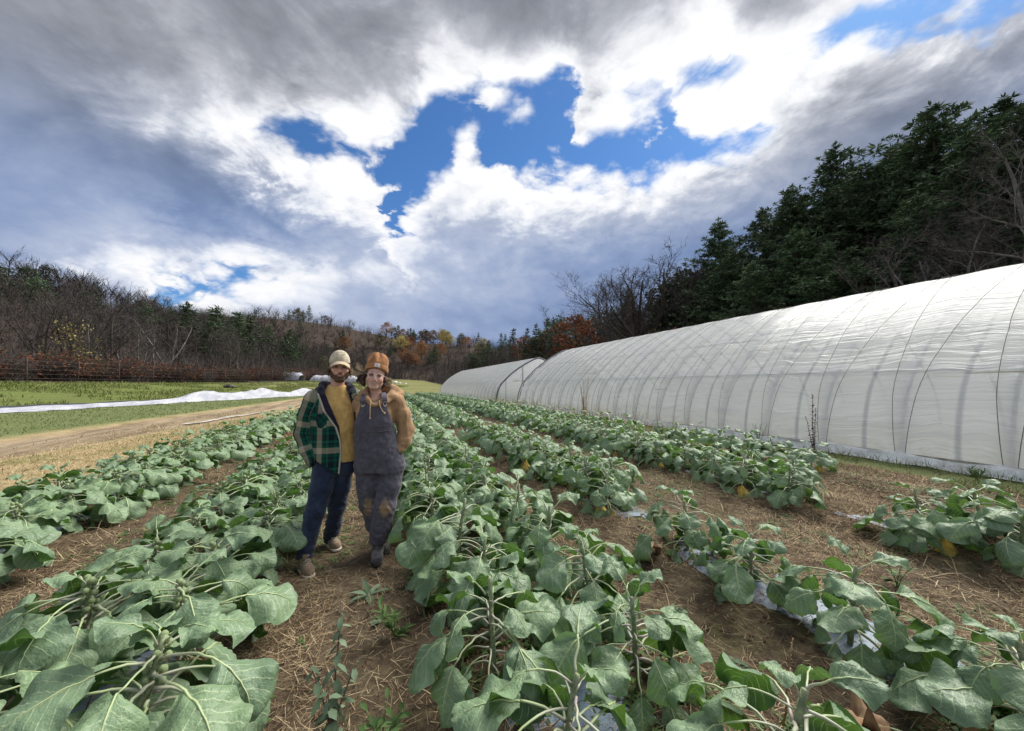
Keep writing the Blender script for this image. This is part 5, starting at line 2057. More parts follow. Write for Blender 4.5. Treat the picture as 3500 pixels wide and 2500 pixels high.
def man():
    ORG, RZ = (-.50, 3.70), R(7.7)
    zg = hz(-.47, 3.72)
    HC, HS, ROLL = (.128, .012, 1.678), 1.05, R(2)
    base, lip, blush = (.62, .370, .275), (.46, .20, .16), (.68, .32, .24)
    # ---------- body: one continuous skin
    F = Field((-.22, -.20, -.0), (.62, .36, 1.84), .016, (1.40, .0042, (HC[0], HC[1])))
    d, _ = head_field(F, HC, HS, roll=ROLL)
    d = smin(d, F.cap((HC[0] - .006, .032, 1.62), (.105, .045, 1.44), .055, .062), .03)
    d = smin(d, F.cap((-.05, .02, 1.415), (.235, .06, 1.43), .05), .05)
    d = smin(d, F.col([(.80, .11, .03, .12, .075), (1.0, .11, .03, .12, .075), (1.25, .10, .03, .13, .085), (1.44, .10, .04, .10, .06)]), .03)
    d = smin(d, F.chain([(-.075, .01, 1.41), (-.145, .05, 1.11), (-.075, -.01, .89)], [.048, .040, .030]), .02)
    d = smin(d, F.chain([(.25, .06, 1.43), (.345, .17, 1.19), (.485, .14, 1.10)], [.048, .040, .028]), .02)
    d = hand(F, d, (.485, .14, 1.10), (.95, -.05, -.25), 1, (0, -1, 0))
    d = hand(F, d, (-.075, -.01, .89), (.35, -.02, -.9), -1, (0.2, 1, 0))
    d = smin(d, F.chain([(.03, .01, .80), (-.03, -.09, .45), (-.104, -.14, .08)], [.075, .052, .040]), .03)
    d = smin(d, F.chain([(.16, .03, .80), (.142, .12, .42), (.098, .26, .08)], [.075, .052, .040]), .03)
    F.D = d
    P, Q = F.mesh()
    root = put('person', P, Q, [SKIN], None, attrs={'tone': ('FLOAT_COLOR', skin_tone(P, HC, HS, ROLL, base, lip, blush))})
    root.location = (*ORG, zg)
    root.rotation_euler = (0, 0, RZ)
    root['label'] = 'bearded man in a pale cap, green plaid jacket and yellow shirt standing between the rows'
    root['category'] = 'person'
    root['group'] = 'people posing in the field'
    hair = simple('brown_hair', (.060, .038, .024), .6, .3, .35, 120)
    hair2 = simple('light_brown_hair', (.22, .155, .095), .6, .3, .35, 120)  # lighter brown for the loose strands
    for sg in (-1, 1):
        eye(root, HC, HS, ROLL, sg, (.035, .022, .015))
    lid = simple('eyelid_skin', (.30, .155, .11), .5, .3, .1)
    lid_and_brow(root, HC, HS, ROLL, hair, lid, True)
    # ---------- beard: a shell over jaw, chin and upper lip
    F = Field((HC[0] - .11, -.14, 1.53), (HC[0] + .11, .08, 1.72), .0036)
    dh, (x, y, z) = head_field(F, HC, HS, roll=ROLL)
    jaw = np.maximum(z + .036 - 1.1 * np.clip(np.abs(x) - .052, 0, 1), y - .010)
    jaw = jaw + .004 * vnoise(F.X * 120, F.Y * 120, F.Z * 120, seed=6)
    mouth = F.ell((HC[0], HC[1] - .10, HC[2] - .064), (.023, .05, .0085))
    cheek = np.minimum(F.ell((HC[0] - .034, HC[1] - .085, HC[2] - .034), (.022, .05, .023)), F.ell((HC[0] + .034, HC[1] - .085, HC[2] - .034), (.022, .05, .023)))
    nose = F.ell((HC[0], HC[1] - .11, HC[2] - .028), (.019, .05, .014))
    thick = .0014 + .0030 * sstep(-.05, -.11, z) + .002 * vnoise(F.X * 160, F.Y * 160, F.Z * 70, seed=5)
    d = smax(dh - thick, jaw, .006)
    for cut in (mouth, cheek, nose):
        d = smax(d, -cut, .005)
    F.D = d
    P, Q = F.mesh()
    put('beard', P, Q, [simple('beard_hair', (.125, .078, .052), .8, .15, .5, 260, .8)], root)
    # ---------- hair under the cap
    F = Field((HC[0] - .12, -.12, 1.58), (HC[0] + .12, .15, 1.80), .005)
    dh, (x, y, z) = head_field(F, HC, HS, roll=ROLL)
    reg = np.maximum(np.maximum(-.010 - y * 1.0 - .9 * np.clip(z, 0, .05), -.060 - z - .35 * y), z - .06)
    ear = np.minimum(F.ell((HC[0] - .08, HC[1] + .008, HC[2] + .0), (.03, .022, .030)), F.ell((HC[0] + .08, HC[1] + .008, HC[2]), (.03, .022, .030)))
    d = smax(dh - (.009 + .003 * vnoise(F.X * 70, F.Y * 70, F.Z * 30, seed=9)), reg, .008)
    F.D = smax(d, -ear, .006)
    P, Q = F.mesh()
    put('hair', P, Q, [hair], root)
    rg = np.random.default_rng(4)
    cs = []
    for i in range(300):
        sg = 1 if rg.random() < .60 else -1
        lock = rg.integers(9)
        lr = np.random.default_rng(100 + lock + (20 if sg > 0 else 0))
        a = np.array([sg * rg.uniform(.068, .079), lr.uniform(-.03, .05) + rg.normal(0, .006), lr.uniform(-.012, .035)])
        e = a + np.array([sg * lr.uniform(.004, .040), lr.normal(0, .012), -lr.uniform(.03, .080)]) + rg.normal(0, .004, 3)
        m = a + (e - a) * .5 + np.array([sg * .013, 0, .008]) + rg.normal(0, .002, 3)
        k = lr.uniform(-.008, .018)
        cs.append(from_local([a, (a + m) / 2 + [sg * .005, 0, .002], m, (m + e) / 2 + [-sg * .002, 0, -.003], e + [sg * k, 0, abs(k)]], HC, HS, ROLL))
    strands('hair_strands', cs, hair2, root, .0013)
    # ---------- cap
    capm = fabric('cap_cloth', (.52, .455, .335), .9, 300, 20, .2)
    brimm = fabric('cap_brim_cloth', (.46, .37, .25), .9, 300, 20, .15)
    F = Field((HC[0] - .12, -.13, 1.68), (HC[0] + .12, .15, 1.90), .0045)
    X0 = F.X.copy()
    o = F.ell((HC[0], HC[1] + .014, HC[2] + .062), (.088, .108, .112))
    seams = .0012 * np.abs(np.sin(3 * np.arctan2(F.X - HC[0], F.Y - HC[1] - .02)))
    o = o + seams.astype(np.float32) * -1 + .001
    i_ = F.ell((HC[0], HC[1] + .014, HC[2] + .055), (.083, .102, .106))
    cut = (HC[2] + .042 + .20 * (-(F.Y - HC[1])) * (F.Y < HC[1]) * .35) - F.Z
    F.D = smax(o, cut, .006)
    P, Q = F.mesh()
    put('cap_crown', P, Q, [capm], root)
    bv, n, m_ = [], 25, 8
    for lay in (0, 1):
        for j in range(m_):
            f = j / (m_ - 1)
            for i in range(n):
                t = -1 + 2 * i / (n - 1)
                ang = t * R(63)
                rr = .088 + .0005 * lay
                bx = math.sin(ang) * rr
                by = -math.cos(ang) * .108 + .014
                ext = .068 * f * max(.06, 1 - abs(t) ** 3.2)
                zz = .046 + .016 * math.cos(ang) ** 2 * 1.0 - ext * .42 - .044 * abs(t) ** 2.0 * (0.35 + .65 * f) - .003 * lay
                bv.append((bx * (1 + .05 * f), by - ext, zz))
    bf = []
    N1 = n * m_
    for j in range(m_ - 1):
        for i in range(n - 1):
            a = j * n + i
            bf.append((a, a + 1, a + n + 1, a + n))
            bf.append((N1 + a, N1 + a + n, N1 + a + n + 1, N1 + a + 1))
    edge = [i for i in range(n)] and [(m_ - 1) * n + i for i in range(n)]
    for a, b in zip(edge[:-1], edge[1:]):
        bf.append((a, b, N1 + b, N1 + a))
    link('cap_brim', mesh('cap_brim', from_local(bv, HC, HS, ROLL), bf, [brimm]), root)
    # outlined oval emblem on the front panel
    t = np.linspace(0, 2 * math.pi, 40)
    ex, ez = .034 * np.sign(np.cos(t)) * np.abs(np.cos(t)) ** .7, .013 * np.sign(np.sin(t)) * np.abs(np.sin(t)) ** .7
    zz = .128 + ez + .004 * np.cos(t)
    yy = .014 - .109 * np.sqrt(np.clip(1 - (ex / .088) ** 2 - ((zz - .062) / .112) ** 2, 0.01, 1)) - .0015
    ring = np.stack([ex, yy, zz], 1)
    link('cap_emblem', MB().tube(from_local(ring, HC, HS, ROLL), .0016, 5, cap=False).build('cap_emblem', simple('emblem_thread', (.16, .16, .12), .8, .1)), root)
    # ---------- shirt
    ST = [(.845, .130, .0, .152, .108), (.95, .128, .0, .150, .106), (1.10, .118, 0, .156, .108), (1.25, .106, .005, .165, .112), (1.36, .100, .015, .150, .100), (1.43, .103, .03, .110, .084), (1.525, .110, .036, .074, .068)]
    F = Field((-.12, -.16, .82), (.34, .18, 1.53), .008)
    d = F.col(ST, 2.3)
    d = smin(d, F.cap((-.02, .02, 1.40), (.21, .05, 1.42), .05), .05)
    d = d + folds(F, 12, -.0075, 8, 5) + folds(F, 13, -.004, 16, 9) * sstep(1.15, .9, F.Z)
    neck = F.cap((.110, .010, 1.547), (.115, .03, 1.64), .060, .080)
    F.D = smax(d, -neck, .004)
    P, Q = F.mesh()
    put('shirt', P, Q, [fabric('yellow_tshirt', (.53, .345, .125), .9, 320, 13, .3)], root)
    t = np.linspace(0, 2 * math.pi, 26)
    link('collar', MB().tube(np.stack([  .109 + .066 * np.cos(t), .030 + .062 * np.sin(t), 1.521 + .012 * np.sin(t)], 1), .0068, 6, cap=False, flat=1.2).build('collar', fabric('yellow_rib', (.50, .32, .11), .9, 320, 40, .3)), root)
    # ---------- jacket
    F = Field((-.27, -.19, .72), (.62, .30, 1.53), .0075)
    JT = [(.735, .108, .0, .192, .138), (.88, .104, 0, .186, .134), (1.0, .102, 0, .184, .132), (1.15, .100, .005, .190, .134), (1.30, .092, .012, .190, .130), (1.40, .090, .024, .165, .112), (1.465, .098, .035, .115, .09), (1.50, .10, .04, .09, .08)]
    tor = F.col(JT, 2.4)
    tor = smin(tor, F.cap((-.05, .012, 1.41), (.235, .05, 1.435), .062), .05)
    tor = tor + folds(F, 22, -.006, 7, 4.5)
    sr_pts = [(-.078, .01, 1.405), (-.122, .035, 1.26), (-.148, .055, 1.10), (-.112, .02, .97), (-.070, -.015, .862)]
    slr = F.chain(sr_pts, [.076, .071, .067, .060, .051], .03)
    sl_pts = [(.245, .055, 1.42), (.30, .115, 1.31), (.345, .17, 1.19), (.485, .14, 1.10)]
    sll = F.chain(sl_pts, [.074, .070, .064, .046], .03)
    # bunched cloth rings on the sleeves
    slr = slr + folds(F, 3, -.0075, 7, 22) * (.35 + .65 * sstep(1.32, 1.08, F.Z)) + folds(F, 2, -.003, 22, 30)
    sll = sll + folds(F, 5, -.006, 14, 14)
    d = smin(smin(tor, slr, .025), sll, .025)
    zl = [.74, .95, 1.159, 1.30, 1.462, 1.55]
    xl = np.interp(F.Z, zl, [.142, .158, .131, .075, .010, -.01]).astype(np.float32)
    xr = np.interp(F.Z, zl, [.300, .290, .268, .250, .200, .18]).astype(np.float32)
    front = F.Y - .045 - .05 * (F.Z < .9)
    cut = np.maximum(np.maximum(xl - F.X, F.X - xr), front)
    d = smax(d, -cut, .006)
    inner = F.col([(.70, .125, .0, .158, .113), *[(z, a, b, c + .006, e + .006) for z, a, b, c, e in ST if z > .9]], 2.3)
    d = smax(d, -inner, .004)
    hem = np.interp(F.X, [-.2, -.06, .02, .10, .15, .25, .35], [.90, .885, .83, .765, .745, .80, .82]).astype(np.float32)
    body_only = (tor < np.minimum(slr, sll) - .002)
    d = np.where(F.Z < .95, smax(d, np.where(body_only | (F.X > -.045), hem - F.Z, -9), .004), d)
    F.D = d.astype(np.float32)
    P, Q = F.mesh()

    def seg_uv(P, pts):
        best, U, V, acc = np.full(len(P), 9.0), np.zeros(len(P)), np.zeros(len(P)), 0.0
        for a, b in zip(pts[:-1], pts[1:]):
            a, b = np.asarray(a), np.asarray(b)
            ab = b - a
            L = np.linalg.norm(ab)
            t = np.clip(((P - a) @ ab) / L ** 2, 0, 1)
            q = P - (a + t[:, None] * ab)
            r = np.linalg.norm(q, axis=1)
            m = r < best
            best = np.where(m, r, best)
            ang = np.arctan2(q[:, 0], -q[:, 1])
            U = np.where(m, ang * .066, U)
            V = np.where(m, acc + t * L, V)
            acc += L
        return best, U, V
    b1, u1, v1 = seg_uv(P, sr_pts)
    b2, u2, v2 = seg_uv(P, sl_pts)
    torm = np.interp(P[:, 2], [.7, 1.5], [0, 0])
    on_r = (b1 < .088) & (P[:, 0] < -.055 - .0 * torm)
    on_l = (b2 < .085) & (P[:, 0] > .27)
    W = np.stack([P[:, 0] - .25 * P[:, 1] + .015, P[:, 2] + .005, np.zeros(len(P))], 1)
    W[on_r] = np.stack([u1 + .070, v1 + .035, 0 * u1], 1)[on_r]
    W[on_l] = np.stack([u2 + .05, v2, 0 * u2], 1)[on_l]
    pxl = np.interp(P[:, 2], [.74, .95, 1.159, 1.30, 1.462, 1.55], [.142, .158, .131, .075, .010, -.01])
    band = np.interp(P[:, 2], [.74, 1.05, 1.15, 1.30, 1.44, 1.5], [0, .0, .018, .058, .050, .04])
    cat = np.zeros(len(P), int)
    fr = P[:, 1] < .03
    cat[fr & (P[:, 0] > pxl - band - .004) & (P[:, 0] < .2)] = 1
    cat[fr & (P[:, 0] > pxl - band - .017) & (P[:, 0] <= pxl - band - .002) & (P[:, 0] < .2)] = 2
    qxr = np.interp(P[:, 2], [.74, .95, 1.159, 1.30, 1.462, 1.55], [.300, .290, .268, .250, .200, .18])
    cat[fr & (P[:, 0] < qxr + .028) & (P[:, 0] > .17)] = 1
    e1 = np.where(fr & (P[:, 0] < .2), P[:, 0] - (pxl - band), -.2)         # >0 lining, -.015..0 placket
    e1 = np.where(P[:, 0] > .17, np.where(fr, (qxr + .026) - P[:, 0], -.2), e1)
    e1 = np.where(P[:, 0] > .17, np.where(e1 > 0, e1, -.2), e1)
    W[:, 2] = np.clip(e1, -.2, .2)
    lining = fabric('navy_fleece', (.020, .018, .034), .95, 140, 60, .8)
    piping = fabric('placket_cloth', (.40, .38, .31), .9, 200, 40, .3)
    plaid = plaid_material()
    jk = put('jacket', P, Q, [plaid], root, None, {'weave': ('FLOAT_VECTOR', W)})
    # chest pocket with flap
    pk = MB()
    for (x0, x1, z0, z1, off) in ((-.062, .030, 1.135, 1.262, .006), (-.066, .034, 1.238, 1.280, .012)):
        g = []
        for i in range(7):
            for j in range(5):
                x = x0 + (x1 - x0) * i / 6
                z = z0 + (z1 - z0) * j / 4 - (.014 * (1 - abs(i - 3) / 3) if j == 0 else 0)
                c = np.interp(z, [s[0] for s in JT], [s[1] for s in JT])
                a = np.interp(z, [s[0] for s in JT], [s[3] for s in JT])
                b = np.interp(z, [s[0] for s in JT], [s[4] for s in JT])
                y = .006 - b * (max(.02, 1 - abs((x - c) / a) ** 2.4)) ** (1 / 2.4) - off
                g.append((x, y, z))
        f = [(i * 5 + j, (i + 1) * 5 + j, (i + 1) * 5 + j + 1, i * 5 + j + 1) for i in range(6) for j in range(4)]
        pk.add(g, f)
    pm = pk.build('chest_pocket', plaid)
    pv = np.array([v.co[:] for v in pm.vertices])
    at = pm.attributes.new('weave', 'FLOAT_VECTOR', 'POINT')
    ang = R(45)
    at.data.foreach_set('vector', np.stack([pv[:, 0] * math.cos(ang) - pv[:, 2] * math.sin(ang), pv[:, 0] * math.sin(ang) + pv[:, 2] * math.cos(ang) + .03, 0 * pv[:, 0] - .2], 1).astype(np.float32).ravel())
    link('chest_pocket', pm, jk)
    # hood lying round the neck
    F = Field((-.10, -.13, 1.38), (.32, .20, 1.62), .0065)
    d = F.chain([(.000, -.075, 1.445), (-.020, -.015, 1.490), (.00, .070, 1.520), (.10, .125, 1.515), (.20, .085, 1.520), (.228, .01, 1.500), (.222, -.06, 1.450)], [.012, .024, .034, .040, .034, .025, .013], .03)
    d = smin(d, F.chain([(-.035, -.03, 1.455), (-.045, .04, 1.475), (.02, .12, 1.47), (.12, .15, 1.46), (.23, .10, 1.475), (.255, .02, 1.46)], [.016, .026, .034, .036, .030, .018], .03), .012)
    d = d + folds(F, 33, -.006, 12, 16) + .0012 * vnoise(F.X * 120, F.Y * 120, F.Z * 120, seed=3)
    F.D = smax(d, -F.cap((.107, .03, 1.40), (.118, .03, 1.70), .070, .080), .01)
    P, Q = F.mesh()
    put('hood', P, Q, [lining], jk)
    # ---------- jeans
    F = Field((-.21, -.25, .02), (.34, .36, .92), .0075)
    legr = F.chain([(.036, .0, .80), (.000, -.055, .62), (-.038, -.105, .45), (-.080, -.135, .26), (-.110, -.155, .105)], [.100, .086, .071, .064, .060], .03)
    legl = F.chain([(.165, .02, .80), (.158, .06, .60), (.140, .115, .41), (.118, .185, .24), (.096, .262, .065)], [.100, .085, .069, .063, .059], .03)
    wz = vnoise(F.X * 12, F.Y * 12, F.Z * 6, seed=4)
    kn = np.exp(-((F.Z - .44) / .07) ** 2) + 1.2 * np.exp(-((F.Z - .13) / .07) ** 2) + .3
    wr = -folds(F, 46, -.0060, 6, 19) * kn * 1.1 + .002 * kn * np.sin(F.Z * 90 + 7 * wz + F.X * 40)
    d = smin(legr, legl, .012)
    d = smin(d, F.col([(.74, .10, .01, .165, .112), (.82, .105, .01, .160, .112), (.895, .115, .008, .145, .100)]), .03)
    F.D = smax(d - wr + folds(F, 44, -.004, 9, 6), np.maximum(.10 - F.Z - .16 * (F.Y + .155), -9) * (F.Y < .05) + np.where(F.Y >= .05, .035 - F.Z, 0), .004)
    P, Q = F.mesh()

    def worn(N, p, f, c):
        x, y, z = N.sep(p)
        w = N.noise(N.mapping(p, scale=(1, 1, .5)), 6, 4, .6)
        c = N.mix(w.step(.46, .68) * y.step(.1, -.05) * 0.6, c, (.07, .09, .14))
        return N.mix(N.noise(p, 30, 3, .6).step(.6, .75) * z.step(.35, .05) * .5, c, (.12, .095, .07))
    jn = put('jeans', P, Q, [fabric('blue_denim', (.020, .029, .056), .9, 330, 22, .5, extra=worn)], root)
    # ---------- shoes
    suede = fabric('shoe_suede', (.20, .145, .10), .9, 200, 40, .4)
    under_part = simple('shoe_sole', (.62, .55, .46), .7, .3, .3, 30)
    lace = simple('shoe_lace', (.42, .38, .31), .9, .1)
    for nm, heel, toe, zb in (('shoe', (-.118, -.135, 0), (-.058, -.345, 0), .0), ('shoe', (.092, .285, 0), (.150, .085, 0), .0)):
        h, t = np.array(heel), np.array(toe)
        dr = unit(t - h)
        sd = np.array([-dr[1], dr[0], 0])
        F = Field(np.minimum(h, t) - (.07, .07, .0) + (0, 0, -.01), np.maximum(h, t) + (.07, .07, .15), .006)
        up = np.array([0, 0, 1.0])
        d = F.cap(h + dr * .02 + up * .055, t - dr * .055 + up * .045, .043, .046)
        d = smin(d, F.cap(h + dr * .035 + up * .075, h + dr * .05 + up * .125, .042, .044), .03)
        d = smin(d, F.cap(t - dr * .07 + up * .04, t - dr * .03 + up * .036, .044, .034), .02)
        F.D = smax(d, .022 - F.Z, .004)
        P, Q = F.mesh()
        so = put('shoe', P, Q, [suede], root)
        F.D = smax(np.minimum(F.cap(h + dr * .015 + up * .02, t - dr * .035 + up * .02, .047, .045), 9), np.maximum(F.Z - .028, -F.Z), .004)
        P, Q = F.mesh()
        put('sole', P, Q, [under_part], so)
        lb = MB()
        for k in range(6):
            c = h + dr * (.085 + .019 * k) + up * (.112 - .007 * k)
            s = 1 if k % 2 else -1
            lb.tube([c - sd * .026 + dr * .006 * s - up * .006, c + up * .004, c + sd * .026 - dr * .006 * s - up * .006], .0036, 5)
        link('laces', lb.build('laces', lace), so, kind='stuff')
    return root


def woman():
    ORG, RZ = (.02, 3.62), R(-.3)
    zg = hz(.02, 3.62)
    HC, HS, ROLL = (-.083, -.006, 1.609), 1.04, R(9)
    base, lip, blush = (.62, .385, .305), (.52, .22, .19), (.70, .30, .245)
    F = Field((-.58, -.20, -.0), (.32, .36, 1.76), .016, (1.36, .0042, (HC[0], HC[1])))
    d, _ = head_field(F, HC, HS, roll=ROLL, male=False)
    d = smin(d, F.cap((-.082, .022, 1.54), (-.078, .035, 1.36), .049, .054), .03)
    d = smin(d, F.cap((-.18, .03, 1.37), (.07, .02, 1.37), .048), .05)
    d = smin(d, F.col([(.82, -.04, .03, .15, .09), (1.05, -.07, .03, .12, .08), (1.25, -.08, .02, .12, .09), (1.40, -.08, .035, .09, .06)]), .03)
    d = smin(d, F.chain([(.10, .015, 1.37), (.195, .03, 1.12), (.140, -.02, .94)], [.046, .038, .028]), .02)
    d = smin(d, F.chain([(-.20, .05, 1.37), (-.30, .22, 1.20), (-.44, .255, 1.12)], [.046, .038, .026]), .02)
    d = hand(F, d, (-.44, .255, 1.12), (-.95, .02, -.2), 1, (0, -1, 0))
    d = hand(F, d, (.140, -.02, .94), (-.42, .0, -.85), 1, (0.1, 1, 0))
    d = smin(d, F.chain([(.065, .01, .82), (.014, -.04, .43), (-.035, -.02, .09)], [.080, .054, .040]), .03)
    d = smin(d, F.chain([(-.12, .03, .82), (-.100, .06, .43), (-.015, .13, .09)], [.080, .054, .040]), .03)
    F.D = d
    P, Q = F.mesh()
    root = put('person', P, Q, [SKIN], None, attrs={'tone': ('FLOAT_COLOR', skin_tone(P, HC, HS, ROLL, base, lip, blush))})
    root.location = (*ORG, zg)
    root.rotation_euler = (0, 0, RZ)
    root['label'] = 'smiling woman in rust beanie, clear glasses, tan hoodie and dark overalls beside the man'
    root['category'] = 'person'
    root['group'] = 'people posing in the field'
    hair = simple('brown_hair_dark', (.045, .025, .020), .55, .35, .35, 120)
    blond = simple('windblown_hair', (.42, .33, .22), .6, .3, .35, 120)
    lid = simple('eyelid_rosy', (.36, .19, .15), .5, .3, .1)
    for sg in (-1, 1):
        eye(root, HC, HS, ROLL, sg, (.04, .035, .03))
    lid_and_brow(root, HC, HS, ROLL, simple('light_brow', (.16, .09, .06), .7, .2), lid, False)
    # teeth in a broad smile
    tb = MB()
    for k in range(8):
        a = (k - 3.5) / 4
        tb.box(from_local((a * .0240, -.0905 + .010 * a * a, -.0600 + .0105 * a * a), HC, HS, ROLL)[0], (.0061, .005, .0080), Euler((0, -ROLL, -a * .5)))
    link('teeth', tb.build('teeth', simple('teeth', (.85, .82, .75), .25, .5, .05)), root, kind='stuff')
    # glasses
    fr = simple('clear_frame', (.80, .70, .62), .25, .5, .08)
    gl = MB()
    t = np.linspace(0, 2 * math.pi, 25)
    for sg in (-1, 1):
        gl.tube(from_local(np.stack([sg * .0335 + .0265 * np.cos(t), -.1085 + .010 * np.abs(np.cos(t)) * (np.cos(t) * sg > 0), .006 + .0245 * np.sin(t)], 1), HC, HS, ROLL), .0021, 6, cap=False)
        gl.tube(from_local([(sg * .059, -.099, .012), (sg * .071, -.075, .014), (sg * .080, -.03, .012), (sg * .081, .005, .010)], HC, HS, ROLL), .0021, 6)
    gl.tube(from_local([(-.008, -.108, .010), (0, -.110, .013), (.008, -.108, .010)], HC, HS, ROLL), .002, 6)
    g = link('glasses', gl.build('glasses', fr), root)
    lens, NL = material('spectacle_lens', .05, .5)
    NL.bsdf.inputs['Transmission Weight'].default_value = 1.0
    NL.bsdf.inputs['IOR'].default_value = 1.05
    for sg in (-1, 1):
        v = [(sg * .0335, -.1085, .006)] + [(sg * .0335 + .0258 * math.cos(a), -.1085 + .010 * abs(math.cos(a)) * (math.cos(a) * sg > 0), .006 + .0238 * math.sin(a)) for a in t[:-1]]
        f = [(0, 1 + i, 1 + (i + 1) % 24) for i in range(24)]
        link('lens', mesh('lens', from_local(v, HC, HS, ROLL), f, [lens]), g)
    # beanie
    knit = fabric('beanie_knit', (.35, .165, .070), .95, 230, 16, .4)
    F = Field((HC[0] - .14, -.15, 1.62), (HC[0] + .14, .17, 1.88), .005)
    X0, Y0, Z0 = F.X, F.Y, F.Z
    q = to_local(np.stack([X0.ravel(), Y0.ravel(), Z0.ravel()], 1), HC, HS, ROLL)
    F.X, F.Y, F.Z = (q[:, k].reshape(X0.shape).astype(np.float32) for k in range(3))
    ang = np.arctan2(F.X, F.Y - .015)
    lob = (.0125 * np.cos(ang * 5 + .6) + .004 * np.cos(ang * 9)) * sstep(.11, .185, F.Z) - .010 * np.exp(-((F.X / .03) ** 2 + ((F.Y - .02) / .03) ** 2))
    d = F.ell((0, .016, .108), (.091, .106, .104)) - lob.astype(np.float32)
    d = smax(d, .085 - F.Z, .004)
    F.D = (smax(d, -F.ell((0, .016, .05), (.082, .098, .085)), .004) * HS).astype(np.float32)
    keep = (F.X, F.Y, F.Z)
    F.X, F.Y, F.Z = X0, Y0, Z0
    P, Q = F.mesh()
    bn = put('beanie', P, Q, [knit], root)
    F.X, F.Y, F.Z = keep
    rim = .072 - .16 * np.clip(F.Y, -.2, .2) * 0 - .030 * (F.Y > 0) * np.clip(F.Y, 0, .1) / .1 - .034 * np.abs(F.X / .1) ** 2
    top = rim + .056
    o = F.ell((0, .016, .060), (.099, .114, .150))
    i_ = F.ell((0, .016, .050), (.082, .098, .120))
    d = smax(smax(o, -i_, .004), np.maximum(rim - F.Z, F.Z - top).astype(np.float32), .016)
    ribs = .0014 * np.sin(ang * 62)
    F.D = ((d - ribs) * HS).astype(np.float32)
    F.X, F.Y, F.Z = X0, Y0, Z0
    P, Q = F.mesh()
    put('beanie_cuff', P, Q, [knit], bn)
    # cloth patch with its little curl mark
    pt = MB()
    gx, gz = np.meshgrid(np.linspace(-.0225, .0225, 7), np.linspace(-.0165, .0165, 5), indexing='ij')
    yy = .016 - .114 * np.sqrt(1 - (gx / .099) ** 2 - ((.100 + gz - .060) / .150) ** 2) - .0055
    pv = np.stack([gx, yy, .100 + gz], -1).reshape(-1, 3)
    pt.add(from_local(pv, HC, HS, ROLL), [(i * 5 + j, (i + 1) * 5 + j, (i + 1) * 5 + j + 1, i * 5 + j + 1) for i in range(6) for j in range(4)])
    pa = link('beanie_patch', pt.build('beanie_patch', simple('patch_cloth', (.66, .63, .68), .8, .2, .12, 200)), bn)
    a = np.linspace(.5, 5.4, 16)
    cu = np.stack([.0068 * np.cos(a) * (1 - .06 * a), np.full(16, float(yy[3, 2]) - .0016), .100 + .0058 * np.sin(a)], 1)
    tail = np.array([[-.004, float(yy[3, 2]) - .0016, .096], [.006, float(yy[3, 2]) - .0016, .093], [.010, float(yy[3, 2]) - .0016, .098]])
    mk = MB().tube(from_local(cu, HC, HS, ROLL), .0017, 5).tube(from_local(tail, HC, HS, ROLL), .0016, 5)
    link('patch_mark', mk.build('patch_mark', simple('orange_thread', (.62, .33, .06), .8, .2)), pa)
    # hair: dark mass at the sides, strands flying in the wind
    F = Field((HC[0] - .17, -.11, 1.47), (HC[0] + .13, .13, 1.68), .0055)
    c = lambda *q: tuple(from_local(q, HC, HS, ROLL)[0])
    d = F.chain([c(-.078, .01, .045), c(-.092, .0, .0), c(-.105, -.005, -.04), c(-.088, -.01, -.075), c(-.070, -.005, -.09)], [.015, .019, .020, .017, .009], .02)
    d = smin(d, F.chain([c(.078, .0, .03), c(.085, .0, -.02), c(.082, .0, -.065), c(.07, .01, -.10)], [.007, .008, .008, .006], .02), .01)
    d = smin(d, F.chain([c(-.07, .06, .0), c(0, .095, -.03), c(.07, .06, -.02)], [.026, .030, .024], .02), .02)
    F.D = d + .004 * vnoise(F.X * 45, F.Y * 45, F.Z * 30, seed=7) + .002 * vnoise(F.X * 120, F.Y * 120, F.Z * 40, seed=8)
    P, Q = F.mesh()
    put('hair', P, Q, [hair], root)
    rg = np.random.default_rng(9)
    cs, cd = [], []
    for i in range(380):                                            # locks blown to one side
        lr = np.random.default_rng(300 + int(rg.integers(11)))
        a = np.array([-lr.uniform(.074, .092), lr.uniform(-.03, .05), lr.uniform(.010, .055)]) + rg.normal(0, .003, 3)
        L = lr.uniform(.035, .115)
        e = a + np.array([-L, lr.normal(0, .018), lr.normal(.004, .020)]) + rg.normal(0, .005, 3)
        dip = lr.uniform(.010, .034)
        m = (a + e) / 2 + np.array([0, 0, -dip])
        cs.append(from_local([a, (a + m) / 2 - [0, 0, dip * .35], m, (m + e) / 2 + [0, 0, -dip * .3], e], HC, HS, ROLL))
    for i in range(150):                                            # frizz on the other side, catching light
        a = np.array([rg.uniform(.08, .092), rg.uniform(-.0, .06), rg.uniform(-.07, .02)])
        th, rr = rg.uniform(0, 6.28), rg.uniform(.6, 1.05)
        cen = np.array([.122, .03, -.028])
        pts = [a]
        for q in range(4):
            tq = th + q * .55
            pts.append(cen + rr * np.array([.030 * math.cos(tq), rg.uniform(-.02, .03), .044 * math.sin(tq)]) * (.5 + .17 * q))
        cs.append(from_local(pts, HC, HS, ROLL))
    for i in range(140):
        a = np.array([-rg.uniform(.085, .105), rg.uniform(-.02, .03), rg.uniform(-.05, .02)])
        th = rg.uniform(0, 6.28)
        e = np.array([-.112 + .03 * math.cos(th), rg.uniform(-.03, .03), -.06 + .035 * math.sin(th)])
        m = (a + e) / 2 + rg.normal(0, .014, 3)
        cd.append(from_local([a, (a + m) / 2, m, (m + e) / 2, e], HC, HS, ROLL))
    strands('hair_strands', cs, blond, root, .0010)
    strands('hair_curls', cd, hair, root, .0022)
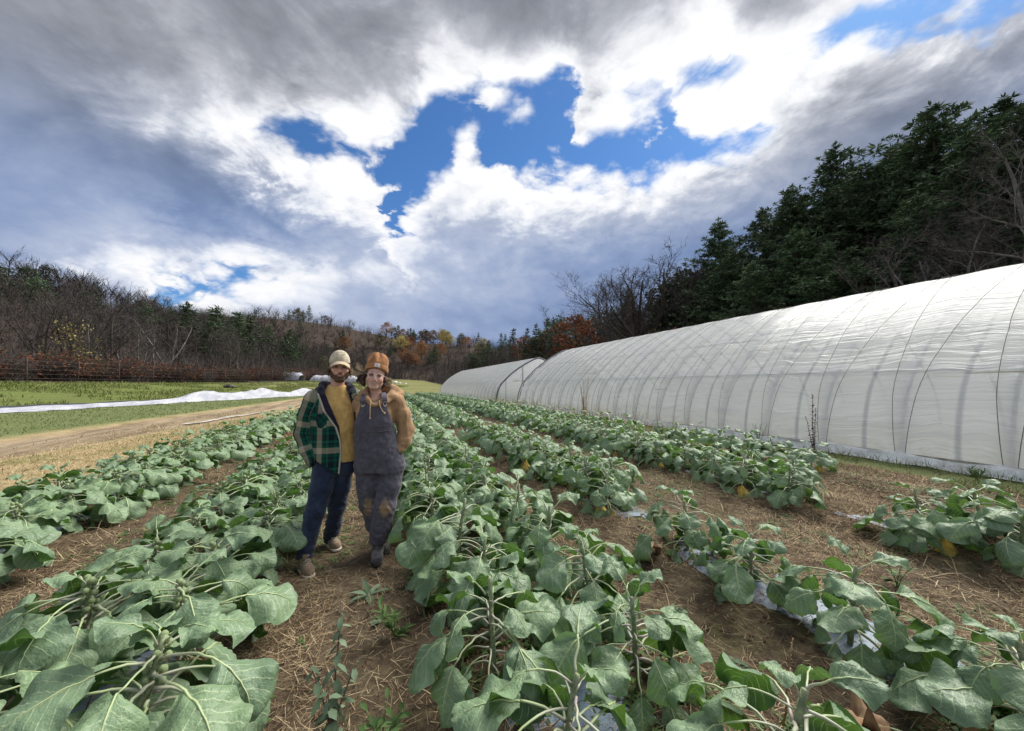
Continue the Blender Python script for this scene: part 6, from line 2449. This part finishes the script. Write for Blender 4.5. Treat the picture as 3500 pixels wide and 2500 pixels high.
    # ---------- hoodie
    tan = fabric('tan_hoodie', (.35, .215, .115), .95, 260, 11, .22)
    F = Field((-.58, -.20, .86), (.32, .34, 1.52), .0075)
    HT = [(.90, -.05, .005, .16, .115), (1.05, -.075, .0, .158, .115), (1.2, -.08, -.006, .160, .124), (1.30, -.08, .0, .158, .116), (1.38, -.08, .02, .135, .095), (1.44, -.08, .035, .085, .07)]
    tor = F.col(HT, 2.3)
    tor = smin(tor, F.cap((-.185, .03, 1.375), (.085, .02, 1.375), .060), .05)
    sl = F.chain([(.105, .012, 1.375), (.160, .02, 1.25), (.200, .03, 1.115), (.178, .0, 1.02), (.140, -.028, .955)], [.075, .072, .069, .060, .048], .03)
    sl = sl + folds(F, 6, -.0065, 6, 20) * (.3 + .7 * sstep(1.2, 1.0, F.Z)) + folds(F, 52, -.007, 12, 3)
    sr = F.chain([(-.20, .045, 1.375), (-.27, .16, 1.28), (-.30, .22, 1.20), (-.44, .255, 1.12)], [.072, .066, .062, .042], .03)
    d = smin(smin(tor + folds(F, 51, -.005, 8, 5), sl, .02), sr, .025)
    nk = F.cap((-.080, .0, 1.37), (-.085, -.02, 1.60), .052, .09)
    F.D = smax(d, -nk, .006)
    P, Q = F.mesh()
    hd = put('hoodie', P, Q, [tan], root)
    # hood rolled round the neck, open at the throat
    F = Field((-.28, -.16, 1.34), (.20, .22, 1.60), .0065)
    d = F.chain([(-.105, -.125, 1.355), (-.150, -.095, 1.405), (-.170, -.02, 1.450), (-.14, .08, 1.49), (-.05, .12, 1.50), (.05, .10, 1.50), (.092, .05, 1.48), (.050, -.04, 1.435), (-.010, -.10, 1.385), (-.075, -.128, 1.350)],
                [.014, .019, .024, .030, .034, .038, .036, .025, .019, .014], .03)
    d = smin(d, F.chain([(-.165, -.075, 1.385), (-.215, -.01, 1.415), (-.19, .09, 1.455), (-.06, .15, 1.465), (.08, .13, 1.46), (.135, .05, 1.45), (.085, -.05, 1.42), (.01, -.105, 1.375)], [.014, .020, .028, .034, .036, .032, .022, .013], .03), .010)
    d = d + folds(F, 61, -.006, 11, 15)
    F.D = smax(d, -F.cap((-.080, .01, 1.38), (-.083, -.03, 1.66), .058, .080), .01)
    P, Q = F.mesh()
    ho = put('hood', P, Q, [tan], hd)
    cord = simple('drawstring', (.52, .37, .24), .85, .2, .15, 90)
    for pts in ([(-.115, -.128, 1.40), (-.118, -.150, 1.34), (-.117, -.156, 1.27), (-.117, -.154, 1.245)], [(-.045, -.128, 1.395), (-.035, -.150, 1.345), (-.015, -.156, 1.305), (.002, -.152, 1.285)]):
        mb = MB().tube(cr(pts, 12)[0], .0044, 6)
        mb.ball(pts[-1], (.008, .008, .011), 8, 6)
        link('drawstring', mb.build('drawstring', cord), hd)
    # ---------- overalls
    def mud(N, p, f, c):
        x, y, z = N.sep(p)
        n = N.noise(p, 26, 4, .65)
        k1 = ((x - .016) / .062, (z - .445) / .085)
        k2 = ((x + .125) / .050, (z - .445) / .10)
        e = None
        for a, b in (k1, k2):
            g = ((a * a + b * b) * -1.0).exp()
            e = g if e is None else e.max(g)
        msk = (e + (n - .5) * 1.5).step(.30, .85) * y.step(.03, -.01)
        c = N.mix(msk * .75, c, (.30, .20, .095))
        return N.mix(N.noise(p, 7, 4, .6).step(.52, .7) * .35, c, (.12, .115, .125))
    ov = fabric('overall_canvas', (.085, .079, .102), .9, 300, 24, .5, extra=mud)
    F = Field((-.28, -.21, .08), (.25, .26, 1.42), .0075)
    OT = [(.76, -.028, .01, .205, .142), (.85, -.030, .005, .203, .140), (.95, -.050, .0, .188, .134), (1.08, -.074, -.005, .176, .128), (1.2, -.080, -.010, .172, .134), (1.30, -.080, -.006, .168, .130), (1.40, -.082, .0, .150, .118)]
    tor = F.col(OT, 2.35)
    zb = [.90, 1.08, 1.15, 1.22, 1.30, 1.385]
    hw = np.interp(F.Z, zb, [.26, .21, .172, .150, .122, .102]).astype(np.float32)
    tor = smax(tor, (np.abs(F.X + .088) - hw) * (F.Z > 1.0) - 9 * (F.Z <= 1.0), .006)
    inn = F.col([(z, a, b, c - .004, e - .004) for z, a, b, c, e in HT] , 2.3)
    tor = smax(tor, np.where(F.Z > 1.02, -inn, -9), .004)
    tor = smax(tor, F.Z - 1.378, .004)
    lf = F.chain([(.078, .0, .80), (.050, -.02, .62), (.018, -.045, .44), (-.006, -.04, .28), (-.030, -.028, .155)], [.110, .098, .084, .079, .074], .03)
    lb = F.chain([(-.135, .02, .80), (-.130, .03, .62), (-.112, .045, .44), (-.07, .085, .28), (-.028, .125, .16)], [.104, .092, .076, .070, .066], .03)
    wz = vnoise(F.X * 11, F.Y * 11, F.Z * 6, seed=14)
    kn = np.exp(-((F.Z - .42) / .08) ** 2) + 1.3 * np.exp(-((F.Z - .20) / .06) ** 2) + .45
    d = smin(smin(lf, lb, .012), tor, .035)
    d = d + (folds(F, 76, -.0075, 6, 17) * kn - .002 * kn * np.sin(F.Z * 80 + 7 * wz + F.X * 45)) * (F.Z < 1.0) + folds(F, 71, -.006, 8, 7)
    hemz = np.where(F.Y < .05, .128, .15)
    F.D = smax(d, (hemz - F.Z).astype(np.float32), .004)
    P, Q = F.mesh()
    oo = put('overalls', P, Q, [ov], root)

    def on_bib(x, z, off):
        c, a, b = (np.interp(z, [s[0] for s in OT], [s[i] for s in OT]) for i in (1, 3, 4))
        cy_ = np.interp(z, [s[0] for s in OT], [s[2] for s in OT])
        return cy_ - b * (np.maximum(.02, 1 - np.abs((x - c) / a) ** 2.35)) ** (1 / 2.35) - off
    # bib pocket, waist seam
    pb = MB()
    gx, gz = np.meshgrid(np.linspace(-.170, -.005, 9), np.linspace(1.165, 1.315, 7), indexing='ij')
    pv = np.stack([gx, on_bib(gx, gz, .0095), gz], -1).reshape(-1, 3)
    pb.add(pv, [(i * 7 + j, (i + 1) * 7 + j, (i + 1) * 7 + j + 1, i * 7 + j + 1) for i in range(8) for j in range(6)])
    for x0, x1 in ((-.150, -.098),):
        gx, gz = np.meshgrid(np.linspace(x0, x1, 4), np.linspace(1.25, 1.305, 3), indexing='ij')
        pv = np.stack([gx, on_bib(gx, gz, .015), gz], -1).reshape(-1, 3)
        pb.add(pv, [(i * 3 + j, (i + 1) * 3 + j, (i + 1) * 3 + j + 1, i * 3 + j + 1) for i in range(3) for j in range(2)])
    link('bib_pocket', pb.build('bib_pocket', ov), oo)
    xs = np.linspace(-.20, .045, 24)
    link('waist_seam', MB().tube(np.stack([xs, on_bib(xs, np.full(24, 1.125), .006), np.full(24, 1.125) + .004 * np.sin(xs * 30)], 1), .0042, 5).build('waist_seam', ov), oo)
    steel = simple('buckle_metal', (.50, .44, .36), .3, .6, .2)
    for x0, x1, zt in ((-.183, -.165, 1.432), (.002, -.010, 1.442)):
        sv = []
        path = [(x0 + .006, on_bib(x0, 1.36, .012), 1.355), (x0, -.128, 1.395), (x1 + (x0 - x1) * .5, -.095, 1.432), (x1, -.02, 1.462), (x1, .07, 1.445), (x1, .125, 1.38)]
        pp = cr(path, 18)[0]
        for i, q in enumerate(pp):
            for s, o in ((-.0215, 0), (.0215, 0), (.0215, .006), (-.0215, .006)):
                sv.append((q[0] + s, q[1] - o * .8, q[2] + o * .6))
        sf = [(i * 4 + k, i * 4 + (k + 1) % 4, (i + 1) * 4 + (k + 1) % 4, (i + 1) * 4 + k) for i in range(17) for k in range(4)] + [(3, 2, 1, 0), (68, 69, 70, 71)]
        so = link('strap', mesh('strap', sv, sf, [ov], False), oo)
        b = MB()
        c0 = np.array([x0 + .004, on_bib(x0, 1.365, .018), 1.362])
        b.tube([c0 + (-.015, 0, .02), c0 + (-.013, -.003, -.01), c0 + (0, -.004, -.022), c0 + (.013, -.003, -.01), c0 + (.015, 0, .02)], .0032, 5)
        b.tube([c0 + (-.021, -.002, .022), c0 + (.021, -.002, .022)], .003, 5)
        b.ball(c0 + (0, -.004, -.012), (.008, .004, .008), 8, 5)
        link('buckle', b.build('buckle', steel), so)
    # ---------- boots
    lea = fabric('boot_leather', (.075, .073, .080), .55, 120, 30, .35, (.13, .125, .125))
    under_part = simple('boot_sole', (.025, .024, .024), .7, .3)
    for heel, toe in (((-.034, -.010, 0), (-.040, -.215, 0)), ((.000, .165, 0), (.030, -.015, 0))):
        h, t = np.array(heel), np.array(toe)
        dr = unit(t - h)
        up = np.array([0, 0, 1.0])
        F = Field(np.minimum(h, t) - (.07, .07, .01), np.maximum(h, t) + (.07, .07, .24), .006)
        d = F.cap(h + dr * .02 + up * .055, t - dr * .05 + up * .046, .042, .044)
        d = smin(d, F.cap(h + dr * .03 + up * .07, h + dr * .03 + up * .21, .044, .050), .03)
        d = smin(d, F.cap(t - dr * .08 + up * .05, t - dr * .035 + up * .040, .046, .036), .02)
        F.D = smax(smax(d + folds(F, 81, -.003, 20, 20), .020 - F.Z, .004), F.Z - .20, .004)
        P, Q = F.mesh()
        bo = put('boot', P, Q, [lea], root)
        F.D = smax(F.cap(h + dr * .015 + up * .02, t - dr * .03 + up * .02, .046, .045), np.maximum(F.Z - .026, -F.Z), .004)
        P, Q = F.mesh()
        put('sole', P, Q, [under_part], bo)
    return root


man()
woman()
# ------------------------------------------------------------------ dead straw, grass and weeds
def blade_material(name, stops, rough=0.85, transl=0.15, scale=0.8):
    m, N = material(name, rough, 0.15)
    isl = N.val(N.new('ShaderNodeNewGeometry').outputs['Random Per Island'])
    p = N.val(N.new('ShaderNodeNewGeometry').outputs['Position'])
    n = N.noise(p, scale, 4, 0.6)
    c = N.ramp(isl * 0.6 + n * 0.4, stops)
    N.link(c, N.bsdf.inputs['Base Color'])
    t = N.new('ShaderNodeBsdfTranslucent')
    N.link(c, t.inputs['Color'])
    mx = N.new('ShaderNodeMixShader')
    mx.inputs[0].default_value = transl
    N.link(N.bsdf.outputs[0], mx.inputs[1])
    N.link(t.outputs[0], mx.inputs[2])
    N.link(mx.outputs[0], N.out.inputs[0])
    return m


STRAW = blade_material('dead_straw', [(0.25, (.060, .036, .022)), (0.42, (.15, .10, .06)), (0.57, (.31, .225, .13)), (0.74, (.58, .46, .285))])
TAN = blade_material('tan_grass', [(0.25, (.22, .16, .08)), (0.5, (.44, .335, .18)), (0.75, (.60, .48, .28))])
GRASS = blade_material('green_grass', [(0.25, (.075, .11, .032)), (0.5, (.135, .175, .058)), (0.75, (.24, .245, .11))])
LUSH = blade_material('lush_grass', [(0.25, (.095, .125, .034)), (0.5, (.14, .175, .045)), (0.75, (.22, .22, .085))])
WEED = blade_material('weed_leaf', [(0.25, (.05, .10, .028)), (0.5, (.085, .155, .045)), (0.75, (.14, .215, .075))], .6, .2)
DUSTY = blade_material('dusty_weed_leaf', [(0.25, (.085, .13, .075)), (0.5, (.14, .20, .12)), (0.75, (.20, .27, .17))], .7, .2)


def blades(name, x, y, L, w, az, el, curl, mat, label, z0=0.0, kind='stuff'):
    """curved 2-quad blades (5 vertices) standing or lying at (x, y); all arrays"""
    n = len(x)
    z = height(x, y) + z0
    d = np.stack([np.cos(az), np.sin(az)], 1)
    s = np.stack([-np.sin(az), np.cos(az)], 1)
    P = np.empty((n, 5, 3))

    def at(t):
        e = el - curl * t
        h = L * t
        return np.stack([x + d[:, 0] * h * np.cos(e), y + d[:, 1] * h * np.cos(e), z + np.maximum(h * np.sin(e), 0.004 + 0.0 * h)], 1)
    a, m, b = at(0.0), at(0.55), at(1.0)
    so = np.stack([s[:, 0] * w, s[:, 1] * w, 0 * w], 1)
    P[:, 0], P[:, 1], P[:, 2], P[:, 3], P[:, 4] = a - so, a + so, m - so * .8, m + so * .8, b
    i = (5 * np.arange(n))[:, None]
    f = np.concatenate([i + [0, 1, 3], i + [0, 3, 2], i + [2, 3, 4]], 0)
    return link(name, mesh(name, P.reshape(-1, 3), f.astype(np.int32), [mat], False), kind=kind, label=label)


def build_cover():
    rg = np.random.default_rng(21)

    def scatter(n, x0, x1, y0, y1, bias=1.0):
        x = rg.uniform(x0, x1, n)
        y = y0 + (y1 - y0) * rg.random(n) ** bias
        lat, dep = view(x, y)
        k = (dep > -.2) & (np.abs(lat) < dep * 1.39 + 1.4)
        return x[k], y[k]
    # straw litter between the plants, denser in drifts
    x, y = scatter(620000, -4.3, 8.6, 0.2, 14, 2.2)
    patch = fbm(x * 1.1, y * 1.1, octv=3, seed=70)
    bed = sum(np.exp(-((x - b) / 0.42) ** 4) for b in BEDS)
    keep = rg.random(len(x)) < np.clip(.66 + 2.0 * patch - .25 * bed, .14, 1)
    keep &= ~((np.abs(x - .02) < .33) & (y < 3.3) & (rg.random(len(x)) < .72))       # the trodden bare path
    x, y = x[keep], y[keep]
    n = len(x)
    far = np.clip(np.hypot(x, y) / 5, .7, 2.2)
    blades('straw_litter', x, y, rg.uniform(.03, .15, n), .0016 * far * rg.uniform(.6, 1.6, n), rg.uniform(0, 6.28, n),
           np.abs(rg.normal(.14, .30, n)), rg.uniform(-.3, .9, n), STRAW, 'dead straw and withered weeds littering the soil between the rows', .006)
    # standing dead stalks
    x, y = scatter(12000, -4.3, 8.6, 0.3, 14, 1.7)
    keep = fbm(x * .9 + 7, y * .9, octv=3, seed=75) > .02
    x, y = x[keep], y[keep]
    n = len(x)
    blades('dead_stalks', x, y, rg.uniform(.10, .34, n), .0024 * rg.uniform(.7, 1.4, n), rg.uniform(0, 6.28, n), rg.uniform(.3, 1.4, n), rg.uniform(.2, 1.1, n), STRAW,
           'thin dead stalks standing in the straw')
    # mown tan strip left of the beds
    x, y = scatter(62000, -8.0, -4.0, 2.5, 24, 1.5)
    dx = x - track_x(y)
    keep = (rg.random(len(x)) < .9) & ((dx > 1.6) | (rg.random(len(x)) < .26))
    x, y = x[keep], y[keep]
    n = len(x)
    g = rg.random(n) < np.clip(.16 + .8 * fbm(x * .5, y * .5, octv=3, seed=81), 0, .7)
    sc = np.clip(np.hypot(x, y) / 6, 1, 3)
    for msk, mat, nm, lab in ((~g, TAN, 'tan_stubble', 'dry tan grass on the strip beside the leftmost bed'), (g, GRASS, 'green_stubble', 'green tufts in the dry grass beside the leftmost bed')):
        m = msk.sum()
        blades(nm, x[msk], y[msk], rg.uniform(.04, .11, m), (.0022 * sc[msk]) * rg.uniform(.7, 1.4, m), rg.uniform(0, 6.28, m), rg.uniform(.2, 1.3, m), rg.uniform(.1, .8, m), mat, lab)
    # grass between track and row cover
    x, y = scatter(70000, -26, -7, 4, 52, 1.3)
    u = -.96 * x + .28 * y
    dx = x - track_x(y)
    k = (u < 20.0) & ((dx < -1.7) | (np.abs(dx) < 0.35) & (rg.random(len(x)) < .25))
    x, y = x[k], y[k]
    n = len(x)
    sc = np.clip(np.hypot(x, y) / 6, 1, 5)
    blades('grass', x, y, rg.uniform(.05, .12, n), .0026 * sc * rg.uniform(.7, 1.4, n), rg.uniform(0, 6.28, n), rg.uniform(.4, 1.4, n), rg.uniform(.1, .7, n), GRASS,
           'short green grass between the dirt track and the row cover')
    # rough lush strip behind the cover
    v = rg.uniform(6, 100, 60000)
    u = 22 + 24 * rg.random(60000)
    x, y = -.96 * u + .28 * v, .28 * u + .96 * v
    k = fbm(x * .35, y * .35, octv=3, seed=88) > -.12
    lat, dep = view(x, y)
    k &= (dep > 5) & (np.abs(lat) < dep * 1.4)
    x, y = x[k], y[k]
    n = len(x)
    blades('lush_grass', x, y, rg.uniform(.15, .42, n), .02 * rg.uniform(.7, 1.4, n), rg.uniform(0, 6.28, n), rg.uniform(.5, 1.5, n), rg.uniform(.1, .8, n), LUSH, 'bright green cover crop on the strip in front of the fence')
    # weeds along the foot of the hoop house
    x, y = scatter(26000, 7.7, 9.75, 1.5, 28, 1.3)
    k = fbm(x * .8, y * .8, octv=3, seed=91) > -.05
    x, y = x[k], y[k]
    n = len(x)
    blades('grass', x, y, rg.uniform(.06, .24, n), .0035 * rg.uniform(.7, 1.4, n), rg.uniform(0, 6.28, n), rg.uniform(.5, 1.5, n), rg.uniform(.1, .9, n), GRASS, 'rough green grass at the foot of the hoop house')
    # tall dry weeds along the far hoop house edge
    x, y = scatter(900, 8.2, 9.4, 9, 34)
    n = len(x)
    blades('dead_stalks', x, y, rg.uniform(.3, .9, n), .006 * rg.uniform(.7, 1.4, n), rg.uniform(0, 6.28, n), rg.uniform(.9, 1.5, n), rg.uniform(.1, .5, n), TAN, 'dry stalks along the far part of the hoop house wall')
    # small green ground weeds in the beds and on the path
    x, y = scatter(20000, -4, 8.6, .4, 11, 1.6)
    k = fbm(x * 1.4 + 3, y * 1.4, octv=3, seed=95) > .06
    x, y = x[k], y[k]
    n = len(x)
    rep = 5
    x, y = np.repeat(x, rep) + rg.normal(0, .02, n * rep), np.repeat(y, rep) + rg.normal(0, .02, n * rep)
    n *= rep
    blades('chickweed', x, y, rg.uniform(.015, .045, n), rg.uniform(.004, .010, n), rg.uniform(0, 6.28, n), rg.uniform(.1, .9, n), rg.uniform(.1, .6, n), WEED, 'small green weeds sprouting from the soil', .01)
    # moss and crumbs on the path
    x, y = scatter(9000, -4.2, 8.6, .3, 8, 1.8)
    S = Sticks()
    n = 3500
    x, y = x[:n], y[:n]
    n = len(x)
    r = rg.uniform(.004, .016, n)
    z = height(x, y)
    c = np.stack([x, y, z + r * .3], 1)
    a = np.stack([r, 0 * r, 0 * r], 1)
    b = np.stack([0 * r, r, 0 * r], 1)
    up = np.stack([0 * r, 0 * r, r * .9], 1)
    for s in (1, -1):
        S.tris(np.stack([c + a * s, c + b * s, c + up], 1))
        S.tris(np.stack([c + b * s, c - a * s, c + up], 1))
    link('soil_crumbs', S.build('soil_crumbs', simple('clod', (.15, .095, .055), .95, .1, .4, 5)), kind='stuff', label='small clods and pebbles of soil')


build_cover()


# ------------------------------------------------------------------ single weeds and fallen leaves one can point to
def weed_leaf(mb, base, az, el, L, W, mi=0, curl=.6, notch=0.0):
    d = np.array([math.cos(az), math.sin(az), 0])
    s = np.array([-math.sin(az), math.cos(az), 0])
    pts = []
    n = 5
    p = np.array(base, float)
    for i in range(n):
        t = i / (n - 1)
        e = el - curl * t
        w = W * math.sin(math.pi * (0.12 + .86 * t)) ** .8 * .5
        if notch and i % 2:
            w *= 1 - notch
        pts += [p - s * w, p + np.array([0, 0, -.10 * W]), p + s * w]
        p = p + (d * math.cos(e) + np.array([0, 0, math.sin(e)])) * L / (n - 1)
    f = []
    for i in range(n - 1):
        f += [(i * 3, i * 3 + 1, i * 3 + 4, i * 3 + 3), (i * 3 + 1, i * 3 + 2, i * 3 + 5, i * 3 + 4)]
    mb.add(pts, f, mi)


def weed(name, x, y, label, cat, leaf_mat, stem_mat, stems, seed, group=None):
    """stems: list of (lean az, lean, height, leaves, leaf length, leaf width, el)"""
    rg = np.random.default_rng(seed)
    o = empty(name, (x, y, hz(x, y)), 0, label, cat, group)
    sm, lm = MB(), MB()
    for az, lean, h, n, L, W, el in stems:
        t = np.linspace(0, 1, 7)
        px = np.cumsum(rg.normal(0, .010 * h, 7)) + math.cos(az) * lean * h * t ** 1.3
        py = np.cumsum(rg.normal(0, .010 * h, 7)) + math.sin(az) * lean * h * t ** 1.3
        pz = h * t * (1 - .25 * lean)
        P = np.stack([px, py, pz], 1)
        if h > .06:
            sm.tube(P, np.linspace(.0055, .0022, 7) * (.6 + h), 5)
        for k in range(n):
            q = (.05 + .93 * k / max(1, n - 1)) if h > .06 else .02
            i = min(5, int(q * 6))
            b = P[i] + (P[i + 1] - P[i]) * (q * 6 - i)
            weed_leaf(lm, b, k * 2.4 + rg.normal(0, .3), el + rg.normal(0, .2), L * rg.uniform(.7, 1.1) * (1.1 - .5 * q), W * rg.uniform(.8, 1.2) * (1.1 - .4 * q), 0, rg.uniform(.5, 1.1), .25)
    if sm.n:
        link('stem', sm.build('stem', stem_mat), o)
    link('foliage', lm.build('foliage', leaf_mat), o, kind='stuff')
    return o


STEM = simple('weed_stem', (.14, .085, .07), .8, .2, .3, 30)
GSTEM = simple('green_weed_stem', (.13, .18, .06), .7, .2, .3, 30)
weed('wilted_weed', -.185, 1.86, 'tall wilted weed with a purplish stem standing in the footpath at the bottom', 'weed', DUSTY, STEM,
     [(1.4, .16, .52, 26, .09, .034, -.5), (.3, .35, .30, 12, .09, .04, -.4), (2.8, .3, .32, 14, .09, .04, -.4), (4.6, .3, .25, 10, .09, .04, -.2)], 1, 'weeds on the footpath')
weed('weed', -.55, 2.02, 'bright green cut-leaved weed at the bottom beside the left bed', 'weed', WEED, GSTEM, [(k * 1.1, .45, .20, 7, .085, .045, .4) for k in range(7)], 2, 'weeds on the footpath')
weed('weed', -.42, 1.72, 'second green weed at the bottom edge left of the wilted weed', 'weed', WEED, GSTEM, [(k * 1.3, .5, .15, 6, .075, .04, .3) for k in range(6)], 3, 'weeds on the footpath')
weed('weed', .02, 1.70, 'dark green leafy weed at the bottom right of the wilted weed', 'weed', WEED, GSTEM, [(k * 1.25, .5, .17, 7, .085, .035, .3) for k in range(6)], 4, 'weeds on the footpath')
weed('weed', .10, 2.42, 'spiky green weed leaning against the first plant right of the path', 'weed', WEED, GSTEM, [(2.6 + k * .5, .5, .24, 8, .13, .022, .7) for k in range(5)], 5, 'weeds on the footpath')
weed('rosette_weed', -.065, 2.99, 'dusty green rosette flat on the path in front of the woman', 'weed', DUSTY, GSTEM, [(0, 0, .02, 16, .15, .045, .25)], 6, 'weeds on the footpath')
weed('rosette_weed', .02, 2.63, 'smaller dusty rosette on the path nearer the camera', 'weed', DUSTY, GSTEM, [(0, 0, .02, 12, .10, .04, .2)], 7, 'weeds on the footpath')
weed('weed', 1.78, 1.52, 'low grey green clover patch in the bare gap right of the big plants', 'weed', DUSTY, GSTEM, [(k * 1.2, .6, .09, 7, .06, .04, .3) for k in range(8)], 8, 'weeds between the right rows')
weed('weed', 1.86, 2.02, 'pale green weed with fallen leaves in the gap between the right beds', 'weed', DUSTY, GSTEM, [(k * 1.0, .7, .07, 7, .07, .05, .2) for k in range(6)], 9, 'weeds between the right rows')
weed('weed', 3.7, 1.75, 'upright green weed in the soil gap at the right', 'weed', WEED, GSTEM, [(k * 1.5, .4, .22, 8, .10, .03, .5) for k in range(4)], 10, 'weeds between the right rows')
weed('dried_weed', 1.62, 1.18, 'leaning brown seed stalk in the straw at the bottom right', 'weed', STRAW, simple('seed_stalk', (.24, .15, .07), .9, .1, .3, 40),
     [(.3, .45, .42, 26, .016, .012, .6)], 11, None)
# tall ones against the hoop house film
weed('dried_weed', 8.9, 15.2, 'tall pale dry weed standing against the near hoop house wall', 'weed', TAN, simple('pale_stalk', (.42, .29, .16), .9, .1, .3, 20),
     [(k * 1.1, .08 + .02 * k, 2.0 - .18 * k, 46, .13, .035, .9) for k in range(6)], 12)
weed('dock_weed', 9.3, 5.75, 'reddish brown dock stalk with dark seeds against the hoop house film', 'weed', simple('dark_seed', (.075, .035, .03), .9, .1, .4, 30), STEM,
     [(.5, .05, 1.35, 44, .09, .06, .5), (2.0, .15, .85, 26, .08, .055, .5), (4.0, .12, 1.05, 30, .08, .055, .5)], 13)
weed('weed', 8.7, 6.6, 'bushy green weed at the foot of the hoop house behind the last row', 'weed', DUSTY, GSTEM, [(k * 1.1, .25, .62, 14, .08, .03, .4) for k in range(6)], 14)
weed('weed', 9.0, 3.2, 'grass like green weed clump by the hoop house near the right edge', 'weed', WEED, GSTEM, [(k * .7, .5, .20, 8, .20, .02, .8) for k in range(9)], 15)
for i, (x, y, h) in enumerate([(9.1, 21.5, 1.5), (9.2, 24.0, 1.0), (9.15, 30.2, 2.1)]):
    weed('dried_weed', x, y, ['dry reddish twiggy weed by the far end of the near hoop house', 'short red dead stalk between the two hoop houses', 'branching dead weed in front of the far hoop house wall'][i], 'weed', STRAW, STEM,
         [(k * 1.6, .30, h * (1 - .12 * k), 12, .08, .02, .8) for k in range(5)], 20 + i)


def fallen_leaf(x, y, rz, s, mat, label, seed):
    pet, v, f, uv, mid = blade_geo(.06, 10, 0, -6, .20, .17, .1, .09, 20, seed, 9, 10)
    mb = MB().add(v, f, 0, uv).tube(pet, np.linspace(.006, .004, 9), 5, 1)
    me = mb.build('fallen_leaf', [mat, PETIOLE])
    link('fallen_leaf', me, None, (x, y, hz(x, y) + .035), (RNG.normal(0, .25), RNG.normal(0, .25), rz), (s,) * 3, label=label, category='leaf', group='fallen leaves')


for i, (x, y, rz, s, mt, lab) in enumerate([
        (2.13, 1.00, 2.2, .9, BROWN, 'curled brown leaf lying on the soil near the bottom right plants'), (2.25, .72, .8, .9, BROWN, 'pale withered leaf at the bottom edge on the right'),
        (2.35, 2.85, 4.0, 1.0, BROWN, 'brown withered leaf beside the torn film right of centre'), (1.95, 2.55, 1.0, .55, LEAF, 'small green fallen leaf on bare soil between the right beds'),
        (1.85, 1.85, 3.0, .6, LEAF, 'green fallen leaf lying by the clover patch'), (2.6, .55, 5.0, .8, BROWN, 'dry tan leaf close to the right bottom corner'),
        (1.48, .98, 2.0, .6, BROWN, 'dry leaf between the two bottom plants right of the path'), (2.95, 1.55, 1.2, .8, BROWN, 'brown leaf under the sparse row on the torn film')]):
    fallen_leaf(x, y, rz, s, mt, lab, 700 + i)
